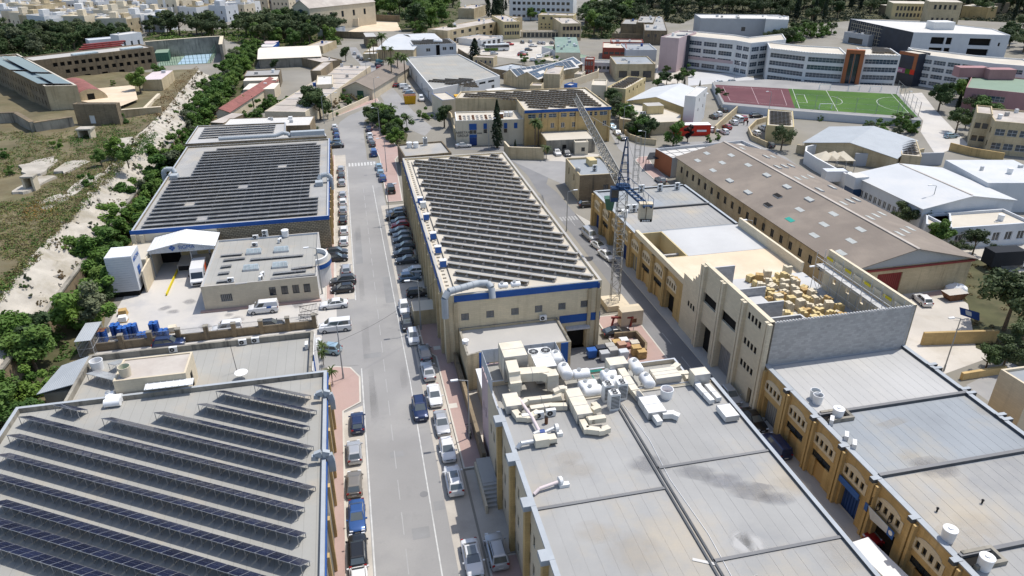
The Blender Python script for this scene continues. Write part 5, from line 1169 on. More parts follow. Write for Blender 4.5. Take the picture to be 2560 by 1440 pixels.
for k in range(8):
 for sy in(-.3,.4):b.bar((CX+1.25,CY+sy,19+k*.9),(CX+1.95,CY+sy,19+k*.9),.05,'crane_grey')
b.build('ladder_cage',CR)
for k,(x,y,s)in enumerate(((0,0,(3.4,3.4,.9)),(1.8,-3.2,(3.0,1.6,1.5)),(1.5,-5.4,(3.2,1.4,2.4)))):
 b=MB();b.box((CX+x,CY+y,0.03),s,'limestone_pale',TH);b.build('ballast_block',CR)
b=MB()
for x in(-1.2,1.4):b.bar((CX+x,CY-6.3,.1),(CX+x+.3,CY-6.2,1.6),.22,'red_metal')
b.bar((CX-1.3,CY-6.2,1.5),(CX+1.8,CY-6.1,1.5),.24,'red_metal');b.build('base_frame',CR)
t=thing('hopper','green hoist skip hanging before the crane mast','skip',W(1525,510,9));b=MB();c=W(1524,508,9.0);b.hexa([c+Vector(v)for v in((-.5,-.5,-1),(.5,-.5,-1.2),(.5,.5,-1.2),(-.5,.5,-1))],[c+Vector(v)for v in((-.9,-.8,1),(.8,-.8,1.1),(.8,.8,1.1),(-.9,.8,1))],'green_metal');b.build('skip',t);b=MB();b.bar(c+Vector((0,0,1)),c+Vector((0,0,2.5)),.05,'dark_metal');b.bar(c+Vector((0,0,-1.1)),(c.x,c.y,6.4),.1,'dark_metal');b.build('hanger',t)
# ================================================================== middle distance and far buildings
Z4=lambda x,y,z=0.0:PZ(1120,200,.17221,x,y,z)
Z6=lambda x,y,z=0.0:PZ(2100,380,.17969,x,y,z)
ZC=lambda x,y,z=0.0:PZ(1200,0,.22222,x,y,z)
ZL=lambda x,y,z=0.0:PZ(420,80,.17221,x,y,z)
ZF=lambda x,y,z=0.0:PZ(0,180,.17221,x,y,z)
ZR=lambda x,y,z=0.0:PZ(2060,0,.19531,x,y,z)
def inpoly(p,poly):
 r=False;n=len(poly)
 for i in range(n):
  x1,y1=poly[i][:2];x2,y2=poly[(i+1)%n][:2]
  if(y1>p[1])!=(y2>p[1])and p[0]<(x2-x1)*(p[1]-y1)/(y2-y1)+x1:r=not r
 return r
def roof_rows(poly,zd,sp,hi,lo,dep,label,group,ang=-18.,ins=1.0,pw=1.0,maxn=40,n0=None):
 ip=inset([Vector(p[:2])for p in poly],ins);d=Vector((math.cos(rad(ang)),math.sin(rad(ang)),0));no=Vector((-d.y,d.x,0))
 ns=[Vector((*p,0)).dot(no)for p in ip];ds=[Vector((*p,0)).dot(d)for p in ip];k=0;nn=min(ns)
 while nn<max(ns)-dep:
  run=[]
  s=min(ds)
  while s<max(ds):
   p=no*nn+d*s
   if inpoly(p,ip)and inpoly(p+no*dep,ip):run.append(p)
   s+=.25
  if len(run)>10 and k<maxn:
   p0,p1=run[0],run[-1];L=(p1-p0).length;t=thing('solar_panel_row','%s solar row from the near edge of %s'%(nth(k),label),'solar panels',(p0.x,p0.y,zd),group)
   n=max(1,int(L/pw));b=MB();fr=MB()
   for i in range(n):
    if R.random()<.03:continue
    q=p0+d*(i*pw);q1=q+d*(pw-.03);up=lambda v,z:Vector((v.x,v.y,zd+z))
    b.hexa([up(q,hi-.05),up(q1,hi-.05),up(q1+no*dep,lo-.05),up(q+no*dep,lo-.05)],[up(q,hi),up(q1,hi),up(q1+no*dep,lo),up(q+no*dep,lo)],'panel_frame','panel_sky_sheen')
    fr.box((q.x+.15*no.x,q.y+.15*no.y,zd),(.3,.35,hi*.4),'roof_old',rad(ang))
   b.bar(p0+no*.3+Vector((0,0,zd+hi*.45)),p1+no*.3+Vector((0,0,zd+hi*.45)),.02,'panel_back_and_shade',hi*.6);b.build('panel',t)['kind']='stuff';fr.build('ballast_block',t)['kind']='stuff';k+=1  # first bar is a brown sheet added as shade beneath the panels
  nn+=sp
pBB=[Z4(1110,440,9),Z4(2370,385,9),Z4(2000,105,9),Z4(180,165,9),Vector((-15.2,192.5,9)),Vector((1.0,192.5,9))]
Lbb=(pBB[1]-pBB[0]).length
BB=building('factory_building','tan factory with blue band and brown solar roof','building',pBB,9.0,wall='limestone',roof='screed',par=(.4,.3),op={0:row(8,.6,Lbb-.6,2.0,6.9,7.9,'strip')+[(s,s+1.,4.2,5.5,'win')for s in(Lbb*.3,Lbb*.42,Lbb*.55,Lbb*.78,Lbb*.91)]},wallmats={0:'limestone_ochre'})
d0=(pBB[1]-pBB[0]).normalized();n0=Vector((d0.y,-d0.x,0));b=MB();p,q=pBB[0]+n0*.06,pBB[1]+n0*.06;b.bar((*p.xy,8.6),(*q.xy,8.6),.1,'blue_paint',.75);b.build('fascia',BB)
for k in range(6):b=MB();c=pBB[0].lerp(pBB[1],k/5*.97+.015)+n0*.15;b.box((c.x,c.y,0),(.5,.3,8.2),'limestone_ochre',math.atan2(d0.y,d0.x));b.build('pilaster',BB)
roof_rows(pBB,8.6,2.3,.66,.34,1.05,'the blue-banded tan factory roof','solar rows on the tan factory',ins=1.6)
pAB=para(Z4(115,590,6.5),Z4(1105,565,6.5),Z4(1080,440,6.5));La=(Vector(pAB[1])-Vector(pAB[0])).length
AB=building('office_building','cream office with blue panels and dark company lettering','building',pAB,6.5,wall='cream_paint',roof='screed',par=(.3,.25),cap='white_paint',op={0:[(La*.19,La*.30,2.9,4.0,'win'),(La*.40,La*.45,3.1,4.1,'dark'),(La*.70,La*.75,3.1,4.1,'dark'),(La*.19,La*.30,0,2.0,'dblue')]})
dA=(Vector(pAB[1])-Vector(pAB[0])).normalized();nA=Vector((dA.y,-dA.x));rA=math.atan2(dA.y,dA.x)
def face(s,out,z):c=Vector(pAB[0])+dA*s+nA*out;return Vector((c.x,c.y,z))
for s0,s1,z0,z1 in((.19,.30,4.05,5.6),(.19,.30,2.05,2.85),(.40,.45,4.2,5.6),(.70,.75,4.2,5.6),(.85,.9,4.2,5.6)):
 b=MB();c=face(La*(s0+s1)/2,.05,z0);b.box(c,(La*(s1-s0),.08,z1-z0),'blue_paint',rA);b.build('blue_panel',AB)
text(AB,'ABERTAX',face(La*.095,.06,3.4),.85,'dark_clad',rA);text(AB,'GROUP',face(La*.095,.06,2.6),.85,'dark_clad',rA);b=MB();[b.box(face(La*(.315+k*.018),.05,3.0),(.2,.04,.28),'dark_clad',rA)for k in range(4)];b.build('small_lettering',AB)
for i in range(26):
 c=Vector(pAB[0])+dA*(1.2+(i%9)*1.1)-nA*(1.5+(i//9)*1.9);t=thing('roof_vent','small square roof vent on the lettered cream office','vent',(c.x,c.y,6.2),'square vents on the cream office');b=MB();b.box((c.x,c.y,6.2),(.6,.6,.3),'screed_grey' if i%3 else 'rust',rA);b.build('curb',t)
c=Vector(pAB[0])+dA*(La*.66)-nA*3;b=MB();b.box((c.x,c.y,6.2),(1.6,1.6,1.2),'rust',rA,'white_paint');b.build('stair_hood',AB)
for k in range(2):c=Vector(pAB[0])+dA*(La*(.76+.07*k))-nA*4.5;barrel_tank('%s white tank on the lettered cream office'%('left','right')[k],(c.x,c.y,6.2),.6,1.1)
HU=building('garage_building','low stained garage block with pale roof','building',para(Z4(1430,880,3.4),Z4(2140,850,3.4),Z4(2020,725,3.4)),3.4,wall='limestone_black',roof='screed',par=(.2,.2),op={0:[(4,5,0,2.2,'dvoid'),(8,9,.8,2,'win')]},wallmats={3:'limestone_ochre'})
building('gatehouse','small cream gatehouse with white lettered panel','gatehouse',para(Z4(1845,905,3.2),Z4(2040,900,3.2),Z4(2020,860,3.2)),3.2,wall='cream_paint',roof='screed',par=(.2,.15),op={0:[(1.6,2.5,.9,1.9,'dark')]})
pT4=para(P(2,1785,1305,5.6),P(2,2065,1290,5.6),P(2,1890,1165,5.6))
T4=building('workshop_building','tan two-storey workshop on the corner behind the crane','building',pT4,5.6,wall='limestone',roof='felt_blue',par=(.4,.25),op={0:[(5,6.1,1.6,3.4,'dark'),(7,8.1,1.6,3.4,'dark')],3:row(3,1,14,.8,3,4.5,'dark')},wallmats={0:'limestone_old'})
ac('grey condenser on the corner workshop roof',P(2,1895,1275,5.2),TH,2);t=thing('dish_tank','dark round tank on the corner workshop roof','tank',P(2,1770,1290,5.2));c=P(2,1770,1285,5.2);b=MB();b.capsule(c+Vector((0,-.5,.6)),c+Vector((0,.6,.6)),.55,'pole_grey');b.build('tank',t,True)
b=MB();c=P(2,1870,1225,5.2);b.box(c,(1.6,2.6,1.3),'yellow_wall',TH);b.build('stair_hood',T4)
building('store_building','grey roofed store at the far end of the cream factory','building',para(P(2,480,1165,4.2),P(2,830,1135,4.2),P(2,795,1045,4.2)),4.2,wall='limestone_old',roof='felt_grey',par=(.35,.25))
for k,(x,y)in enumerate(((517,1085),(565,1085))):barrel_tank('%s white tank on the store at the end of the cream factory'%('left','right')[k],P(2,x,y+12,3.9),.65,1.2)
ac('dark condenser bank on the store roof',P(2,635,1080,3.9),TH,3)
wallstrip('boundary_wall','tall cream boundary wall at the bend of the lane','wall',[Z4(1390,1160),Z4(890,1145),Z4(820,1060)],2.9,.35,'limestone',cap='limestone_pale')
sheet('forecourt',[Z4(100,1000),Z4(1250,930),Z4(1420,1020),Z4(820,1030),Z4(110,1010)],.012,'asphalt_dark','dark forecourt of the lettered cream office')
sheet('garage_yard',[Z4(1420,1000),Z4(2200,1080),Z4(2150,1130),Z4(1600,1230),Z4(1420,1180)],.010,'dust','pale yard before the low garage')
pWF=[P(2,690,665,5),P(2,1190,562,5),P(2,885,402,5),P(2,490,425,5)]
WF=building('factory_building','large white factory with a broad grey roof behind the palms','building',pWF,5.0,wall='white_paint',roof='felt_old',par=(.4,.3),op={0:row(4,20,37,3.0,3.4,4.1,'dark')+row(2,24,37,1.4,1.2,2.4,'win'),3:row(4,6,60,1.4,.2,2.6,'dark')})
roof_rows([P(2,640,600,5),P(2,1060,660,5),P(2,1000,575,5),P(2,700,585,5)],4.6,2.1,.7,.25,1.3,'the white factory roof','solar rows on the white factory',ins=.2)
b=MB();
for k in range(4):b.bar(P(2,560-5*k,670+8*k,3.2),P(2,670,650+10*k,3.2),.08,'dark_metal')
t=thing('pipe_rack','steel pipe rack beside the white factory','rack',P(2,600,690));b.build('beam',t)
b=MB();c=[P(2,1130,690,3),P(2,1310,660,3),P(2,1180,650,3),P(2,1080,665,3)];t=thing('store_shed','bright white low roof beside the solar tan factory','shed',P(2,1150,670));b.prism(ccw([p.xy for p in c]),0,3,'white_paint','roof_white');b.build('body',t)
UT=building('utility_building','small cream plant room with blue railings before the tan factory','building',para(P(2,760,745,5.5),P(2,870,735,5.5),P(2,850,680,5.5)),5.5,wall='cream_paint',roof='screed',par=(.2,.2),cap='blue_paint');ahu_c=P(2,890,770,0);b=MB();b.box(P(2,890,790,0),(3,3,3.4),'skip_yellow',TH);b.box(P(2,893,725,0),(2.6,2.6,3.0),'wood',TH);b.build('silo_box',UT)
ofw=para(P(2,540,335,5),P(2,865,322,5),P(2,840,285,5));Lo=(Vector(ofw[1])-Vector(ofw[0])).length
OW=building('office_building','white two-block office with panels and blue tanks on its roof','building',ofw,5.0,wall='white_cool',roof='felt_grey',par=(.3,.2),op={0:[(Lo*.3,Lo*.4,2,3.4,'win'),(Lo*.68,Lo*.77,2.3,3.7,'win'),(Lo*.84,Lo*.93,2.3,3.7,'win'),(Lo*.53,Lo*.62,0,4.6,'dvoid',1.2)]})
roof_rows(ofw,4.7,1.9,.6,.2,1.2,'the white two-block office','solar rows on the white office',ins=.6)
for k in range(2):p=P(2,695+30*k,305,5.4);lying_tank('%s blue-white tank on the two-block office roof'%('left','right')[k],p,p+Vector((2.2,0,0)),.7)
pws=[P(2,275,330,5),P(2,600,380,4),P(2,745,250,5),P(2,275,250,5)]
gable('warehouse_shed','white roofed warehouse behind the palm row','shed',para(P(2,275,370,4.0),P(2,545,372,4.0),P(2,520,255,4.0)),4.0,5.2,'sheet_white_y','limestone',0)
gable('warehouse_shed','far white ridge roof behind the two-block office','shed',para(P(2,555,300,4.4),P(2,745,290,4.4),P(2,720,245,4.4)),4.4,5.4,'sheet_white_y','limestone',0)
building('yard_building','white walled lean-to yard left of the palms','building',para(P(2,170,400,2.8),P(2,275,400,2.8),P(2,275,345,2.8)),2.8,wall='limestone',roof='roof_white',par=(.2,.2))
wallstrip('boundary_wall','tan boundary wall behind the palm trees','wall',[P(2,185,440),P(2,540,410)],3.2,.3,'limestone')
building('substation','tall stained substation block by the far road','building',para(P(2,190,275,5),P(2,275,272,5),P(2,275,240,5)),5.0,wall='limestone_old',roof='felt_pale',par=(.1,.1))
def simple(name,label,cat,f,l,r,fr,z,wall='limestone',roof='roof_old',op0=None,par=(.35,.25),op1=None,op3=None,join=True,wm=None):
 pl=para(f(*l,z),f(*r,z),f(*fr,z));L=(Vector(pl[1])-Vector(pl[0])).length;D=(Vector(pl[2])-Vector(pl[1])).length;op={}
 if op0:op[0]=[o for n,w,z0,z1,k in op0 for o in row(n,L*.04,L*.96,min(w,L*.92/n*.8),z0,z1,k)]
 if op1:op[1]=[o for n,w,z0,z1,k in op1 for o in row(n,D*.04,D*.96,min(w,D*.92/n*.8),z0,z1,k)]
 if op3:op[3]=[o for n,w,z0,z1,k in op3 for o in row(n,D*.04,D*.96,min(w,D*.92/n*.8),z0,z1,k)]
 t=building(name,label,cat,pl,z,wall=wall,roof=roof,par=par,op=op,join=join,wallmats=wm);clutter(t,pl,z-par[0]);return t
def clutter(t,pl,z,r=random.Random(4)):
 ip=inset([Vector(p[:2])for p in pl],1.2);a,b_,c=ip[0],ip[1],ip[3];ar=abs((b_-a).cross(c-a))
 for i in range(min(9,int(ar/28))):
  p=a+(b_-a)*r.random()+(c-a)*r.random();m=MB();k=r.random()
  if k<.55:w=r.uniform(.5,1.3);m.box((p.x,p.y,z),(w,w*r.uniform(.5,1.),r.uniform(.4,1.0)),r.choice(('ac_white','screed_grey','galv','white_paint')),TH);m.build('roof_unit',t)
  elif k<.75:m.cyl((p.x,p.y,z),(p.x,p.y,z+1.1),.5,.55,r.choice(('tank_white','tank_white','tank_blue')),10);m.build('roof_tank',t)
  else:q=p+Vector((r.uniform(-2,2),r.uniform(-3,3)));m.bar((*p,z+.08),(*q,z+.08),.14,r.choice(('galv','roof_white','felt_edge')),.14);m.build('roof_pipe',t)
simple('school_block','long tan school wing left of the cypresses','school',lambda x,y,z:P(2,x,y,z),(650,215),(800,228),(1075,105),6.5,op1=[(10,2.4,1,2.6,'dark'),(10,2.4,4,5.6,'dark')],roof='roof_old')
simple('school_block','left wing of the yellow U-shaped school','school',ZC,(265,245),(450,240),(650,158),8.2,'yellow_wall',op0=[(6,1.5,2,3.6,'dark'),(6,1.5,5.2,6.8,'dark')],op1=[(6,3,1,3,'dark'),(6,3,4.5,6.5,'dark')])
simple('school_block','right wing of the yellow U-shaped school','school',ZC,(920,265),(1140,262),(1265,178),8.0,'limestone',op0=[(5,1.7,1.5,3.2,'dark'),(5,1.7,4.8,6.6,'dark')],op1=[(6,3,1,3,'dark'),(6,3,4.5,6.5,'dark')])
simple('school_block','yellow rear wall block of the U-shaped school','school',ZC,(655,165),(1050,175),(1060,150),9.0,'yellow_wall',op0=[(8,.8,2.4,3.2,'void'),(8,.8,4.0,4.8,'void'),(4,1.4,6.8,8,'dark')])
simple('school_block','low front wall of the yellow school court','wall',ZC,(460,352),(915,352),(915,338),3.2,'limestone_pale',op0=[(9,2.0,.4,2.6,'white' if 0 else 'win')])
simple('arcade_building','white arcade along the school car park','building',ZC,(-450,430),(260,405),(260,395),2.6,'white_paint',op0=[(9,1.8,.2,2.1,'dark')])
simple('hospital_block','far white three-storey block behind the yellow school','building',ZC,(330,-20),(1050,-10),(1060,-60),12.0,'white_paint','roof_white',op0=[(12,1.8,1.5,3.0,'dark'),(12,1.8,5.2,6.8,'dark'),(12,1.8,8.6,10.2,'dark')])
simple('car_shed','white shed with open bays beside the school car park','shed',lambda x,y,z:P(2,x,y,z),(880,280),(1050,300),(1100,262),3.0,'white_paint','roof_old',op1=[(4,2,.2,2.2,'dark')])
sheet('car_park',[ZC(-380,470),ZC(820,480),ZC(850,560),ZC(640,690),ZC(-60,610),ZC(-380,560)],.022,'dust','pale school car park')
G13=[ZC(850,590,4.0),ZC(1130,592,4.0),ZC(1340,400,6.0),ZC(1070,385,6.0)]
simple('sports_hall','hall with green corrugated roof beside the car park','hall',ZC,(850,590),(1130,592),(1330,420),5.2,'cream_paint','sheet_green',par=(0,0),op1=[(8,3,3.4,4.4,'dark')])
simple('sports_hall','lower green roofed hall behind the car park','hall',ZC,(830,500),(1000,505),(1060,440),4.6,'limestone','sheet_green',par=(0,0))
simple('school_annex','green roofed corridor wing beside the green hall','building',ZC,(1140,650),(1260,640),(1380,470),3.2,'white_paint','court_green',par=(.15,.15))
simple('school_annex','red stair tower with white framed slots','building',ZC,(1180,665),(1280,668),(1310,640),5.6,'red_brick_paint','felt_grey',op0=[(3,.6,.8,1.8,'win'),(3,.6,3.4,4.8,'win')],join=False)
simple('school_annex','dark red long school block with pale strip windows','building',ZC,(1380,535),(1650,540),(1740,480),4.5,'red_brick_paint','screed',op0=[(4,2.6,1.8,2.8,'win')])
simple('school_annex','rear dark red school block','building',ZC,(1475,470),(1840,475),(1840,440),5.0,'red_brick_paint','felt_grey')
simple('school_annex','white ground-floor classroom block before the red school','building',ZC,(1270,700),(1530,705),(1545,680),3.6,'white_paint','felt_grey',op0=[(5,1.2,1.0,2.2,'dark')])
simple('school_annex','grey flat-roofed hall right of the red school','building',ZC,(1650,560),(1990,560),(2030,490),4.6,'white_cool','felt_blue')
simple('workshop_building','tan workshop with three large doors behind the solar block','building',ZC,(1530,720),(1975,720),(1985,630),6.0,'limestone','felt_blue',op0=[(3,3.0,1.2,3.6,'dark')],join=False)
simple('old_block','dark weathered block under the wood, left part','building',ZC,(1585,265),(1760,270),(1770,215),6,'limestone_old','felt_grey')
simple('old_block','dark weathered block with long roof under the wood','building',ZC,(1850,340),(2110,345),(2250,185),6.5,'limestone_old','felt_grey',op0=[(3,1,3.5,4.8,'dark')])
simple('old_block','dark rear link between the weathered blocks','building',ZC,(1760,250),(1950,255),(1960,180),7.0,'limestone_old','felt_grey')
for k,(l,r,fr,lab)in enumerate((((265,830),(420,865),(760,690),'left gabled shed covered in bright solar panels'),((420,865),(650,890),(1010,700),'right gabled shed covered in bright solar panels'))):
 pl=para(ZC(*l,3.6),ZC(*r,3.6),ZC(*fr,3.6));t,ro=gable('solar_shed',lab,'shed',pl,3.6,5.6,'roof_white','limestone',1,.3)
 p0,p1,p2,p3=[Vector(p)for p in pl];m0=p0.lerp(p1,.5);m1=p3.lerp(p2,.5);D=(m1-m0).length
 for side,(e0,e1)in enumerate(((p0,p3),(p1,p2))):
  for i in range(int(D/2.2)):
   for j in range(3):
    f0,f1=(i+.06)/(D/2.2),(i+.94)/(D/2.2);g0_,g1_=.06+j*.3,.33+j*.3
    pt=lambda f,g:(lambda a_:Vector((a_.x,a_.y,3.6+2.0*g+.16)))((e0.lerp(e1,f)).lerp(m0.lerp(m1,f),g))
    if(i,j)in((2,1),(3,1)):continue
    b=MB();q=[pt(f0,g0_),pt(f1,g0_),pt(f1,g1_),pt(f0,g1_)];q=q if side==1 else q[::-1];b.hexa(q,[v+Vector((0,0,.05))for v in q],'panel_frame','court_blue' if 0 else 'glass_blue');b.build('panel',t)
simple('workshop_building','tall tan workshop beside the bright solar sheds','building',ZC,(715,830),(900,835),(1080,745),5.2,'limestone','roof_old',op1=[(4,1.4,3,4.4,'dark')])
simple('low_building','tan low building with blue windows left of the car park','building',ZC,(-80,640),(150,650),(210,625),3.4,'limestone','roof_old',op0=[(4,.7,1.2,2.2,'blue')],join=False)
pS=para(ZC(1430,980,5),ZC(1640,1000,5),ZC(1850,870,5));SO=building('workshop_building','yellow workshop with dark solar roof above the white tower','building',pS,5.0,wall='yellow_wall',roof='screed',par=(.3,.2),op={1:row(6,2,26,1,3,4,'win')},join=True);roof_rows(pS,4.7,1.9,.6,.2,1.2,'the yellow workshop','solar rows on the yellow workshop',ins=.6)
simple('workshop_building','olive stepped block in front of the yellow workshop','building',ZC,(1255,955),(1420,960),(1500,900),5.4,'cream_paint','screed',op0=[(1,1,.8,2,'dark')])
sheet('rough_lot',[ZC(1960,960),ZC(1990,730),ZC(2290,740),ZC(2260,960)],.02,'dust','rough pale lot beside the pink school')
t,ro=gable('sports_hall','big pale grey low-pitched hall roof behind the white tower','hall',para(Z5(410,300,4),Z5(1225,395,4),Z5(1770,215,4)),4.0,6.0,'sheet_white_y','yellow_wall',1,.5)
WT=building('white_tower_block','tall plain white block with a few square windows','building',para(Z5(1235,225,9),Z5(1395,240,9),Z5(1650,110,9)),9.0,wall='white_paint',roof='roof_white',par=(.2,.2),op={1:[(4.2,5,4.0,5.0,'dark'),(4.6,5.4,6.6,7.6,'dark'),(10.2,11,3.9,4.9,'dark'),(10.5,11.3,6.8,7.8,'dark')]})
cv=[Z5(290,560,3.4),Z5(520,590,3.4),Z5(760,620,3.4),Z5(1160,600,3.4),Z5(1180,500,3.4),Z5(900,400,3.4),Z5(500,340,3.4),Z5(330,400,3.4),Z5(285,470,3.4)]
CB=building('curved_building','low building with curved pale roof behind the roadside trees','building',ccw([p.xy for p in cv]),3.4,wall='limestone',roof='screed',par=(.15,.2));b=MB();gb=para(Z5(680,500,3.3),Z5(920,490,3.3),Z5(915,440,3.3));b.prism([(*p,)for p in gb],3.3,5.6,'yellow_wall','screed_grey');b.build('roof_room',CB)
for i,x in enumerate((465,535,600,640)):ac('%s of four dark-faced condensers on the curved roof'%nth(i),Z5(x,495,3.3),TH,1,'curved roof condensers')
pY=para(P(3,650,930,4.6),P(3,850,945,4.6),P(3,985,835,4.6));YS=building('workshop_building','yellow block with slatted dark solar roof below the pitch','building',pY,4.6,wall='yellow_wall',roof='screed',par=(.2,.2),op={1:row(4,2,17,.9,2,3,'win')});roof_rows(pY,4.4,1.55,.45,.15,1.2,'the yellow block below the pitch','solar rows below the pitch',ins=.4)
pg=para(P(3,930,1050,3.4),P(3,1610,1165,3.4),P(3,1700,1025,3.4));gable('warehouse_shed','wide grey low-gabled shed below the sports pitch','shed',pg,3.0,4.8,'sheet_grey','limestone',1,.4)
pz=para(P(3,1650,1150,3.2),P(3,1800,1165,3.2),P(3,1860,1050,3.2));building('workshop_building','small solar-roofed block right of the grey shed','building',pz,3.2,wall='limestone',roof='screed',par=(.2,.2));roof_rows(pz,3.0,1.5,.4,.12,1.1,'the small block right of the grey shed','solar rows right of the grey shed',ins=.3)
wallstrip('boundary_wall','stained tan boundary wall below the grey shed','wall',[P(3,860,1140),P(3,1180,1200),P(3,1600,1215),P(3,1800,1170)],2.2,.3,'limestone')
pw=para(Z6(170,320,5.0),Z6(1160,790,5.0),Z6(2430,665,5.0));pw=[Vector(Z6(1160,790,5.0).xy),Vector(Z6(2430,668,5.0).xy),Vector(Z6(1420,230,5.0).xy),Vector(Z6(170,320,5.0).xy)]
Lw=(pw[3]-pw[0]).length
WW,ro=gable('warehouse','broad white warehouse with pale ridged roof','warehouse',pw,5.0,6.6,'sheet_white_y','white_cool',1,.35,op={3:row(11,3,Lw-2,.9,1.6,3.0,'win')});b=MB();m0=pw[0].lerp(pw[1],.5);m1=pw[3].lerp(pw[2],.5);b.bar((*m0,6.75),(*m1,6.75),.35,'roof_old',.1);b.build('ridge_cap',WW)
simple('office_building','low white building with flat cream roof before the warehouse','building',Z6,(1560,1060),(2700,980),(2700,760),4.0,'white_cool','screed',par=(.5,.3),op0=[(6,1.4,1,2.6,'win')],join=False)
simple('office_building','low white wing under the warehouse gable','building',Z6,(1200,1000),(1560,1055),(1600,860),4.0,'white_cool','screed',par=(.5,.3))
simple('warehouse','pale blue-white slab roof at the right edge','warehouse',Z6,(2060,430),(3100,430),(3100,110),6.0,'white_cool','sheet_white_y',par=(0,0))
wallstrip('yard_wall','curved white yard wall behind the brown shed','wall',[P(3,1230,1400),P(3,1000,1270),P(3,920,1215),P(3,925,1180),P(3,990,1165),P(3,1230,1185),P(3,1240,1210)],3.0,.4,'white_paint')
wallstrip('yard_wall','white wall sweeping round the lorry yard','wall',[Z6(250,700),Z6(720,950),Z6(1120,1130),Z6(1700,1290),Z6(2100,1290),Z6(2400,1270),Z6(2600,1200)],2.4,.35,'white_paint')
wallstrip('yard_wall','grey concrete wall behind the white warehouse','wall',[Z6(180,190),Z6(700,200),Z6(1400,180)],3.0,.35,'grey_paint')
def school(name,label,pts,z,stories,wall,nwin=None,roof='screed',facing=None,bandmat=None,depth=16,band=1.6):
 pts=[Vector(p[:2])for p in pts];back=[p+Vector((.25,1)).normalized()*depth for p in pts[::-1]];poly=pts+back;op={}
 for i in range(len(pts)-1):
  L=(pts[i+1]-pts[i]).length;n=(nwin or{}).get(i,max(1,int(L/6.5)));h=(z-1.2)/stories
  op[i]=[o for s in range(stories)for o in row(n,.5,L-.5,(L-1)/n*(.86 if n>1 else .995),.7+s*h,.7+s*h+band,'strip')]
 return building(name,label,'school',poly,z,wall=wall,roof=roof,par=(.4,.3),op=op)
s1=[P(3,55,265,12),P(3,415,300,12),P(3,530,320,12),P(3,790,292,12)]
S1=school('school_building','white four-storey school block with pink band',s1,12.0,4,'white_paint',{0:3,1:2,2:4})
b=MB();dd=(s1[1]-s1[0]).normalized();nn=Vector((dd.y,-dd.x,0));b.bar(s1[0]+nn*.05+Vector((0,0,-8.0)),s1[1]+nn*.05+Vector((0,0,-8.0)),.08,'pink_wall',1.1);b.build('pink_band',S1)
simple('school_building','pink and white end wing of the school','school',ZC,(2035,415),(2240,430),(2340,350),12.5,'pink_wall','screed_grey',op0=None);b=MB();c=P(3,25,262,12.3);b.box((c.x,c.y,0),(5,3,12.3),'dark_clad');t=thing('stair_tower','dark narrow stair tower between the pink and white school blocks','tower',(c.x,c.y,0));b.build('tower',t)
s2=[P(3,670,357,11.5),P(3,950,388,11.5),P(3,1245,405,11.5)];s2b=[P(3,1375,405,11.5),P(3,1645,412,11.5)]
S2=school('school_building','left part of the blue-white banded school',s2,11.5,4,'white_paint',{0:1,1:1},band=1.55)
S3=school('school_building','right part of the blue-white banded school',s2b,11.5,4,'white_paint',{0:1},band=1.55)
for nm,rt,ss in(('left',S2,s2),('right',S3,s2b)):
 for p,q in zip(ss,ss[1:]):
  dd=(q-p).normalized();nn=Vector((dd.y,-dd.x,0));b=MB()
  for i in range(int((q-p).length/.9)):c=p+dd*(i*.9+.4)+nn*.25;b.box((c.x,c.y,11.2),(.35,.5,.3),'white_paint',math.atan2(dd.y,dd.x))
  b.build('cornice_bracket',rt)['kind']='stuff'
TW2=thing('entrance_tower','orange framed glass entrance tower of the banded school','tower',P(3,1290,660));p,q=P(3,1243,365,13.2),P(3,1380,372,13.2);dd=(q-p).normalized();nn=Vector((dd.y,-dd.x,0));L=(q-p).length;r_=math.atan2(dd.y,dd.x);b=MB()
f=lambda s,o,z:Vector((*(p+dd*s+nn*o).xy,z))
for s in(.6,L-.6):c=f(s,.4,0);b.box(c,(1.2,2.2,13.2),'orange_wall',r_)
c=f(L/2,.4,12.0);b.box(c,(L-2.41,2.19,1.19),'orange_wall',r_);b.build('frame',TW2);b=MB();c=f(L/2,-.2,0);b.box(c,(L-2.42,.5,12),'glass_blue',r_);b.build('glazing',TW2)
for k in range(8):b=MB();c=f(1.2+(L-2.4)*(k+.5)/8,.15,0);b.box(c,(.1,.12,12),'grey_paint' if k in(3,4)else 'dark_metal',r_);b.build('mullion',TW2)
b=MB();c=f(L/2,.22,0);b.box(c,(.35,.1,12),'orange_wall',r_);b.build('stripe',TW2)
roof_rows([P(3,1420,395,11.5),P(3,1620,400,11.5),P(3,1540,345,11.5),P(3,1420,345,11.5)],11.1,2.0,.6,.2,1.2,'the banded school roof','solar rows on the banded school',ins=.2)
s3=[P(3,1780,402,10.5),P(3,2340,472,10.5),P(3,2700,500,10.5)];S4=school('school_building','long white school wing at the right edge',s3,10.5,4,'white_paint',{0:5,1:3},band=1.4)
pe=para(P(3,1640,378,11),P(3,1780,402,11),P(3,1810,385,11));SE=building('school_building','ochre and black end wall with a colourful school banner','school',pe,11.0,wall='dark_clad',roof='screed',par=(.3,.2));pe=[Vector(p)for p in pe];dd=(pe[1]-pe[0]).normalized();nn=Vector((dd.y,-dd.x));L=(pe[1]-pe[0]).length;r_=math.atan2(dd.y,dd.x)
g=lambda s,o,z:Vector((*(pe[0]+dd*s+nn*o),z))
b=MB();b.box(g(L/2,.1,10),(L,.15,1.0),'orange_wall',r_);b.box(g(L-.7,.1,5.5),(1.3,.15,4.5),'orange_wall',r_);b.build('ochre_frame',SE)
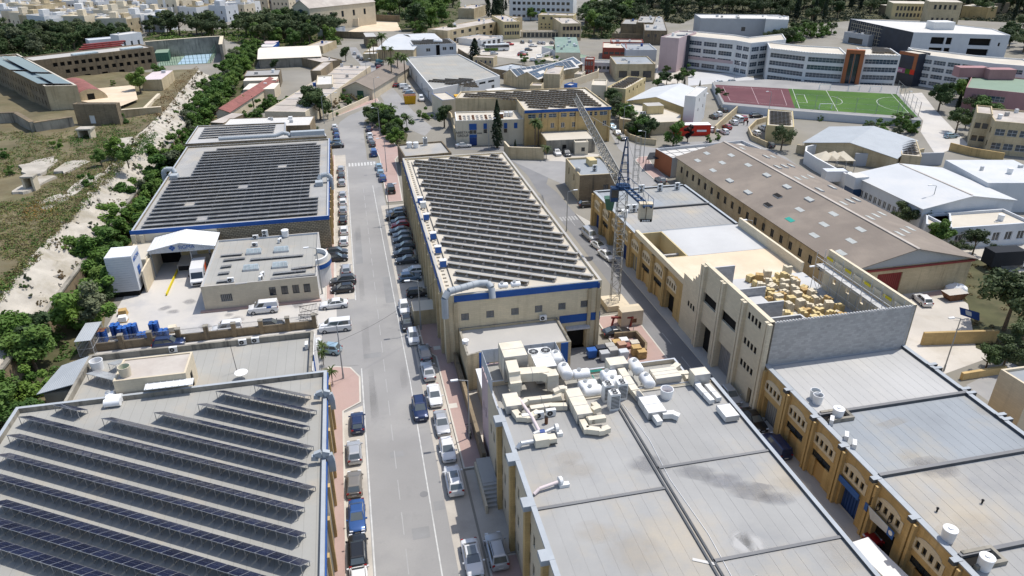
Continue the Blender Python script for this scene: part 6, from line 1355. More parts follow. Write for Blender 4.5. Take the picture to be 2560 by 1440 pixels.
for s0,s1_,m in((0,.52,'pinkish' if 0 else 'leaf_pinkbloom'),(.52,.77,'turf'),(.77,1.,'signal_red')):b=MB();b.box(g(L*(s0+s1_)/2,.2,4.0),(L*(s1_-s0)-.02,.1,1.6),m,r_);b.build('banner',SE)
text(SE,'ture',g(L*.2,.27,4.8),1.5,'tank_white',r_)
pU=[P(3,1740,240,9.5),P(3,2460,262,9.5),P(3,2330,215,9.5),P(3,1900,165,9.5),P(3,1265,140,9.5)];Lu=(pU[1]-pU[0]).length;Lv=(pU[0]-pU[4]).length
US=building('unfinished_building','unfinished white concrete building with black clad wing','building',pU,9.5,wall='white_cool',roof='roof_white',par=(.3,.3),op={0:[(Lu*.2,Lu*.34,1,3.6,'void',1),(Lu*.2,Lu*.34,5,7.8,'void',1),(Lu*.36,Lu*.42,1,3.6,'void',1),(Lu*.36,Lu*.42,5,7.8,'void',1),(Lu*.6,Lu*.82,1,3.6,'void',1),(Lu*.6,Lu*.82,5,7.8,'void',1),(Lu*.9,Lu*.92,5,6.4,'void')],4:[(Lv*.3,Lv*.36,4.5,6,'grid'),(Lv*.3,Lv*.36,1.5,3,'grid')]},wallmats={4:'dark_clad'})
b=MB();c=P(3,1930,215,9.2);b.box(c,(9,7,3.2),'white_paint');b.build('stair_hood',US);b=MB()
for k in range(5):z=1.5+k*1.6;b.bar((*(pU[4].lerp(pU[0],.05)).xy,z),(*(pU[4].lerp(pU[0],.55)).xy,z),.12,'limestone_pale')
for k in range(14):e=pU[4].lerp(pU[0],.05+k*.036)+Vector((-.3,-.3,0));b.bar((*e.xy,0),(*e.xy,9),.1,'limestone_pale')
b.build('scaffold',US)
simple('concrete_block','raw grey concrete box before the unfinished building','building',lambda x,y,z:P(3,x,y,z),(1225,235),(1410,262),(1420,240),5,'grey_paint','concrete_new',par=(.8,.3),op0=[(1,8,.3,2.8,'void')])
simple('sports_hall','grey clad hall behind the white school','hall',lambda x,y,z:P(3,x,y,z),(155,135),(810,140),(950,110),9.0,'grey_paint','roof_white',op0=[(1,2,3,5,'dark')],op1=[(4,4,1,3.5,'dark'),(4,4,5,7.5,'dark')])
simple('sports_hall','white corner block of the grey clad hall','hall',lambda x,y,z:P(3,x,y,z),(640,140),(810,146),(820,120),10.0,'white_paint','roof_white')
PZ_=2.2
pitch=[P(3,855,805,PZ_),P(3,1770,872,PZ_),P(3,1610,700,PZ_),P(3,805,660,PZ_)];court=[P(3,330,760,PZ_),P(3,855,805,PZ_),P(3,805,660,PZ_),P(3,260,630,PZ_)]
base=[P(3,320,775,PZ_),P(3,860,825,PZ_),P(3,1800,895,PZ_),P(3,1630,690,PZ_),P(3,1640,640,PZ_),P(3,640,590,PZ_),P(3,240,610,PZ_)]
PD=building('pitch_podium','white walled podium under the sports pitch','podium',[p.xy for p in base],PZ_-.02,wall='white_cool',roof='asphalt',par=(0,0),op={1:[(21,34,.2,1.5,'dvoid',1.),(35,41,.2,1.6,'dvoid',1.)]})
sheet('sports_pitch',[p.xy for p in pitch],PZ_+.01,'turf','green artificial football pitch');sheet('sports_court',[p.xy for p in court],PZ_+.012,'court_red','dark red hard sports court')
def qf(q,s,t,z):return(q[0].lerp(q[1],s)).lerp(q[3].lerp(q[2],s),t)+Vector((0,0,z))
def marks(q,segs,w,nm,lab,m='paint_white'):
 b=MB();z=.02
 for(s0,t0),(s1_,t1)in segs:
  p,r=qf(q,s0,t0,z),qf(q,s1_,t1,z);d=(r-p);d.z=0;d.normalize();n=Vector((-d.y,d.x,0))*w/2;b.poly([p-n,r-n,r+n,p+n],m)
 struct(b.build(nm),'structure',lab)
cir=lambda cx,cy,rx,ry,a0,a1,n=14:[((cx+rx*math.cos(a0+(a1-a0)*i/n),cy+ry*math.sin(a0+(a1-a0)*i/n)),(cx+rx*math.cos(a0+(a1-a0)*(i+1)/n),cy+ry*math.sin(a0+(a1-a0)*(i+1)/n)))for i in range(n)]
marks(pitch,[((.04,.0),(.04,1)),((.36,0),(.36,1)),((.955,0),(.955,1)),((.04,.3),(.13,.3)),((.13,.3),(.13,.7)),((.13,.7),(.04,.7))]+cir(.36,.5,.09,.2,-1.57,1.57)+cir(.955,.5,.2,.33,1.57,4.71),.14,'pitch_lines','white lines of the football pitch')
marks(court,[((.1,.1),(.1,.9)),((.5,.05),(.5,.95)),((.9,.1),(.9,.9)),((.1,.1),(.9,.1)),((.1,.9),(.9,.9))],.1,'court_lines','faint lines of the red court','pink_wall')
for i,(s,t_,r0)in enumerate(((.26,.05,0),(.35,1.06,0),(.62,1.06,0),(.82,1.07,0))):
 c=qf(pitch,s,t_,0);t=thing('goal_frame','%s small white goal at the pitch edge from the court'%nth(i),'goal',c);b=MB()
 for x in(-1.8,1.8):b.bar(c+Vector((x,0,0)),c+Vector((x,0,1.6)),.14,'tank_white');b.bar(c+Vector((x,0,1.6)),c+Vector((x,.8,0)),.08,'tank_white')
 b.bar(c+Vector((-1.8,0,1.6)),c+Vector((1.8,0,1.6)),.14,'tank_white');b.build('frame',t)
FN=thing('mesh_fence','thin tall mesh fence round the sports pitch','fence',base[1])
for a_,c_ in((pitch[0],pitch[1]),(pitch[1],pitch[2])):
 n=int((c_-a_).length/5)
 for i in range(n+1):p=a_.lerp(c_,i/n);b=MB();b.bar(p,p+Vector((0,0,4.2)),.09,'pole_grey');b.build('post',FN)
 for z in(1.0,2.5,4.1):b=MB();b.bar(a_+Vector((0,0,z)),c_+Vector((0,0,z)),.035,'pole_grey');b.build('rail',FN)
sheet('school_forecourt',[P(3,60,530),P(3,400,550),P(3,640,600),P(3,230,625),P(3,60,640)],.03,'concrete_new','bright concrete school forecourt')
sheet('school_drive',[P(3,1640,700),P(3,1800,690),P(3,1900,820),P(3,2150,1080),P(3,1900,1150),P(3,1790,980),P(3,1810,900)],.026,'yard','pale drive beside the sports pitch')
pk=para(P(3,2130,650,7.5),P(3,2640,700,7.5),P(3,2640,590,7.5));PK=building('school_block','mauve three-storey block with green roof at the right','school',pk,7.5,wall='mauve_wall',roof='court_green',par=(.3,.25),op={0:row(3,1,36,7,4.2,5.8,'strip')+row(3,1,36,7,.9,2.5,'strip')},wallmats={3:'yellow_wall'})
for k,(x,y,w)in enumerate(((2110,575,9),(2320,590,8))):b=MB();c=P(3,x,y,7.4);b.box((c.x+3,c.y+2,7.3),(w,4,3.0),'mauve_wall',-.05);b.build('roof_room',PK)
tn=para(P(3,2210,835,8),P(3,2700,850,8),P(3,2700,700,8));simple('apartment_block','tan stone block with dark windows at the right edge','building',lambda x,y,z:P(3,x,y,z),(2345,900),(2750,935),(2750,840),8.0,'limestone','roof_old',op0=[(4,2.4,1.2,2.8,'strip'),(4,2.4,4.6,6.2,'strip')],op3=[(4,1.4,1.4,2.8,'dark'),(4,1.4,4.6,6,'dark')],join=False)
simple('apartment_block','rear wing of the tan stone block at the right edge','building',lambda x,y,z:P(3,x,y,z),(2210,838),(2330,850),(2420,800),8.4,'limestone','roof_old',op0=[(2,1.4,1.4,2.8,'dark'),(2,1.4,4.6,6,'dark')])
qa=[PZ(2200,640,.2917,x,y,7.5)for x,y in((1035,970),(1300,1135),(1650,1080),(1330,930))]
AP=building('apartment_block','pale block with barred windows at the right bottom edge','building',[p.xy for p in qa],7.5,wall='limestone_pale',roof='felt_blue',par=(.3,.25),op={0:row(3,4,11,1.3,1.2,2.6,'bars')+row(3,4,11,1.3,4.4,5.8,'bars')})
wallstrip('boundary_wall','yellow stone garden wall behind the workshops','wall',[PZ(2200,640,.2917,350,760),PZ(2200,640,.2917,640,750),PZ(2200,640,.2917,980,740)],1.9,.4,'limestone_ochre')
wallstrip('boundary_wall','low ochre wall at the back street corner','wall',[PZ(2200,640,.2917,690,1060),PZ(2200,640,.2917,1060,1000)],1.0,.4,'limestone_ochre')
# ================================================================== left side: derelict workshops, fort, town
T1=lambda x,y,z=0.0:P(1,x,y,z)
simple('workshop_range','long derelict workshop range with patched pale roof','building',ZL,(1400,1150),(1990,1160),(2120,480),4.2,'limestone_pale','roof_old',par=(.12,.2))
pl=para(ZL(1400,1150,4.2),ZL(1990,1160,4.2),ZL(2120,480,4.2));b=MB();t=thing('roof_kerbs','pale cross kerbs on the derelict workshop roof','roof kerb',(*pl[0],4.2))
pl=[Vector(p)for p in pl]
for k in range(1,9):
 b=MB();p,q=pl[0].lerp(pl[3],k/9),pl[1].lerp(pl[2],k/9);b.bar((*p,4.14),(*q,4.14),.4,'roof_white' if k>1 else 'screed',.22);b.build('kerb',t)
simple('workshop_range','pale front cross range before the derelict workshops','building',ZL,(760,1390),(2060,1350),(2040,1220),4.6,'limestone_old','roof_white',par=(.15,.2))
simple('workshop_range','grey roofed range at the top of the derelict court','building',ZL,(1095,640),(1610,620),(1640,540),4.2,'limestone_old','felt_grey',par=(.2,.2))
simple('workshop_range','cream sheet roof across the derelict court','building',ZL,(1085,835),(1540,825),(1580,740),3.4,'limestone_pale','sheet_cream',par=(0,0));simple('workshop_range','narrow cream strip roof in the derelict court','building',ZL,(1090,710),(1570,695),(1590,650),3.8,'limestone_pale','sheet_cream',par=(0,0))
RS,ro=gable('rusty_shed','long collapsing shed with rust red roof by the ditch','shed',para(ZL(700,1165,3.2),ZL(890,1165,3.2),ZL(1040,700,3.2)),3.2,4.2,'sheet_rust','limestone_pale',1,.3,ridge=.75)
simple('lean_to','buff lean-to roof at the end of the rusty shed','shed',ZL,(615,1310),(800,1320),(880,1175),3.0,'limestone_old','roof_old',par=(0,0))
gable('warehouse_shed','shed with plain cream roof beyond the derelict workshops','shed',para(T1(1925,440,3.6),T1(2385,420,3.6),T1(2365,340,3.6)),3.6,5.0,'sheet_cream','limestone_black',0,.5)
simple('stair_block','tall narrow stair block on the derelict workshops','building',ZL,(2065,560),(2215,560),(2250,430),7.0,'limestone_old','roof_old',par=(.2,.2));simple('house','white roofed two-storey house behind the dark tree','house',ZL,(2150,765),(2390,755),(2440,620),5.5,'limestone_pale','roof_white',op0=[(2,1.0,3,4.2,'dark')])
simple('market_roofs','patched low roofs right of the cream shed','building',ZL,(2230,440),(2520,400),(2500,280),3.4,'limestone_old','roof_old')
gable('old_shed','brown gabled shed with green door by the road bend','shed',para(Z3(200,935,3.4),Z3(640,950,3.4),Z3(430,600,3.4)),3.4,5.6,'asbestos_x' if 0 else 'asbestos','limestone_pale',1,.4,op={0:[(5.0,7.2,0,2.9,'dgreen')]})
wallstrip('boundary_wall','curving stone boundary wall along the road bend','wall',[Z3(0,1390),Z3(180,1310),Z3(400,1210),Z3(580,1120),Z3(690,1060)],1.5,.35,'limestone_pale')
for i,(l,r,fr,z,w,rf,lab)in enumerate((((1340,170),(1530,170),(1535,130),3.2,'blue_deep','pvc_pink','long blue trailer parked behind the cream shed'),((1325,215),(1520,212),(1525,165),3.0,'bin_blue','roof_white','blue container before the parked trailer'))):
 simple('container',lab,'container',ZL,l,r,fr,z,w,rf,par=(0,0))
simple('hut','small tan hut between pines and cream shed','building',ZL,(2010,200),(2240,205),(2250,120),3.2,'limestone','roof_old',op0=[(1,1,1,2,'dark')])
def simplez(name,label,f,l,r,fr,z,z0,wall,roof,op=None,par=(.35,.3),cat='fort',join=False):
 pl=para(f(*l,z),f(*r,z),f(*fr,z));return building(name,label,cat,pl,z,z0,wall=wall,roof=roof,par=par,op=op or{},join=join),pl
FZ,FR=PLZ-.6,12.6
f2=para(T1(240,452,FR),T1(1142,350,FR),T1(1100,322,FR));Lf=(Vector(f2[1])-Vector(f2[0])).length
F2=building('barrack_block','long dark stone barrack with rows of square openings','fort',f2,FR,FZ,wall='limestone_old',roof='screed_grey',par=(.3,.4),op={0:row(15,5,Lf-1,1.3,10.0,11.2,'void',.5)+row(12,8,Lf-1,1.3,7.6,8.8,'void',.5)+row(4,12,Lf-4,1.8,5.5,6.6,'void',.5)})
f2v=[Vector(p)for p in f2]
for k in range(4):b=MB();p=f2v[3].lerp(f2v[2],.4+k*.0)+Vector((0,3+k*1.6));q=f2v[3].lerp(f2v[2],.78)+Vector((0,2+k*1.6));b.bar((*p,FR-.5+k*.5),(*q,FR-.5+k*.5),1.6,'red_metal',.4);b.build('seat_tier',F2)
for k,(s0,s1)in enumerate(((.25,.45),(.66,.84))):b=MB();p,q=f2v[0].lerp(f2v[1],s0),f2v[0].lerp(f2v[1],s1);o=Vector((.1,4));b.bar((*(p+o),FR),(*(q+o),FR),3,'glass_pale',.5);b.build('roof_light',F2)
f1=[T1(345,632,FR),T1(440,628,FR),T1(450,640,FR),T1(572,632,FR),T1(20,372,FR),T1(-160,372,FR)]
f1=[T1(330,640,FR),T1(572,634,FR),T1(130,400,FR),T1(-140,420,FR)]
L3=(f1[0]-f1[3]).length
F1=building('barrack_block','long fort barrack with solar panels on its flat roof','fort',[p.xy for p in f1],FR,FZ,wall='limestone_old',roof='screed_grey',par=(.5,.5),cap='screed',op={3:row(22,2,L3-2,.8,9.6,11,'void',.4)+row(22,2,L3-2,.8,7.0,8.4,'void',.4),0:[(9,10,11,11.7,'void')]},wallmats={0:'limestone'})
for k,(s,t0,t1,m)in enumerate(((.22,.04,.40,'glass_blue'),(.22,.46,.95,'glass_blue'),(.68,.03,.3,'glass_blue'),(.68,.36,.9,'glass_blue'))):
 b=MB();p=f1[0].lerp(f1[1],s);q=f1[3].lerp(f1[2],s);p,q=p.lerp(q,t0),p.lerp(q,t1);d=(q-p).normalized();n=Vector((-d.y,d.x,0))*2.4
 c=[(*(p-n).xy,FR-.2),(*(p+n).xy,FR+.5),(*(q+n).xy,FR+.5),(*(q-n).xy,FR-.2)][::-1];b.hexa(c,[(x,y,z+.1)for x,y,z in c],'panel_frame',m);b.build('panel',F1)
GT,_=simplez('gate_ruin','ruined gate block with dark arched opening',ZF,(1050,465),(1680,465),(1660,440),11.2,FZ,'limestone_old','rock',{0:[(9.2,12.6,FZ+.1,FZ+2.9,'dvoid',1.2),(3.2,4.6,FZ+1,FZ+3,'dwhite')]},(.2,.4))
wallstrip('fort_wall','thick soot-stained fort wall beside the gate ruin','wall',[ZF(480,720,8.6),ZF(1040,640,8.6)],3.2,1.0,'limestone_black',FZ-.2,'limestone_old')
wallstrip('fort_wall','old wall angling back from the soot-stained wall','wall',[ZF(460,720,8.6),ZF(220,580,8.6),ZF(-100,590,8.6)],3.4,.9,'limestone_black',FZ-.3,'limestone_old')
wallstrip('fort_wall','tan court wall right of the gate ruin','wall',[ZF(1690,520,8.4),ZF(2330,470,8.4)],2.6,.8,'limestone',FZ-.2,'limestone_pale')
wallstrip('fort_wall','pale dividing wall running to the dark court tree','wall',[ZF(2060,470,8),ZF(2290,250,8)],1.6,.8,'limestone_pale',FZ-.2)
sheet('fort_court',[ZF(1150,420,PLZ+.7),ZF(1700,520,PLZ+.7),ZF(2000,400,PLZ+.7),ZF(1950,190,PLZ+.7),ZF(1100,270,PLZ+.7)],PLZ+.75,'tan_fill','sandy court inside the fort')
VH=thing('nissen_hut','half-round hut with faded red roof in the fort court','hut',ZF(1350,440,PLZ));c0,c1=ZF(1345,440,PLZ),ZF(1130,290,PLZ);d=(c1-c0);d.z=0;L=d.length;d.normalize();n=Vector((-d.y,d.x,0));b=MB();rr=4.2
arc=lambda c:[c+n*(rr*math.cos(a))+Vector((0,0,.5+rr*.75*math.sin(a)))for a in[math.pi*k/12 for k in range(13)]]
b.loft([arc(c0),arc(c0+d*22)],'sheet_rust',close=False);b.build('roof',VH,True);b=MB();b.poly([c0+n*rr+Vector((0,0,-.5))]+arc(c0)+[c0-n*rr+Vector((0,0,-.5))],'limestone');b.build('end_wall',VH)
b=MB();e=c0-d*.06;b.poly([e+n*(.9*s)+Vector((0,0,z))for s,z in((1,0),(-1,0),(-1,2.4),(1,2.4))],'void');b.build('door',VH)
simple('pink_roofed_house','small house with pink roof beside the barrack','house',lambda x,y,z:T1(x,y,z),(1050,595),(1200,590),(1245,525),PLZ+3,'limestone','pvc_pink',par=(0,0))
wallstrip('fort_wall','tall soot-dark rampart behind the tennis court','wall',[T1(1080,310,7),T1(1480,278,7),T1(1650,268,7),T1(1640,330,7)],7.0,1.2,'limestone_black',.0,'limestone_pale')
sheet('tennis_court',[T1(1160,495),T1(1570,470),T1(1640,360),T1(1260,380)],.05,'court_green','pale green tennis court surround');sheet('tennis_court',[T1(1320,480),T1(1540,470),T1(1590,385),T1(1400,390)],.06,'court_blue','light blue tennis court')
t=thing('banner','teal banner on the rampart behind the tennis court','banner',T1(1520,390));b=MB();p,q=T1(1430,384,0),T1(1610,376,0);b.bar(p+Vector((0,-.8,2.2)),q+Vector((0,-.8,2.2)),.08,'teal',3.2);b.build('cloth',t)
t=thing('mesh_fence','tall green mesh fence round the tennis court','fence',T1(1300,480));pts=[T1(1180,490),T1(1320,480),T1(1570,470),T1(1640,350)]
for p,q in zip(pts,pts[1:]):
 for k in range(9):e=p.lerp(q,k/8);b=MB();b.bar(e,e+Vector((0,0,4)),.12,'green_metal');b.build('post',t)
 for z in(1,2.2,4):b=MB();b.bar(p+Vector((0,0,z)),q+Vector((0,0,z)),.06,'green_metal');b.build('rail',t)
simple('club_house','dark green roofed club house by the tennis court','building',lambda x,y,z:T1(x,y,z),(1150,395),(1250,390),(1245,345),3.5,'green_metal','court_green',par=(0,0))
simple('white_house','long white low house behind the red seats','house',lambda x,y,z:T1(x,y,z),(660,300),(900,280),(900,265),5,'white_cool','white_cool',op0=[(4,1,1.5,3,'dark')],par=(.2,.2));simple('white_house','taller white gabled house behind the red seats','house',lambda x,y,z:T1(x,y,z),(880,262),(1050,240),(1055,225),8,'white_cool','roof_white',op0=[(3,1,3,5,'dark')],par=(.2,.2))
for i,(x,y,w)in enumerate(((655,1030,1.6),(240,1400,1.1))):
 c=T1(x,y,PLZ);t=thing('ruin_hut',('small roofless concrete hut among the weeds' if i==0 else 'low stone ruin block at the plateau edge'),'ruin',c);b=MB();b.box((c.x-w*.8,c.y,PLZ-.4),(.4,w*1.4,2.6),'limestone_pale');b.box((c.x+w*.8,c.y,PLZ-.4),(.4,w*1.4,2.6),'limestone_pale');b.box((c.x,c.y+w*.7,PLZ-.4),(w*1.6,.4,2.5),'limestone_old');b.build('wall',t);b=MB();b.box((c.x,c.y,PLZ+2.22),(w*2.1,w*1.7,.3),'rock',.1);b.build('roof',t)
for i,pts in enumerate((((120,1220),(400,1150),(420,1190),(300,1290),(160,1290)),((380,1260),(520,1180),(690,1170),(640,1210),(470,1280)),((480,1420),(640,1290),(780,1280),(700,1350),(540,1440)),((800,1110),(880,1020),(1010,1010),(960,1050),(860,1120)),((60,1420),(300,1290),(420,1300),(200,1420)),((240,1500),(450,1430),(560,1440),(330,1570)))):
 b=MB();q=ccw([T1(x,y,PLZ+.4).xy for x,y in pts]);c=sum(q,Vector((0,0)))/len(q);rr=[]
 for k in range(len(q)):
  for j in range(4):p=q[k].lerp(q[(k+1)%len(q)],j/4);rr.append(c+(p-c)*R.uniform(.82,1.12))
 b.hexa([(*p,PLZ-.6)for p in rr],[(*(c+(p-c)*.96),PLZ+.12+R.uniform(0,.1))for p in rr],'rock');struct(b.build('rock_slab'),'structure','%s bare pale rock slab on the weedy plateau'%nth(i))
HM=[('cream','limestone_pale'),('white','white_paint'),('white','white_paint'),('grey','white_cool'),('tan','limestone'),('pale','limestone_new'),('buff','cream_paint')]
def town(rowlab,u0,u1,v,dv,n,hmin,hmax,group,z0=0.,seed=3,w=(8,15)):
 r=random.Random(seed)
 for i in range(n):
  u=u0+(u1-u0)*(i+.5)/n+r.uniform(-3,3);vv=v+dv*(i/n)+r.uniform(-5,5);c=W(u,vv);ww,dd,h=r.uniform(*w),r.uniform(9,14),r.uniform(hmin,hmax);rot=r.uniform(-.5,.25);nm,m=r.choice(HM)
  ca,sa=math.cos(rot),math.sin(rot);q=[Vector((c.x+x*ca-y*sa,c.y+x*sa+y*ca))for x,y in((-ww/2,-dd/2),(ww/2,-dd/2),(ww/2,dd/2),(-ww/2,dd/2))]
  st=max(1,int(h/3.4));op={0:[o for s in range(st)for o in row(r.choice((2,3,3,4)),.5,ww-.5,1.0,1+s*3.3,2.6+s*3.3,'dark')],1:[o for s in range(st)for o in row(2,.5,dd-.5,.9,1+s*3.3,2.4+s*3.3,'dark')]}
  t=building('town_house','%s %s-storey flat-roofed house, %s from the left in the %s'%(nm,('one','two','three','four','five')[min(4,st-1)],nth(i),rowlab),'house',q,h,z0,wall=m,roof=r.choice(('screed','roof_old','screed_grey','roof_white')),par=(.7,.25),op=op,join=True,group=group)
  if r.random()<.7:
   b=MB();e=c+Vector((r.uniform(-2,2),r.uniform(-2,2),0));b.box((e.x,e.y,h-.7),(r.uniform(2.5,4),r.uniform(3,4.5),3.0),m,rot);b.build('roof_room',t)
  if r.random()<.5:b=MB();e=c+Vector((r.uniform(-3,3),r.uniform(-3,3),0));b.cyl((e.x,e.y,h-.7),(e.x,e.y,h+.8),.6,.6,'tank_white',8);b.build('roof_tank',t)
town('nearest far town row',-30,300,72,-6,13,8,12,'far town houses',seed=5)
town('second far town row',-30,560,42,-6,22,8,13,'far town houses',seed=6)
town('third far town row',-40,700,20,-4,26,9,14,'far town houses',seed=7,w=(9,17))
town('fourth far town row',-40,900,4,-4,28,9,15,'far town houses',seed=8,w=(10,20))
town('farthest town row',-60,980,-12,-4,26,10,17,'far town houses',seed=9,w=(12,24))
town('row just behind the wood',60,420,84,-8,13,7,10,'far town houses',seed=15)
town('middle town row',-30,640,56,-10,22,8,12,'far town houses',seed=16)
town('upper middle town row',-30,760,30,-6,26,9,14,'far town houses',seed=17)
town('nearer town terrace beyond the trees',300,620,58,-18,12,7,10,'far town houses',seed=10)
town('row beyond the citadel hill',2480,2640,-8,0,4,8,11,'houses on the hill',seed=12)
ch=para(P(1,2175,40,16),P(1,2310,52,16),P(1,2520,0,16));CH,ro=gable('church','pale stone church with round arched window at the end','church',para(P(1,2175,50,12),P(1,2300,62,12),P(1,2520,-10,12)),12,15.5,'roof_old','limestone_pale',1,.3,op={1:row(7,2,58,1.6,6,9,'dark')});cq=[Vector(p)for p in para(P(1,2175,50,12),P(1,2300,62,12),P(1,2520,-10,12))];dd=(cq[1]-cq[0]).normalized();nn=Vector((dd.y,-dd.x));mid=cq[0].lerp(cq[1],.5)+nn*.15;b=MB();b.poly([(*(mid+dd*(4.2*math.cos(a))),6+5.2*math.sin(a))for a in[math.pi*k/14 for k in range(15)]],'glass_blue');b.build('arched_window',CH)
simple('convent_building','low pale buildings below the church','building',lambda x,y,z:PZ(600,0,.25,x,y,z),(690,190),(1180,185),(1180,145),4.5,'limestone_pale','roof_white',op0=[(5,1.2,1,2.6,'dark')]);simple('convent_building','grey roofed wing left of the rubble lot','building',lambda x,y,z:PZ(600,0,.25,x,y,z),(860,300),(1050,262),(1050,240),4,'white_cool','court_green')
wallstrip('boundary_wall','tan buttressed wall round the rubble lot','wall',[PZ(600,0,.25,1060,265),PZ(600,0,.25,1310,205)],5,.5,'limestone');wallstrip('boundary_wall','far wall under the park trees','wall',[PZ(600,0,.25,1310,205),PZ(600,0,.25,1600,220)],3.5,.5,'limestone_old');wallstrip('boundary_wall','long tan wall in front of the rubble lot','wall',[PZ(600,0,.25,890,375),PZ(600,0,.25,1250,390)],3.2,.4,'limestone_old')
sheet('rubble_lot',[PZ(600,0,.25,1070,320),PZ(600,0,.25,1620,310),PZ(600,0,.25,1600,225),PZ(600,0,.25,1310,220)],.03,'tan_fill','bare tan lot with rubble')
simple('store_building','flat tan store at the edge of the park','building',lambda x,y,z:PZ(600,0,.25,x,y,z),(2180,80),(2340,85),(2335,45),6,'limestone','roof_old')
CI=thing('citadel','yellow stone citadel on the wooded hill','fort',ZR(1300,130));CZ0=0
for k,(l,r,fr,z,m,n,nm)in enumerate((((890,40),(1360,50),(1360,20),9,'yellow_wall',8,'front_range'),((1360,20),(1780,30),(1780,5),12,'limestone',5,'main_range'),((1780,70),(2110,95),(2110,70),7,'limestone_ochre',0,'bastion_wall'),((720,60),(1060,100),(1060,70),6,'limestone_old',0,'bastion_wall'))):
 q=para(ZR(*l,z),ZR(*r,z),ZR(*fr,z));b=MB();L=(Vector(q[1])-Vector(q[0])).length;ws=[]
 for i in range(4):wall_open(b,q[i],q[(i+1)%4],0,z,row(n,2,L-2,1.3,z-4,z-1.6,'void')+row(n,2,L-2,1.3,1.5,3.6,'void')if i==0 and n else[],m,wins=ws)
 b.poly([(*p,z)for p in q],'screed');o=b.build(nm,CI)
 if ws:
  jb=MB()
  for w_,loc,rz in ws:add_win(jb,w_,loc,rz)
  jb.build('window',CI)['kind']='stuff'
wallstrip('bastion_wall','long dark rampart below the citadel','wall',[ZR(700,160),ZR(1100,200),ZR(1500,190),ZR(2100,190),ZR(2330,170)],6.5,1.2,'limestone_old')
# ================================================================== vegetation
def leaf_quad(b,c,s,m,out=None,r=R,el=1.0):
 n=Vector((r.gauss(0,1),r.gauss(0,1),r.gauss(0,1)))
 if out is not None:n=n*.55+out
 n.z+=.25;n.normalize();u=n.orthogonal().normalized();u=Matrix.Rotation(r.uniform(0,6.28),3,n)@u;v=n.cross(u)
 u=u*s*el;v=v*s*.62
 b.poly([c-u,c-v*.9+u*.1,c+u,c+v],m)
def crown_mesh(seed,m,n=1500,lobes=11,rx=.36,z0=.28,z1=1.,leaf=.045,spread=.92,flat=1.):
 r=random.Random(seed);b=MB();L=[]
 for i in range(lobes):
  a=r.uniform(0,6.28);h=r.uniform(0,1);k=r.uniform(.15,1)*(1-.55*abs(h-.4)*1.4);rad_=r.uniform(.075,.15)*(1.15 if h<.6 else .85)
  L.append((Vector((math.cos(a)*rx*spread*k,math.sin(a)*rx*spread*k,z0+.1+(z1-z0-.22)*h)),rad_))
 for i in range(n):
  c,rr=r.choice(L);d=Vector((r.gauss(0,1),r.gauss(0,1),r.gauss(0,1)*flat)).normalized();leaf_quad(b,c+d*rr*r.uniform(.55,1.12),leaf*r.uniform(.6,1.35),m,d,r)
 return b.mesh('crown')
def trunk_mesh(seed,h=.45,r0=.03,br=5):
 r=random.Random(seed);b=MB();b.cyl((0,0,-.02),(.01,0,h),r0,r0*.6,'bark',7,False)
 for i in range(br):a=r.uniform(0,6.28);s=r.uniform(.5,.95)*h;b.cyl((0,0,s),(math.cos(a)*.2,math.sin(a)*.2,s+r.uniform(.12,.3)),r0*.45,r0*.15,'bark',5,False)
 return b.mesh('trunk')
def cypress_mesh(seed,m,n=1300,w=.085):
 r=random.Random(seed);b=MB()
 for i in range(n):
  z=r.random()**.85;a=r.uniform(0,6.28);k=w*(1-z**2.4)*(.6+.5*min(1,z*6))*(1+.25*math.sin(a*3+z*17))*r.uniform(.7,1.08);leaf_quad(b,Vector((math.cos(a)*k,math.sin(a)*k,.04+z*.95)),.026*r.uniform(.6,1.3),m,Vector((math.cos(a),math.sin(a),.3)),r)
 return b.mesh('crown')
def palm_crown(seed,m,fr=26,L=.24):
 r=random.Random(seed);b=MB()
 for i in range(fr):
  a=i*2.4;e=r.uniform(-.5,1.1);d=Vector((math.cos(a),math.sin(a),0));p=Vector((0,0,.9));s=Vector((-d.y,d.x,0));v=d*math.cos(e)+Vector((0,0,math.sin(e)))
  for k in range(6):
   q=p+v*(L/6);w=.035*(1-k/7)
   for g in(-1,1):b.poly([p,q,q+s*(g*w*1.6)+Vector((0,0,-w*.9))+v*.02,p+s*(g*w*1.6)+Vector((0,0,-w*.9))+v*.02],m)
   p=q;v=(v+Vector((0,0,-.28))).normalized()
 for i in range(10):a=i*.63;b.poly([(0,0,.9),(.05*math.cos(a),.05*math.sin(a),.8),(.05*math.cos(a+.5),.05*math.sin(a+.5),.8)],'leaf_dry')
 return b.mesh('crown')
_b=MB();_b.cyl((0,0,0),(0,0,.9),.022,.017,'bark',8,False);PTR=_b.mesh('trunk');_b=MB();_b.cyl((0,0,0),(0,0,.3),.02,.012,'bark',6,False);CTR=_b.mesh('trunk')
KIND={}
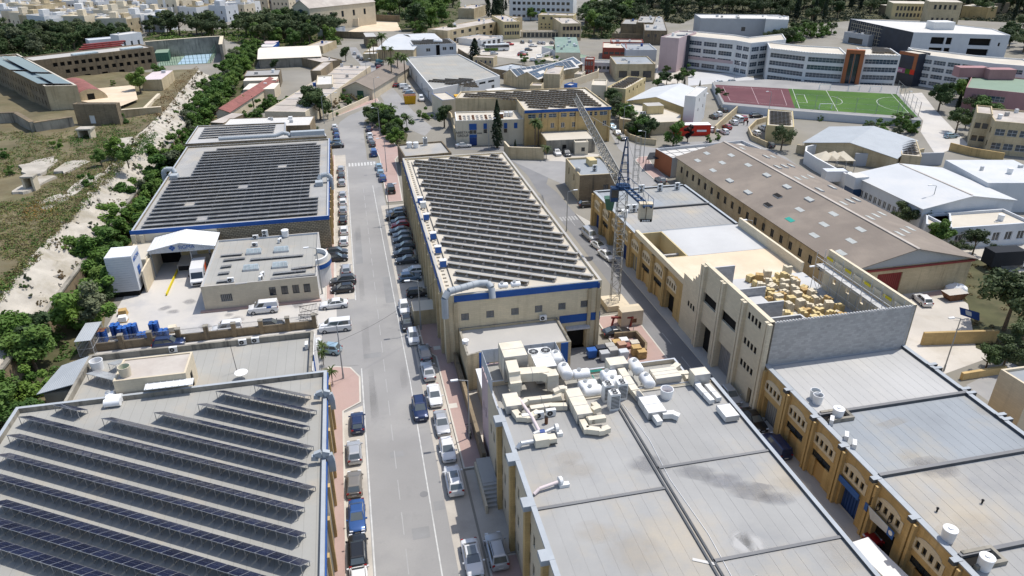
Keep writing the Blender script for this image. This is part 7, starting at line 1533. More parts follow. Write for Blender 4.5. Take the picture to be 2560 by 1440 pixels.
for k,m,kw in(('broad','leaf_green',dict(n=3600,leaf=.031,lobes=15)),('bright','leaf_bright',dict(n=3600,leaf=.031,lobes=15,z0=.12,rx=.42)),('dark','leaf_dark',dict(n=3600,leaf=.031,lobes=15)),('pine','leaf_pine',dict(n=3200,lobes=17,z0=.4,rx=.44,leaf=.027,spread=.95,flat=.7)),('olive','leaf_olive',dict(n=2800,leaf=.03,lobes=11,z0=.12,rx=.42)),('bush','leaf_green',dict(n=2400,lobes=11,z0=.0,rx=.6,leaf=.038)),('bushb','leaf_bright',dict(n=2400,lobes=11,z0=.0,rx=.6,leaf=.038)),('dry','leaf_dry',dict(n=1400,lobes=9,z0=.0,rx=.7,leaf=.04)),('pink','leaf_pinkbloom',dict(n=900,lobes=9,z0=.05,rx=.5,leaf=.05)),('pale','leaf_pale',dict(n=1300,lobes=11,z0=.05,rx=.5,leaf=.045)),('maroon','leaf_maroon',dict(n=1300,lobes=11,z0=.2)),('euca','leaf_olive' if 0 else 'leaf_pine',dict(n=1200,lobes=9,z0=.35,rx=.34,leaf=.04,spread=1.1))):
 KIND[k]=[(crown_mesh(hash(k)%97+i*7 if 0 else len(k)*13+i*7+ord(k[0]),m,**kw),trunk_mesh(i+3,.5 if kw.get('z0',.3)>.2 else .25,.028 if kw.get('z0',.3)>.1 else .02))for i in range(3)]
KIND['cypress']=[(cypress_mesh(i,'leaf_cypress'),CTR)for i in range(3)];KIND['palm']=[(palm_crown(i,'leaf_palm'),PTR)for i in range(3)];KIND['fanpalm']=[(palm_crown(9+i,'leaf_palm',30,.5),PTR)for i in range(2)]
TN={'broad':'tree','bright':'tree','dark':'tree','pine':'pine_tree','olive':'olive_tree','bush':'shrub','bushb':'shrub','dry':'shrub','pink':'flowering_shrub','pale':'shrub','maroon':'tree','cypress':'cypress_tree','palm':'palm_tree','fanpalm':'palm_tree','euca':'tree'}
def tree(kind,loc,h,label,group=None,wide=1.):
 cm,tm=R.choice(KIND[kind]);t=thing(TN[kind],label,'shrub' if 'shrub' in TN[kind]else 'palm' if 'palm' in kind else 'tree',loc,group);rz=R.uniform(0,6.28)
 s=(h*wide*R.uniform(.92,1.1),h*wide*R.uniform(.92,1.1),h)
 if kind=='palm':s=(h*wide,h*wide,h)
 inst(tm,'trunk',t,loc,rz,s if kind!='palm' else(9,9,h));inst(cm,'crown',t,loc,rz,s);return t
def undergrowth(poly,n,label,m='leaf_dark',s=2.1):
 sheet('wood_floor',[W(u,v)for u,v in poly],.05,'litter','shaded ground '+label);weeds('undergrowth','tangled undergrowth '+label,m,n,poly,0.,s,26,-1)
def grove(poly,n,kinds,hs,label,group,z0=0.,md=3.5,wide=1.3):
 xs=[p[0]for p in poly];ys=[p[1]for p in poly];pts=[];k=0
 for i in range(n*30):
  if k>=n:break
  u,v=R.uniform(min(xs),max(xs)),R.uniform(min(ys),max(ys))
  if not inpoly((u,v),poly):continue
  c=W(u,v,z0)
  if any((c.x-x)**2+(c.y-y)**2<md*md for x,y in pts):continue
  pts.append((c.x,c.y));k+=1;kd=R.choice(kinds)
  tree(kd,c,R.uniform(*hs)*(1.35 if kd=='cypress' else 1),label%{'broad':'green','bright':'bright green','dark':'dark green','pine':'dark pine','olive':'silvery','cypress':'slender cypress','bush':'low green','bushb':'low bright','dry':'dry','maroon':'maroon','euca':'airy','pink':'pink','pale':'pale'}[kd],group,wide if kd!='cypress' else 1)
dl=resamp([W(-60,1130),W(20,1000),W(110,850),W(190,760),W(262,640),W(310,560),W(360,470),W(420,400),W(470,340),W(530,275),W(575,215),W(610,165),W(640,125)],125)
for i,p in enumerate(dl):
 if i%1==0 and R.random()<.95:
  q=p+Vector((R.uniform(-4,4),R.uniform(-3,3),0));a_,b_=G(q)
  if-39.2<a_<-5 and 96<b_<186:q=A(-39.5-R.uniform(0,2),b_)
  if i<24 and a_>-38.5:continue
  if i<60:q=q+Vector((1.5,0,0))
  kd=R.choice(('bright','broad','bushb','bushb','broad','bushb','dark','olive'));tree(kd,q,R.uniform(3.4,7.),'%s growing in the ditch %s'%({'bright':'bright green tree','broad':'green tree','bushb':'rounded bright shrub','dark':'dark green tree','olive':'silvery olive tree'}[kd],'below the near rock slope' if i<30 else 'beside the sign tower' if i<55 else 'beside the solar hall' if i<88 else 'beside the rusty shed'),'ditch trees',1.35)
grove([(390,380),(470,330),(560,280),(590,200),(640,120),(560,190),(480,290),(400,350)],24,('bright','bushb','broad','bushb'),(4,7),'%s tree in the upper ditch beside the derelict workshops','upper ditch trees',0,2.6,1.3)
def weeds(name,label,m,n,poly,z0,s,dens=20,test=None):
 b=MB();xs=[p[0]for p in poly];ys=[p[1]for p in poly];k=0
 while k<n:
  u,v=R.uniform(min(xs),max(xs)),R.uniform(min(ys),max(ys));k+=1
  if not inpoly((u,v),poly):continue
  c=W(u,v,z0);
  if noise.noise(c*.07+Vector((s*9,0,0)))<(-.3 if test is None else test):continue
  hgt=R.uniform(.35,1.)*s;w=R.uniform(.5,1.1)*s
  for j in range(dens):d=Vector((R.gauss(0,1),R.gauss(0,1),abs(R.gauss(0,.7)))).normalized();leaf_quad(b,Vector((c.x+d.x*w,c.y+d.y*w,plat_h(c)-.25+d.z*hgt if z0>4 else z0+d.z*hgt)),.11*s+.06 if z0>4 else .2*s+.06,m,d)
 struct(b.build(name),'stuff',label)
PLP=[(-80,330),(180,330),(300,300),(400,285),(300,420),(210,510),(60,670),(-80,830)]
weeds('weeds','green weeds over the plateau','leaf_green',4200,PLP,PLZ,.8);weeds('weeds','yellow green weeds over the plateau','leaf_straw',5000,PLP,PLZ,.8);weeds('weeds','dry brown weeds over the plateau','leaf_dry',4200,PLP,PLZ,.8)
weeds('weeds','orange dry weeds at the plateau edge','leaf_autumn',160,[(50,510),(130,500),(150,540),(60,560)],PLZ,.7,test=-1);weeds('weeds','brown scrub on the bank by the fort court','leaf_dry',700,[(360,290),(430,200),(495,170),(440,250),(400,290)],PLZ,1.,test=-1);weeds('weeds','brown scrub above the rock slope','leaf_dry',900,[(-40,740),(130,570),(200,515),(130,600),(0,720)],PLZ,.6,test=-1);weeds('weeds','bright weeds by the gate ruin','leaf_bright',700,[(170,340),(420,300),(360,380),(280,400),(190,390)],PLZ,1.,test=-.2)
for i in range(330):
 k=R.randrange(2,NT-2);t_=R.random();p=ra[k].lerp(rb[k],t_);p.z=p.z-.1
 if i<150:tree(R.choice(('dry','dry','bush','olive')),p,R.uniform(.5,1.5),'small scrub tuft clinging to the white rock slope','tufts on the rock slope')
b=MB()
for i in range(220):
 k=R.randrange(2,NT-2);p=ra[k].lerp(rb[k],R.random());p.z+=.1
 s=R.uniform(.12,.42);d=(Vector((R.gauss(0,1),R.gauss(0,1),R.gauss(0,1))).normalized());u=d.orthogonal().normalized()*s;v=d.cross(u)
 b.loft([[p-d*s*.7+u*.6,p-d*s*.7+v*.5,p-d*s*.7-u*.6,p-d*s*.7-v*.6],[p+d*s*.6+u,p+d*s*.6+v,p+d*s*.6-u*.8,p+d*s*.6-v]],'rock')
struct(b.build('rubble'),'stuff','loose limestone rubble on the rock slope')
for x,y,h,k,l in((880,1190,5,'bright','big bright shrub on the plateau rim above the ditch'),(640,1385,3,'bushb','rounded bright shrub on the plateau slabs'),(430,1110,2.6,'bushb','green shrub amid the plateau weeds'),(760,1240,4,'broad','second green shrub at the plateau rim'),(960,1250,4.5,'broad','green tree below the plateau rim'),(930,920,3,'bush','shrub beside the gate ruin'),(1050,690,7.5,'broad','big dark tree in the fort court'),(1190,600,5.5,'broad','tree beside the pink roofed house'),(850,635,1.8,'bush','small round bush in the fort court'),(40,1180,2.4,'bushb','green shrub at the left plateau edge'),(90,1300,2.2,'bush','shrub at the lower left plateau edge')):tree(k,T1(x,y,PLZ-.1),h,l,None,1.15)
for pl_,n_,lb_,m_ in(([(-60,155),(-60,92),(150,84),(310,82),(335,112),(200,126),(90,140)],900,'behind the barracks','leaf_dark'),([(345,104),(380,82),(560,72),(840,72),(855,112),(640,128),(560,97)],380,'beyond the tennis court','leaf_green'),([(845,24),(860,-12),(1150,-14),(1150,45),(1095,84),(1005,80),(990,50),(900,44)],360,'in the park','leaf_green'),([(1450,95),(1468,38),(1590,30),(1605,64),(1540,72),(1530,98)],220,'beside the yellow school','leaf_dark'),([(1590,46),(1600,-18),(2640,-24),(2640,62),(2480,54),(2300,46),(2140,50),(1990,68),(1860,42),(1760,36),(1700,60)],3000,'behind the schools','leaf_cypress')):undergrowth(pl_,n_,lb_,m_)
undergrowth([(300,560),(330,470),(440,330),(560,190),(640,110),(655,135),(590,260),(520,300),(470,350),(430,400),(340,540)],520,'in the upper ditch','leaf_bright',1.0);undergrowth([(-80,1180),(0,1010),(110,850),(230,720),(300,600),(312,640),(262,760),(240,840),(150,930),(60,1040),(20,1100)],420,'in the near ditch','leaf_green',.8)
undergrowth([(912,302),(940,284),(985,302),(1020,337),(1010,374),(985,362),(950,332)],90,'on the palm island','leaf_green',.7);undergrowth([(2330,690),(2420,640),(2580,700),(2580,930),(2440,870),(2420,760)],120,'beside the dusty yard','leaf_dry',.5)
grove([(-60,152),(-60,98),(150,90),(310,88),(330,110),(200,124),(90,138)],62,('dark','pine','dark','olive','pine'),(7,11),'%s tree in the wood behind the barracks','wood behind the barracks',0,4.2)
grove([(350,102),(380,84),(560,74),(840,74),(850,110),(640,126),(560,96)],62,('dark','pine','broad','pine','euca'),(7.5,13),'%s tree in the belt beyond the tennis court','tree belt beyond the tennis court',0,4)
grove([(845,22),(860,-12),(1150,-14),(1150,45),(1095,82),(1005,78),(990,48),(900,42)],46,('broad','dark','broad','bright'),(9,14),'%s tree in the park beyond the rubble lot','park beyond the rubble lot',0,4.6)
grove([(1455,92),(1470,40),(1590,34),(1600,62),(1540,70),(1530,96)],28,('dark','broad','pine','pine'),(9,13),'%s tree right of the yellow school','trees right of the yellow school',0,5)
grove([(1590,44),(1600,-16),(2640,-22),(2640,60),(2480,52),(2300,44),(2140,48),(1990,66),(1860,40),(1760,34),(1700,58)],190,('pine','dark','cypress','pine','cypress','pine'),(8,14),'%s tree in the dark wood behind the schools','dark wood behind the schools',0,4.5)
grove([(2500,120),(2520,60),(2640,60),(2640,180),(2560,150)],16,('pine','dark'),(7,11),'%s tree behind the right school wing','trees behind the right wing',0,5)
grove([(912,300),(940,282),(985,300),(1020,335),(1010,372),(985,360),(950,330)],17,('broad','bush','bright','dark'),(3.2,5.5),'%s tree on the palm island','trees on the palm island',.1,2.4)
grove([(1525,262),(1545,258),(1552,300),(1575,318),(1640,345),(1600,352),(1560,322),(1530,292)],20,('bright','olive','broad','dark'),(4,6.5),'%s tree along the curved building','trees along the curved building',0,2.6)
def at_top(f,x,yb,yt):
 g=f(x,yb);lo,hi=.5,30.
 for i in range(30):
  m=(lo+hi)/2;q=f(x,yt,m)
  if q.y>g.y:lo=m
  else:hi=m
 return lo
P3_=lambda x,y,z=0.:P(3,x,y,z)
PR_=lambda x,y,z=0.:PZ(2200,640,.2917,x,y,z)
SP=[('cypress',Z4,715,985,285,'tall dark cypress before the lettered office'),('cypress',Z4,975,1025,860,'short clipped cypress beside the forecourt'),('bush',Z4,245,920,800,'round bush beside the blue office door'),('pink',Z4,570,900,690,'pink flowering shrub left of the tall cypress'),('pale',Z4,1010,900,640,'pale blossoming tree right of the tall cypress'),('broad',Z4,830,900,680,'green shrub between cypress and blossoming tree'),('palm',Z4,1262,1005,560,'left palm beside the low garage'),('palm',Z4,1310,975,590,'right palm beside the low garage'),('fanpalm',Z4,1430,1150,960,'low bushy palm at the corner of the boundary wall'),('dark',Z3,1690,1500,1140,'large dark round tree left of the lettered office'),('bush',Z3,1420,1380,1180,'palm-like bush at the roadside by the white van'),('palm',Z3,618,545,280,'leftmost palm of the roadside row'),('palm',Z3,672,530,220,'second palm of the roadside row'),('palm',Z3,805,600,130,'tallest palm of the roadside row'),('palm',Z3,830,560,320,'palm behind the tallest roadside palm'),('palm',Z3,925,600,330,'palm above the teal parked car'),('palm',Z3,935,880,480,'palm just behind the red container'),('palm',Z3,1025,810,400,'palm right of the red container'),('palm',Z3,1125,870,430,'rightmost palm of the roadside row'),('palm',Z3,740,1420,1180,'thin palm on the left of the island'),('fanpalm',Z3,930,1400,1190,'full palm on the road island'),('fanpalm',Z3,1150,1550,1340,'palm at the lower end of the island'),('dark',ZL,2100,1250,760,'left of two big dark trees by the workshop street'),('dark',ZL,2220,1280,800,'right of two big dark trees by the workshop street'),('dark',ZL,1560,560,370,'dark tree before the cream roofed shed'),('broad',ZL,1080,1120,920,'tree inside the derelict court'),('cypress',ZL,1240,1100,930,'small cypress in the derelict court'),('cypress',ZL,1350,1000,850,'second small cypress in the derelict court'),('bush',ZL,1110,1230,1130,'shrub at the front of the derelict court'),('bush',ZL,1460,1270,1190,'shrub on the front cross range'),('pale',ZL,2150,1440,1340,'pale grey-green shrub behind the blue-trimmed hall'),('bush',Z3,240,1100,930,'green shrub before the old gabled shed'),('bush',Z3,610,1085,960,'round shrub right of the green shed door'),('bush',Z3,60,1330,1150,'dark shrub behind the curving wall'),('bush',Z3,330,1080,990,'second shrub before the old gabled shed'),('dark',Z3,260,540,300,'dark tree at the start of the far road'),('broad',Z3,110,340,190,'green tree behind the far road wall'),('broad',Z3,30,330,180,'green tree left of the far road wall'),('bright',Z5,1060,960,590,'big bright tree over the pink corner'),('maroon',Z5,1270,900,640,'maroon-leaved tree before the red container'),('olive',Z5,620,870,620,'silvery tree right of the roadside lamp'),('olive',Z5,450,830,600,'silvery tree left of the roadside lamp'),('bush',Z5,1560,900,780,'small roadside tree before the upper road'),('bush',Z5,1700,870,760,'second roadside shrub before the upper road'),('dark',Z5,1710,280,90,'dark tree at the corner of the red court'),('dark',Z5,1820,320,180,'lower dark tree at the corner of the red court'),('cypress',Z5,1220,100,-40,'cypress behind the pale hall roof'),('cypress',Z5,1445,110,0,'thin cypress on the school forecourt'),('bush',Z5,2150,400,310,'round shrub beside the red court'),('fanpalm',Z5,265,920,820,'small palm beside the junction'),('pine',P3_,750,1120,930,'dark pine before the yellow solar block'),('bush',P3_,745,840,780,'shrub above the yellow solar block'),('bush',P3_,1045,900,855,'small shrub under the pitch wall'),('bush',P3_,1390,940,890,'bush before the dark podium openings'),('dark',P3_,1920,830,600,'tall dark tree left of the mauve block'),('cypress',P3_,2060,820,680,'dark conifer before the mauve block'),('dark',P3_,2050,990,800,'broad dark tree over the school drive'),('dark',P3_,2120,960,830,'second broad dark tree before the tan block'),('bush',P3_,1745,990,910,'small tree at the pitch corner'),('pine',Z6,850,1060,700,'slender pine beyond the brown shed roof, leftmost'),('pine',Z6,1000,1080,690,'airy pine before the white warehouse corner'),('broad',Z6,1330,1350,910,'full green tree beyond the shed roof'),('pine',Z6,1840,1430,1060,'dark pine before the white wall'),('pine',Z6,1620,1450,1200,'small airy pine beside the white wall'),('pine',Z6,2120,1450,1270,'pine above the lorry'),('pine',PR_,1060,640,100,'tall pine in the dusty yard'),('pine',PR_,1190,700,150,'second tall pine at the right edge'),('dark',PR_,900,980,740,'dark tree by the back street'),('pine',PR_,1050,960,700,'pine leaning over the back street'),('pine',PR_,1180,900,560,'pine at the right frame edge'),('bush',PR_,960,300,210,'scrub beside the dusty yard'),('bush',yy,1830,350,230,'shrub between workshops and brown shed'),('maroon',yy,1650,230,110,'brown shrub between workshops and brown shed')]
for kd,f,x,yb,yt,lab in SP:
 f0=f if f is not yy else(lambda x,y,z=0.:PZ(1460,460,.1953,x,y,z));tree(kd,f0(x,yb,0),max(1.,at_top(f0,x,yb,yt))*(1.0 if kd!='palm' else 1.0),lab,None,{'palm':1.,'cypress':1.15}.get(kd,1.15))
for i,(x,y)in enumerate(((145,590),(150,680),(265,930))):tree('fanpalm',PZ(780,780,.1953,x,y,.1),2.2,'%s fan palm at the street corner of the solar roof building'%nth(i),None,.9)
for i,(x,y,h)in enumerate(((80,45,12),(245,70,13),(205,100,10),(345,60,11),(395,80,12),(475,115,6),(290,115,7),(160,110,10),(95,190,12),(200,270,17),(240,250,14),(150,280,11),(700,80,6),(855,130,5))):tree('cypress',ZC(x,y),h,'%s cypress from the left around the yellow school'%nth(i),'school cypresses',1.5)
tree('broad',ZC(630,135),9,'rounded green tree behind the yellow school',None,1.4);tree('dark',P(2,830,300),8,'dark tree behind the two-block office');tree('cypress',P(2,1005,465),9.5,'dark conifer beside the broad grey roof',None,2.4);tree('bush',ZC(770,720),4,'tree between the bright solar sheds and green hall',None,1.2)
for pl_,n_,kk_,hs_,lb_,gr_ in(([(1440,200),(1560,230),(1545,262),(1500,250)],0,('broad',),(3,5),'%s','z'),([(600,330),(700,300),(760,260),(700,250),(640,280)],14,('bush','broad','bushb'),(2,4.5),'%s plant overgrowing the derelict court','plants in the derelict court'),([(1590,200),(1640,175),(1720,190),(1700,215),(1620,225)],9,('bush','dark','broad'),(2.5,5),'%s tree near the rough lot','trees near the rough lot'),([(2130,330),(2260,300),(2300,335),(2200,350)],9,('bush','dark','olive'),(2.5,4.5),'%s tree under the pitch wall','trees under the pitch wall'),([(2380,200),(2440,190),(2470,330),(2420,330)],8,('dark','pine','broad'),(5,8),'%s tree beside the mauve block','trees beside the mauve block'),([(1290,158),(1330,150),(1420,175),(1380,185)],6,('bush','broad'),(2.5,5),'%s tree behind the bright solar sheds','trees behind the solar sheds'),([(820,260),(880,240),(925,235),(900,258),(840,285)],14,('bush','dry','broad'),(1.5,3.5),'%s shrub before the brown gabled shed','shrubs before the gabled shed'),([(1880,100),(2100,80),(2110,100),(1960,110)],14,('dark','pine','bush'),(5,9),'%s tree between the school and the unfinished building','trees behind the white school'),([(1030,40),(1075,70),(1070,95),(1010,80)],10,('dark','bush','broad'),(4,7),'%s tree behind the long tan school wing','trees behind the tan wing'),([(1300,55),(1440,60),(1440,45),(1320,40)],8,('broad','dark'),(5,8),'%s tree behind the yellow school court','trees behind the school court')):
 if n_:grove(pl_,n_,kk_,hs_,lb_,gr_,0.,2.6)
for lb_,pts_,h_,m_ in(('tan wall along the white factory roadside',[P(2,680,760),P(2,830,900),P(2,860,1040)],2.2,'limestone'),('long wall between white factory and car park',[P(2,880,395),P(2,1080,520),P(2,1230,590)],2.0,'limestone_old'),('stone wall curving below the white block',[Z5(1660,770),Z5(1800,640),Z5(1990,470),Z5(1960,400),Z5(1830,350)],2.0,'limestone'),('low kerb wall round the upper road bend',[Z5(2560,560),Z5(2260,650),Z5(2150,760),Z5(2200,880),Z5(2420,980)],1.4,'limestone'),('roadside wall under the silvery trees',[Z5(330,780),Z5(430,870),Z5(600,930),Z5(810,950)],1.6,'limestone'),('white wall behind the car park sheds',[ZC(640,690),ZC(850,620),ZC(850,560)],2.2,'white_paint'),('grey wall behind the red school',[ZC(1480,430),ZC(1840,440)],2.4,'limestone_old'),('tan wall beside the olive stepped block',[ZC(1040,980),ZC(1320,880),ZC(1330,850)],2.6,'limestone_pale'),('long garden wall behind the schools',[ZC(1660,60),ZC(1900,90),ZC(2150,100)],2.4,'limestone_old'),('wall below the tan stone block',[P(3,2000,1120),P(3,2160,1160),P(3,2400,1200)],2.0,'limestone_ochre')):wallstrip('boundary_wall',lb_,'wall',pts_,h_,.35,m_)
for lb_,l_,r_,f_,z_,m_,rf_ in(('small cream hut beside the red stair tower',(1060,830),(1140,835),(1150,800),2.8,'cream_paint','roof_old'),('blue gated store behind the tan factory',(945,950),(1030,960),(1050,930),2.6,'bin_blue','screed'),('flat tan store behind the tan factory',(560,960),(690,965),(700,930),3.0,'limestone','roof_old'),('grey corrugated lean-to beside the white factory',(90,760),(330,800),(420,720),3.0,'limestone_old','sheet_grey'),('small white kiosk in the school car park',(640,640),(700,640),(710,610),2.6,'white_paint','roof_white'),('buff low range beside the green hall',(640,660),(840,690),(850,620),3.0,'cream_paint','screed')):simple('small_building',lb_,'building',ZC,l_,r_,f_,z_,m_,rf_)
# ================================================================== vehicles
def paint(name,c,rough=.3,metal=.3):mk('car_'+name,c,rough,metal,0.,coat=.6,fine=0,spec=.5);return 'car_'+name
PC={'white':(.68,.68,.67),'silver':(.42,.43,.44),'grey':(.16,.17,.18),'dark grey':(.06,.065,.07),'black':(.016,.017,.019),'blue':(.03,.09,.26),'dark blue':(.015,.03,.09),'light blue':(.32,.45,.52),'red':(.30,.015,.02),'teal':(.05,.22,.25),'bronze':(.22,.2,.17),'blue grey':(.13,.2,.28)}
for k,c in PC.items():paint(k,c,.32,0. if k=='white' else .35)
CT={'hatchback':(3.9,1.70,1.48,.86,.94,(.27,.46,.86,.97),.94),'sedan':(4.5,1.76,1.43,.84,.92,(.28,.45,.71,.86),.97),'SUV':(4.4,1.84,1.66,1.0,1.06,(.26,.42,.88,.97),1.06),'coupe':(4.3,1.76,1.34,.8,.88,(.32,.48,.68,.92),.92),'van':(4.4,1.82,1.86,1.05,1.12,(.2,.36,.97,.995),1.12),'minivan':(4.9,1.92,1.9,1.1,1.16,(.17,.33,.96,.99),1.16)}
CARM={}
def car_parts(kind):
 if kind in CARM:return CARM[kind]
 L,w,H,hb,be,(f0,f1,f2,f3),bt=CT[kind];X=lambda f:L/2-f*L;hw=w/2;parts=[]
 def sec(f,top,k=1.,bot=.2):
  x=X(f);y=hw*k
  return[(x,-y*.9,bot),(x,-y*.985,bot+.14),(x,-y,bot+(top-bot)*.55),(x,-y*.965,top-.1),(x,-y*.86,top-.015),(x,-y*.4,top+.012),(x,y*.4,top+.012),(x,y*.86,top-.015),(x,y*.965,top-.1),(x,y,bot+(top-bot)*.55),(x,y*.985,bot+.14),(x,y*.9,bot)]
 b=MB();b.loft([sec(0,hb-.3,.72,.3),sec(.012,hb-.2,.82,.22),sec(.05,hb-.1,.94),sec(.12,hb-.03,.99),sec(f0,be-.02),sec(.5,be),sec(f2,bt),sec(.93,bt-.02,.98),sec(.985,bt-.1,.9,.24),sec(1,bt-.26,.8,.32)][::-1],'car_white');parts.append(('body',b.mesh('body',smooth=True),True))
 r0,r1=hw*.88,hw*.7
 lo=[(X(f0),-r0*.93,be-.03),(X(f3),-r0*.95,bt-.03),(X(f3),r0*.95,bt-.03),(X(f0),r0*.93,be-.03)];hi=[(X(f1),-r1,H-.05),(X(f2),-r1,H-.06),(X(f2),r1,H-.06),(X(f1),r1,H-.05)]
 def lerp4(t,off=0):return[tuple(Vector(a_).lerp(Vector(c_),t))for a_,c_ in zip(lo,hi)]
 xm=[X(f1)-.15,X(f2)+.15];top=[(xm[0],-r1*.8,H),(xm[1],-r1*.8,H),(xm[1],r1*.8,H),(xm[0],r1*.8,H)]
 b=MB();b.loft([r[::-1]for r in(lo,hi,top)][::1],'car_white');parts.append(('roof',b.mesh('roof',smooth=False),True))
 V=Vector;lo,hi=[V(p)for p in lo],[V(p)for p in hi]
 def pane(a_,c_,d_,e_,n,s0=.06,s1=.94,t0=.08,t1=.9):
  q=lambda s,t:(a_.lerp(c_,s)).lerp(e_.lerp(d_,s),t)+n*.012
  return[q(s0,t0),q(s1,t0),q(s1,t1),q(s0,t1)]
 g=MB();g.poly(pane(lo[3],lo[0],hi[0],hi[3],V((.7,0,.7)),.05,.95,.05,.95)[::1],'car_glass');parts.append(('windscreen',g.mesh('windscreen'),False))
 if kind!='van':g=MB();g.poly(pane(lo[1],lo[2],hi[2],hi[1],V((-.7,0,.5)),.07,.93,.1,.9),'car_glass');parts.append(('rear_window',g.mesh('rear_window'),False))
 for sd,(i,j)in((-1,(0,1)),(1,(3,2))):
  ss=((.1,.46),(.5,.9))if kind!='van' else((.1,.36),)
  for s0,s1 in ss:
   g=MB();p=pane(lo[i],lo[j],hi[j],hi[i],V((0,sd,.3)),s0,s1,.1,.88);g.poly(p if sd>0 else p[::-1],'car_glass');parts.append(('side_window',g.mesh('side_window'),False))
  g=MB();g.box((X(f0)-.12,sd*(hw+.09),be-.02),(.14,.2,.14),'car_white');parts.append(('mirror',g.mesh('mirror'),True))
  g=MB();g.box((X(.03),sd*hw*.66,hb-.26),(.2,.34,.12),'lamp_clear');parts.append(('headlight',g.mesh('headlight'),False))
  g=MB();g.box((X(.982),sd*hw*.76,bt-.3),(.1,.26,.24),'lamp_red');parts.append(('tail_light',g.mesh('tail_light'),False))
  for fx in(.17,.8):
   g=MB();y=sd*(hw-.1);g.cyl((X(fx),y-sd*.1,.32),(X(fx),y+sd*.115,.32),.33,.33,'tyre',14);g2=MB();g2.cyl((X(fx),y+sd*.115,.32),(X(fx),y+sd*.125,.32),.2,.19,'rim',10);parts.append(('wheel',g.mesh('wheel'),g2.mesh('rim')))
 g=MB();g.box((X(.999),0,.5),(.02,.5,.12),'plate');g.box((X(.001),0,.42),(.02,.5,.12),'plate');g.box((X(.004),0,.56),(.03,.8,.1),'black');parts.append(('number_plate',g.mesh('number_plate'),False))
 if kind=='SUV':g=MB();[g.bar((xm[0],s*r1*.88,H+.03),(xm[1],s*r1*.88,H+.03),.04,'dark_metal')for s in(-1,1)];parts.append(('roof_rail',g.mesh('roof_rail'),False))
 CARM[kind]=parts;return parts
NAMES={'van':'parked_van','minivan':'parked_van'}
def car(kind,col,p,head,label,group=None,z=.0,sc=1.,extra=None):
 sc=sc*.91
 t=thing(NAMES.get(kind,'parked_car'),label,'van' if 'van' in kind else 'car',(p[0],p[1],z),group);m=MATS['car_'+col]
 t.rotation_euler=(0,0,head);t.scale=(sc,)*3
 for nm,me,pt in car_parts(kind):
  o=bpy.data.objects.new(nm,me);COL.objects.link(o);o.parent=t
  if pt and pt is not True:r_=bpy.data.objects.new('rim',pt);COL.objects.link(r_);r_.parent=o
  elif pt:o.material_slots[0].link='OBJECT';o.material_slots[0].material=m
 if extra=='sunroof':b=MB();H=CT[kind][2];b.box((-.2,0,H+.004),(1.1,.85,.006),'car_glass');o=bpy.data.objects.new('sunroof',b.mesh('sunroof'));COL.objects.link(o);o.parent=t
 if extra=='logo':b=MB();[b.box((-.9,s*.915,.95),(.7,.01,.3),'bin_blue')for s in(-1,1)];o=bpy.data.objects.new('side_lettering',b.mesh('side_lettering'));COL.objects.link(o);o.parent=t
 return t
AW,TO=TH+rad(90),TH-rad(90)
def carrow(where,group,lst,f,z=.01):
 for i,(x,y,kind,col,hd)in enumerate(lst):car(kind,col,f(x,y,.5),hd+R.uniform(-.03,.03),'%s %s, %s from near end of %s'%(col,kind,nth(i),where),group,z)
h,s,u,c='hatchback','sedan','SUV','coupe';LF,RT=TH+math.pi,TH
carrow('the kerbside row under the solar roof','cars under the solar roof',[(140,1440,h,'white',AW),(132,1250,u,'black',AW),(126,985,s,'blue',TO),(106,740,h,'bronze',AW),(106,505,h,'silver',AW),(130,285,h,'dark blue',AW)],lambda x,y,z:P(8,x,y,z))
lab=[(985,1295,s,'white',TO,'white sedan with black glass roof at the near kerb','sunroof',.02),(1165,1250,u,'silver',AW,'silver SUV parked on the shaded pink pavement',None,.14),(848,720,u,'white',AW,'white SUV with dark sunroof beside the pink pavement','sunroof',.02),(800,490,h,'white',TO,'white hatchback just behind the sunroof SUV',None,.02),(757,290,s,'silver',TO,'silver sedan beside the moving blue SUV',None,.02),(703,85,s,'white',TO,'white sedan behind the silver one along the pavement',None,.02),(595,185,u,'blue',TO,'dark blue SUV driving down the middle of the street',None,.015)]
for x,y,k,cl,hd,l,ex,z in lab:car(k,'dark blue' if k==u and cl=='blue' else cl,P(8,x,y,.5),hd,l,None,z,1.,ex)
carrow('the kerb row beside the cream factory annex','cars beside the annex',[(655,1330,s,'silver',AW),(632,1195,c,'grey',AW),(545,1075,h,'white',TO),(500,975,h,'black',TO),(478,860,h,'white',TO)],lambda x,y,z:P(5,x,y,z))
carrow('the nose-in row against the cream factory','cars against the cream factory',[(580,750,h,'black',RT),(520,635,h,'blue grey',RT),(545,590,h,'white',LF),(505,505,s,'dark grey',LF),(470,455,h,'dark grey',LF),(485,402,h,'dark grey',LF),(468,358,h,'dark grey',LF),(465,320,h,'grey',LF),(447,288,s,'dark grey',LF),(450,246,h,'red',LF),(440,220,h,'dark grey',LF),(418,185,u,'black',LF),(420,150,h,'silver',LF)],lambda x,y,z:P(5,x,y,z))
carrow('the left kerb row beyond the office','cars beyond the office',[(28,362,h,'white',AW),(28,285,h,'white',AW),(22,205,h,'black',AW),(22,135,h,'silver',AW),(20,75,h,'white',AW),(18,22,h,'silver',AW),(12,-70,h,'silver',AW),(10,-120,h,'dark grey',AW),(6,-170,h,'silver',AW)],lambda x,y,z:P(5,x,y,z))
carrow('the slanted row by the round office bay','cars by the round bay',[(20,720,h,'black',LF),(25,662,u,'dark grey',LF),(45,575,h,'silver',AW),(-20,490,h,'black',RT),(-20,445,h,'dark grey',RT)],lambda x,y,z:P(5,x,y,z))
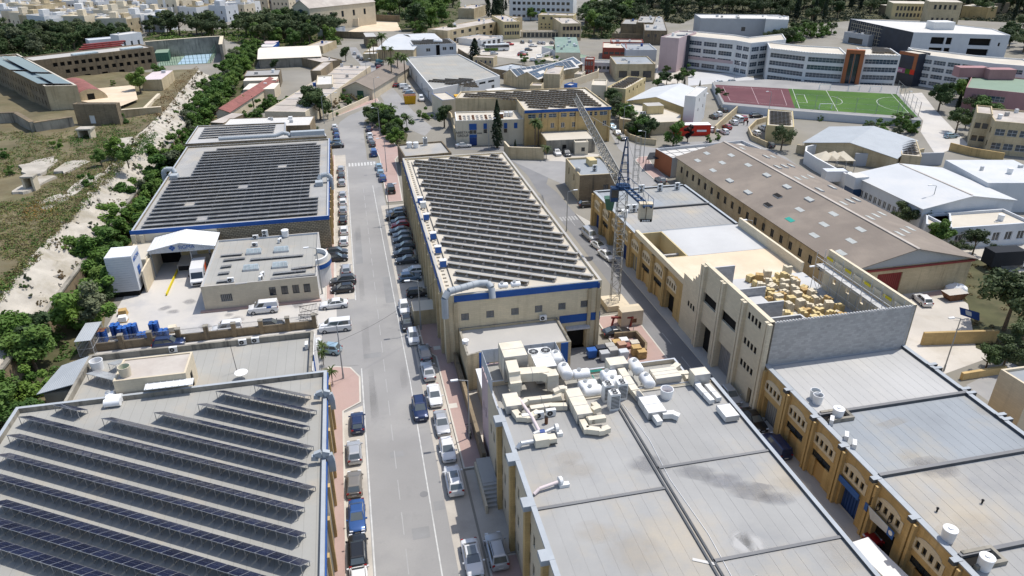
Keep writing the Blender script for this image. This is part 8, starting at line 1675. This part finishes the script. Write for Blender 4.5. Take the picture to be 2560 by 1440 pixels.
car(s,'white',W(835,760,.5),LF,'white sedan parked across beside the yard gate');car('minivan','white',W(838,812,.8),LF,'white panel van crossing the yard entrance');car(h,'light blue',W(820,872,.5),LF-.4,'pale blue hatchback by the annex corner');car(u,'white',W(786,868,.5),AW,'white off-roader half hidden behind the annex')
carrow('the far left kerb before the bend','cars before the bend',[(2500,1085,s,'black',LF),(2490,1058,h,'blue grey',LF),(2505,1008,h,'blue',AW),(2500,978,h,'dark blue',AW),(2490,945,h,'white',AW)],lambda x,y,z:P(1,x,y,z))
carrow('the far right kerb below the palm island','cars below the island',[(318,1325,h,'blue',AW),(302,1285,h,'light blue',AW),(290,1240,h,'light blue',AW),(252,1140,'van','blue',AW),(242,1070,h,'dark grey',AW),(228,1040,h,'silver',AW),(222,1008,h,'white',AW),(215,960,h,'dark blue',AW)],lambda x,y,z:P(2,x,y,z))
car('minivan','black',P(2,378,1400,.8),AW,'black van at the kerb before the cream factory')
car('minivan','silver',P(5,1860,320,.6),TO+.1,'silver minivan in the lane behind the crane');car(c,'white',P(5,1930,400,.5),TO+.25,'white convertible with dark roof in the lane',None,0,1,'sunroof');car(s,'white',P(5,1985,470,.5),TO+.2,'white sedan behind the crane mast');car(c,'black',P(5,2055,1040,.5),RT,'black coupe beside the crane ballast')
car(h,'silver',P(9,375,85,.5),TO,'silver hatchback in the shaded lane between the blocks');car(s,'black',P(9,550,265,.5),TO,'black sedan in the shaded lane');car('van','dark blue',P(9,715,465,.5),AW,'dark blue van in the shaded lane');car(h,'red',P(9,1510,1160,.3),LF,'dark red car inside the open workshop door',None,.13);car(h,'black',yy(40,260,.5),RT,'black car at the far end of the ochre workshops',None,.0)
car(h,'white',P(6,1805,800,.5),AW-.2,'white hatchback in the dusty yard')
car('van','white',P(4,1960,855,.8),LF,'white company van before the office',None,.04,1.05,'logo');car('van','white',P(4,1690,1005,.8),LF,'white van behind the yard railings',None,.04);car(h,'black',P(4,2020,990,.5),RT,'black car behind the yard railings',None,.04);car(u,'dark blue',P(4,1255,1125,.6),RT,'dark blue SUV in the passage behind the yard wall',None,.04)
f3=lambda x,y,z:P(3,x,y,z)
carrow('the wall by the tall white block','cars by the white block',[(250,868,h,'dark grey',AW),(285,848,h,'white',AW),(320,818,h,'dark grey',AW),(328,795,h,'grey',AW)],f3);carrow('the bend below the white block','cars at the bend',[(330,980,h,'white',AW),(350,945,h,'red',AW),(400,912,h,'white',AW),(432,890,'minivan','white',AW),(468,878,h,'red',AW)],f3)
for x,y,k,cl,hd,l in((245,968,h,'white',RT,'white car by the red container'),(565,862,u,'black',RT,'black SUV on the upper road'),(565,990,h,'white',AW,'white car left of the yellow solar block'),(620,952,h,'white',AW,'white car higher beside the yellow solar block'),(665,1078,h,'dark grey',AW,'dark car under the pine'),(2015,1012,h,'light blue',RT,'pale car on the school drive'),(300,612,s,'white',RT,'white car on the school forecourt'),(395,613,u,'silver',RT,'silver car on the school forecourt'),(480,620,h,'dark grey',RT,'dark car on the school forecourt')):car(k,cl,f3(x,y,.5),hd,l)
f2_=lambda x,y,z:P(2,x,y,z)
for x,y,k,cl,hd,l in((918,1082,s,'silver',RT,'silver sedan before the lettered office'),(1615,1135,h,'white',TO,'white hatchback in the garage yard'),(1687,1140,h,'dark grey',TO,'dark hatchback in the garage yard'),(2030,945,h,'light blue',TO,'first pale car beside the tan factory'),(2065,990,s,'silver',TO,'second car beside the tan factory'),(2100,1025,h,'black',TO,'black car beside the tan factory'),(2385,1340,h,'grey',AW,'grey car on the pink corner')):car(k,cl,f2_(x,y,.5),hd,l)
carrow('the palm-side parking','cars by the palms',[(1355,1090,'van','white',TO),(1190,1005,h,'blue grey',RT),(1160,965,h,'white',RT),(1120,915,'van','white',RT),(1065,895,h,'black',RT),(1010,895,h,'red',RT),(762,630,h,'red',RT),(740,585,h,'dark grey',RT),(750,540,h,'teal',RT),(482,505,s,'dark grey',AW),(440,478,h,'grey',AW),(385,428,h,'silver',AW)],Z3)
carrow('the school car park, scattered','cars in the school car park',[(605,675,h,'white',RT),(470,615,u,'red',RT),(495,588,h,'white',RT),(160,600,h,'silver',RT),(545,558,h,'dark grey',RT),(595,515,s,'silver',RT),(20,540,h,'white',RT),(45,515,s,'dark grey',RT),(335,498,u,'red',RT),(265,490,h,'white',RT),(805,483,h,'dark grey',AW),(710,485,h,'silver',AW),(665,482,h,'silver',AW),(565,470,h,'silver',AW),(475,475,h,'dark grey',AW),(-70,600,h,'silver',RT)],ZC)
def boxveh(name,label,cat,p,head,body,cab=None,wheels=(),z=.0):
 t=thing(name,label,cat,(p[0],p[1],z));t.rotation_euler=(0,0,head);MBs=[]
 for nm,pieces in body:
  b=MB()
  for c_,d_,m in pieces:b.box(c_,d_,m)
  o=bpy.data.objects.new(nm,b.mesh(nm));COL.objects.link(o);o.parent=t
 for x,y,r in wheels:b=MB();b.cyl((x,y-.14,r),(x,y+.14,r),r,r,'tyre',12);b.cyl((x,y+(.145 if y>0 else-.145),r),(x,y+(.15 if y>0 else-.15),r),r*.5,r*.5,'rim',8);o=bpy.data.objects.new('wheel',b.mesh('wheel'));COL.objects.link(o);o.parent=t
 return t
def prof(t,nm,pts,w,m,slot=None):
 b=MB();n=len(pts);b.loft([[(x,-w/2,z)for x,z in pts],[(x,w/2,z)for x,z in pts]],m);o=bpy.data.objects.new(nm,b.mesh(nm));COL.objects.link(o);o.parent=t
t=boxveh('delivery_van','tall white delivery van with orange side at the dock','van',P(4,1480,610,1.),TO+.06,[('side_panel',[((-1.2,.995,1.1),(2.2,.02,1.1),'signal_orange'),((-1.2,-.995,1.1),(2.2,.02,1.1),'signal_orange')]),('windscreen',[((2.02,0,1.3),(.3,1.7,.02),'glass')]),('headlight',[((2.85,.75,.8),(.06,.3,.2),'lamp_clear'),((2.85,-.75,.8),(.06,.3,.2),'lamp_clear')]),('grille',[((2.86,0,.45),(.05,1.4,.3),'black')]),('mirror',[((1.8,1.15,1.4),(.12,.2,.35),'black'),((1.8,-1.15,1.4),(.12,.2,.35),'black')])],None,[(x,y,.36)for x in(1.9,-1.8)for y in(-.92,.92)],.04)
prof(t,'body',[(-2.9,.35),(2.85,.35),(2.85,.95),(2.3,1.18),(1.75,2.1),(1.4,2.55),(-2.85,2.6),(-2.9,2.5)],1.98,'car_white');b=MB();b.poly([(2.28,-.85,1.24),(2.28,.85,1.24),(1.79,.85,2.06),(1.79,-.85,2.06)],'glass');o=bpy.data.objects.new('windscreen',b.mesh('windscreen'));COL.objects.link(o);o.parent=t
t=boxveh('minibus','white minibus at the bottom of the shaded lane','minibus',P(9,1515,1370,2.2),TO+.12,[('window',[((-.2,1.0,1.3),(4.2,.02,.7),'glass'),((-.2,-1.0,1.3),(4.2,.02,.7),'glass')])],None,[(x,y,.36)for x in(1.9,-1.8)for y in(-.92,.92)]);prof(t,'body',[(-2.9,.35),(2.9,.35),(2.9,1.0),(2.5,1.25),(1.9,2.4),(1.6,2.55),(-2.85,2.6),(-2.9,2.5)],1.98,'car_white')
bus=boxveh('city_bus','white and green city bus in the school car park','bus',ZC(190,560,.5),RT+math.pi,[('body',[((0,0,.4),(11,2.5,2.6),'car_white')]),('green_flank',[((2.6,0,.42),(5.9,2.53,1.1),'leaf_bright')]),('window',[((0,0,1.6),(10.6,2.54,1.05),'glass')]),('windscreen',[((5.5,0,1.2),(.05,2.2,1.5),'glass')])],None,[(x,y,.48)for x in(3.4,-3)for y in(-1.15,1.15)])
t=boxveh('lorry','black box lorry with white cab in the gravel yard','lorry',P(6,2450,500,1.5),RT-.1,[('box',[((-1.2,0,.9),(5.6,2.4,2.5),'cloth_dark')]),('cab',[((2.7,0,.6),(1.7,2.2,1.9),'car_white')]),('windscreen',[((3.56,0,1.5),(.03,1.9,.8),'glass')])],None,[(x,y,.45)for x in(2.7,-2.4)for y in(-1.0,1.0)]);t=boxveh('lorry','white box lorry under the tent in the curved yard','lorry',P(3,1170,1320,1.5),RT-.2,[('box',[((-.8,0,.9),(4.6,2.3,2.3),'white_cool')]),('cab',[((2.5,0,.6),(1.6,2.2,1.8),'car_white')]),('windscreen',[((3.31,0,1.4),(.03,1.9,.8),'glass')])],None,[(x,y,.45)for x in(2.5,-2.2)for y in(-1.0,1.0)])
for i in range(10):ragged(None,(R.choice((-1.0,.2,1.7,2.9))+R.uniform(-.2,.2),R.uniform(30,130)),R.uniform(.25,.5),R.uniform(3,9),0,.0165+i*.00002,'stain_oil','oil_stain')
for i in range(14):ragged(None,(R.uniform(-34,-10),R.uniform(91,105)),R.uniform(.6,1.8),R.uniform(.5,1.6),R.random(),.0365+i*.00002,'stain_dark','oil_stain')
# ================================================================== street furniture and small things
def lamp(label,base,h,arm,z0=0.):
 t=thing('street_lamp',label,'street lamp',(base[0],base[1],z0),'street lamps');p=Vector((base[0],base[1],z0));b=MB();b.cyl(p,p+Vector((0,0,h)),.09,.06,'pole_grey',7);b.cyl(p,p+Vector((0,0,.9)),.13,.12,'pole_grey',7);b.build('pole',t);q=p+Vector((0,0,h))+arm*.75+Vector((0,0,.25));b=MB();b.cyl(p+Vector((0,0,h)),q,.05,.04,'pole_grey',6);b.build('arm',t)
 b=MB();d=arm.normalized();b.bar(q,q+d*.75,.28,'tank_white',.14);b.build('lamp_head',t)
ex_=A(1,0)-A(0,0)
LM=[(lambda:W(1053,826),-1,'beside the parked row by the kiosk'),(lambda:W(859,948),-1,'on the pink corner by the solar roof'),(lambda:P(8,965,405),-1,'on the pink pavement before the near block'),(lambda:W(806,735),-1,'by the round office bay'),(lambda:Z3(690,1145),1,'at the road bend'),(lambda:Z3(570,830),1,'along the road past the brown gable'),(lambda:Z3(80,1400),1,'behind the curving wall'),(lambda:Z5(330,800),1,'among the roadside trees'),(lambda:Z5(625,1210),-1,'on the pink corner by the canopy'),(lambda:Z5(2430,560),-1,'below the red court'),(lambda:P(2,300,1020),-1,'beside the palm island'),(lambda:P(2,348,1280),-1,'before the store on the right kerb'),(lambda:Z4(595,1010),1,'before the cypress'),(lambda:Z4(1860,870),1,'on the low garage'),(lambda:A(61.5,96),-1,'behind the far workshops'),(lambda:A(61.8,78),-1,'behind the new storey'),(lambda:PZ(2200,640,.2917,545,985),-1,'on the back street'),(lambda:Z6(1190,1010),-1,'beside the white warehouse'),(lambda:P(3,1640,885),1,'on the school drive'),(lambda:P(3,395,640),1,'between court and forecourt'),(lambda:W(975,560),1,'before the black van'),(lambda:A(36.4,116),1,'in the lane by the cream factory'),(lambda:ZL(2270,1330),1,'at the far left pavement')]
for f,sg,l in LM:lamp('grey street lamp '+l,f(),7.6,ex_*(1.4*sg))
for i,(x,y,m)in enumerate(((1870,1205,'bin_blue'),(1935,1185,'dark_clad'),(1965,1225,'grey_paint'),(2005,1170,'screed_grey'),(2030,1200,'screed_grey'),(2105,1215,'white_cool'))):
 p=P(5,x,y+25);cl={'bin_blue':'blue','dark_clad':'dark','grey_paint':'grey','screed_grey':'pale grey','white_cool':'white'}[m];t=thing('wheelie_bin','%s wheeled bin, %s in the row by the factory door'%(cl,nth(i)),'bin',p,'bins by the factory door');b=MB();q=lambda s,z:[p+A(x_*s,y_*s*.8)+Vector((0,0,z))for x_,y_ in((-.6,-.6),(.6,-.6),(.6,.6),(-.6,.6))];b.hexa(q(.85,.12),q(1.,1.15),m);b.build('tub',t);b=MB();b.hexa(q(1.06,1.15),q(.98,1.27),m);b.build('lid',t);b=MB();[b.cyl(c_+A(-.05,0),c_+A(.05,0),.1,.1,'tyre',8)for c_ in q(.7,.1)];b.build('wheel',t)
for i,(x,y,m,n)in enumerate(((2060,1125,'wood',3),(2110,1110,'shirt_white',3),(2095,1150,'skin',4),(2150,1150,'maroon_wall',3),(2190,1140,'screed',4),(2200,1205,'wood',7),(2240,1225,'wood',6))):
 p=P(5,x,y+10);t=thing('pallet_stack','%s stack of pallets and bales in the walled corner of the service yard'%nth(i),'pallet stack',p,'stacks in the service yard')
 for k in range(n):b=MB();b.box((p.x,p.y,.03+k*.2),(1.15-.04*(k%2),1.0,.15),m,TH+.05*math.sin(k*2+i));b.build('pallet',t)
wallstrip('boundary_wall','rubble stub wall round the pallets by the lane','wall',[P(5,2040,1100),P(5,2200,1085),P(5,2275,1175),P(5,2270,1220)],1.1,.3,'limestone_old')
t=thing('skip','yellow skip full of rubble beside the far road','skip',Z3(1190,1160));b=MB();p=Z3(1190,1150);b.hexa([p+A(x,y)for x,y in((-1.6,-1.4),(1.6,-1.4),(1.6,1.4),(-1.6,1.4))],[p+A(x,y)+Vector((0,0,2.6))for x,y in((-1.9,-1.6),(1.9,-1.6),(1.9,1.6),(-1.9,1.6))],'skip_yellow','rust');b.build('tub',t);b=MB();[b.bar(p+A(x,-1.5),p+A(x,-1.68)+Vector((0,0,2.5)),.12,'skip_yellow')for x in(-1.5,-.5,.5,1.5)];b.build('rib',t)
t=thing('container','long red shipping container under the palms','container',Z3(880,830));b=MB();q0,q1=Z3(875,850),Z3(830,760);d=(q1-q0).normalized();b.bar(q0+Vector((0,0,1.3)),q0+d*12+Vector((0,0,1.3)),2.4,'container_red',2.6);b.build('box',t);b=MB();[b.bar(q0+d*(k*.6)+Vector((0,0,1.3)),q0+d*(k*.6+.25)+Vector((0,0,1.3)),2.46,'container_red',2.66)for k in range(20)];b.build('rib',t)
t=thing('container','bright red container beside the maroon tree','container',Z5(1400,810));b=MB();p=Z5(1320,790);b.box((p.x,p.y,0),(9.5,3,2.9),'signal_red',.05,'tank_white');b.build('box',t);b=MB();b.box((p.x+2.4,p.y-1.42,1.1),(2.6,.06,.5),'tank_white',.05);b.build('lettering_panel',t)
t=thing('skip','rusty open skip in the dusty yard','skip',P(6,2030,790));b=MB();p=P(6,2030,795);b.hexa([p+A(x,y)for x,y in((-1.0,-.7),(1.0,-.7),(1.0,.7),(-1.0,.7))],[p+A(x,y)+Vector((0,0,1.2))for x,y in((-1.7,-.9),(1.7,-.9),(1.7,.9),(-1.7,.9))],'rust','screed_grey');b.build('tub',t)
t=thing('sign_board','tilted blue and white board in the dusty yard','sign',P(6,2150,940));b=MB();p=P(6,2145,930,.6);q=[p+Vector(v)for v in((-1.2,.7,1.2),(-1.,.3,.2),(1.3,-.6,-.3),(1.2,-.2,.8))];b.hexa(q,[v+Vector((0,-.06,.04))for v in q],'blue_deep');b.build('board',t);b=MB();q=[p+Vector(v)+Vector((0,-.09,.06))for v in((-.5,.4,.9),(-.4,.15,.3),(.3,-.1,.1),(.25,.1,.7))];b.hexa(q,[v+Vector((0,-.02,.01))for v in q],'white_paint');b.build('panel',t)
t=thing('tarpaulin_heap','white wrapped heap before the brown shed','heap',P(6,2050,730));b=MB();p=P(6,2050,735);b.loft([[p+Vector((math.cos(a)*r_*1.5,math.sin(a)*r_,z+.12*math.sin(a*5)))for a in[6.2832*k/12 for k in range(12)]]for r_,z in((1.2,0),(1.1,.6),(.7,1.0),(.15,1.15))],'tank_white');b.build('cover',t,True);sheet('red_slab',[P(6,1800,760),P(6,2000,720),P(6,2010,745),P(6,1830,790)],.07,'pink_paving','pinkish slab by the brown shed',.06)
t=thing('shade_canopy','black mesh car canopy at the pink corner','canopy',Z5(800,1180));b=MB();c4=[Z5(670,1160,2.6),Z5(930,1140,2.6),Z5(890,1050,2.6),Z5(720,1060,2.6)];b.hexa(c4,[v+Vector((0,0,.12))for v in c4],'cloth_dark');b.build('cover',t);b=MB();[b.bar(v,(v.x,v.y,0),.1,'dark_metal')for v in c4];b.build('post',t)
t=thing('tent','cream pagoda tents in the curved white yard','tent',P(3,1120,1260));
for k in range(3):b=MB();p=P(3,1060+k*65,1255,0);q=[(p.x+x,p.y+y,2.5)for x,y in((-2.2,-2.2),(2.2,-2.2),(2.2,2.2),(-2.2,2.2))];[b.poly([q[i],q[(i+1)%4],(p.x,p.y,4.2)],'cream_paint')for i in range(4)];[b.bar(v,(v[0],v[1],0),.1,'pole_grey')for v in q];b.build('canopy',t)
t=thing('cabin','blue-grey metal cabin on a frame behind the brown shed','cabin',Z6(165,690));b=MB();p=Z6(165,690);b.box((p.x,p.y,3.2),(3,3,2.4),'white_cool',TH,'roof_white');b.build('cabin',t);b=MB();b.box((p.x,p.y,0),(2.8,2.8,3.19),'crane_blue',TH);b.build('frame',t)
t=thing('motorbike','black motorbike parked on the pink pavement','motorbike',P(8,965,375));p=P(8,962,375,.13);b=MB();[b.cyl(p+A(-.05,k)+Vector((0,0,.3)),p+A(.05,k)+Vector((0,0,.3)),.3,.3,'tyre',12)for k in(-.65,.65)];b.build('wheel',t);b=MB();b.bar(p+A(0,-.6)+Vector((0,0,.5)),p+A(0,.5)+Vector((0,0,.62)),.3,'black',.4);b.bar(p+A(-.35,.55)+Vector((0,0,1.0)),p+A(.35,.55)+Vector((0,0,1.0)),.06,'dark_metal');b.build('body',t)
t=thing('road_sign','small dark sign on a post by the lane','sign',P(5,2178,1075));p=P(5,2178,1075);b=MB();b.bar(p,p+Vector((0,0,2.4)),.06,'pole_grey');b.build('post',t);b=MB();b.box((p.x,p.y-.05,2.2),(.7,.05,.6),'rust',TH);b.build('plate',t)
t=thing('overhead_wire','thin wire strung across the main street','wire',A(0,74,7));b=MB();p,q=A(-7,72.5,6.6),A(10,86,8.2);b.tube([p.lerp(q,k/14)-Vector((0,0,1.2*math.sin(math.pi*k/14)))for k in range(15)],.018,'dark_metal',4);b.build('wire',t)
def person(label,p,shirt,face=0.,h=1.74):
 v=[(0,0,.9),(0,0,1.15),(0,0,1.4),(0,0,1.5),(0,.02,1.66),(.1,0,.86),(.11,.04,.47),(.12,-.03,.06),(.12,.12,.03),(-.1,0,.86),(-.12,-.06,.47),(-.13,-.12,.06),(-.13,.03,.03),(.2,0,1.4),(.26,0,1.12),(.24,.1,.88),(-.2,0,1.4),(-.26,0,1.12),(-.24,.12,.9)]
 e=[(0,1),(1,2),(2,3),(3,4),(0,5),(5,6),(6,7),(7,8),(0,9),(9,10),(10,11),(11,12),(2,13),(13,14),(14,15),(2,16),(16,17),(17,18)]
 r=[.14,.15,.15,.055,.11,.1,.07,.05,.05,.1,.07,.05,.05,.07,.05,.045,.07,.05,.045]
 me=bpy.data.meshes.new('person');me.from_pydata(v,e,[]);o=bpy.data.objects.new('person',me);COL.objects.link(o);o.modifiers.new('skin','SKIN');o.modifiers.new('sub','SUBSURF').levels=1
 for i,k in enumerate(r):me.skin_vertices[0].data[i].radius=(k,k);me.skin_vertices[0].data[i].use_root=i==0
 dg=bpy.context.evaluated_depsgraph_get();nm=bpy.data.meshes.new_from_object(o.evaluated_get(dg));o.modifiers.clear();o.data=nm
 for m in(shirt,'trousers','skin','black'):nm.materials.append(MATS[m])
 for f in nm.polygons:z=f.center.z;f.material_index=3 if z>1.7 or(z>1.62 and f.center.y<0)else 2 if z>1.46 or(abs(f.center.x)>.2 and z<1.1)else 0 if z>.92 else 1 if z>.1 else 3;f.use_smooth=True
 o.location=p;o.rotation_euler=(0,0,face);tag(o,label,'person');return o
person('person in pale shirt standing on the loading dock',A(-25.1,115.4,1.1),'shirt_white',1.5);person('person in a red top walking on the upper road',Z5(2085,655,0.02),'shirt_red',.4);person('person in dark clothes walking on the upper road',Z5(2135,665,0.02),'cloth_dark',.2)
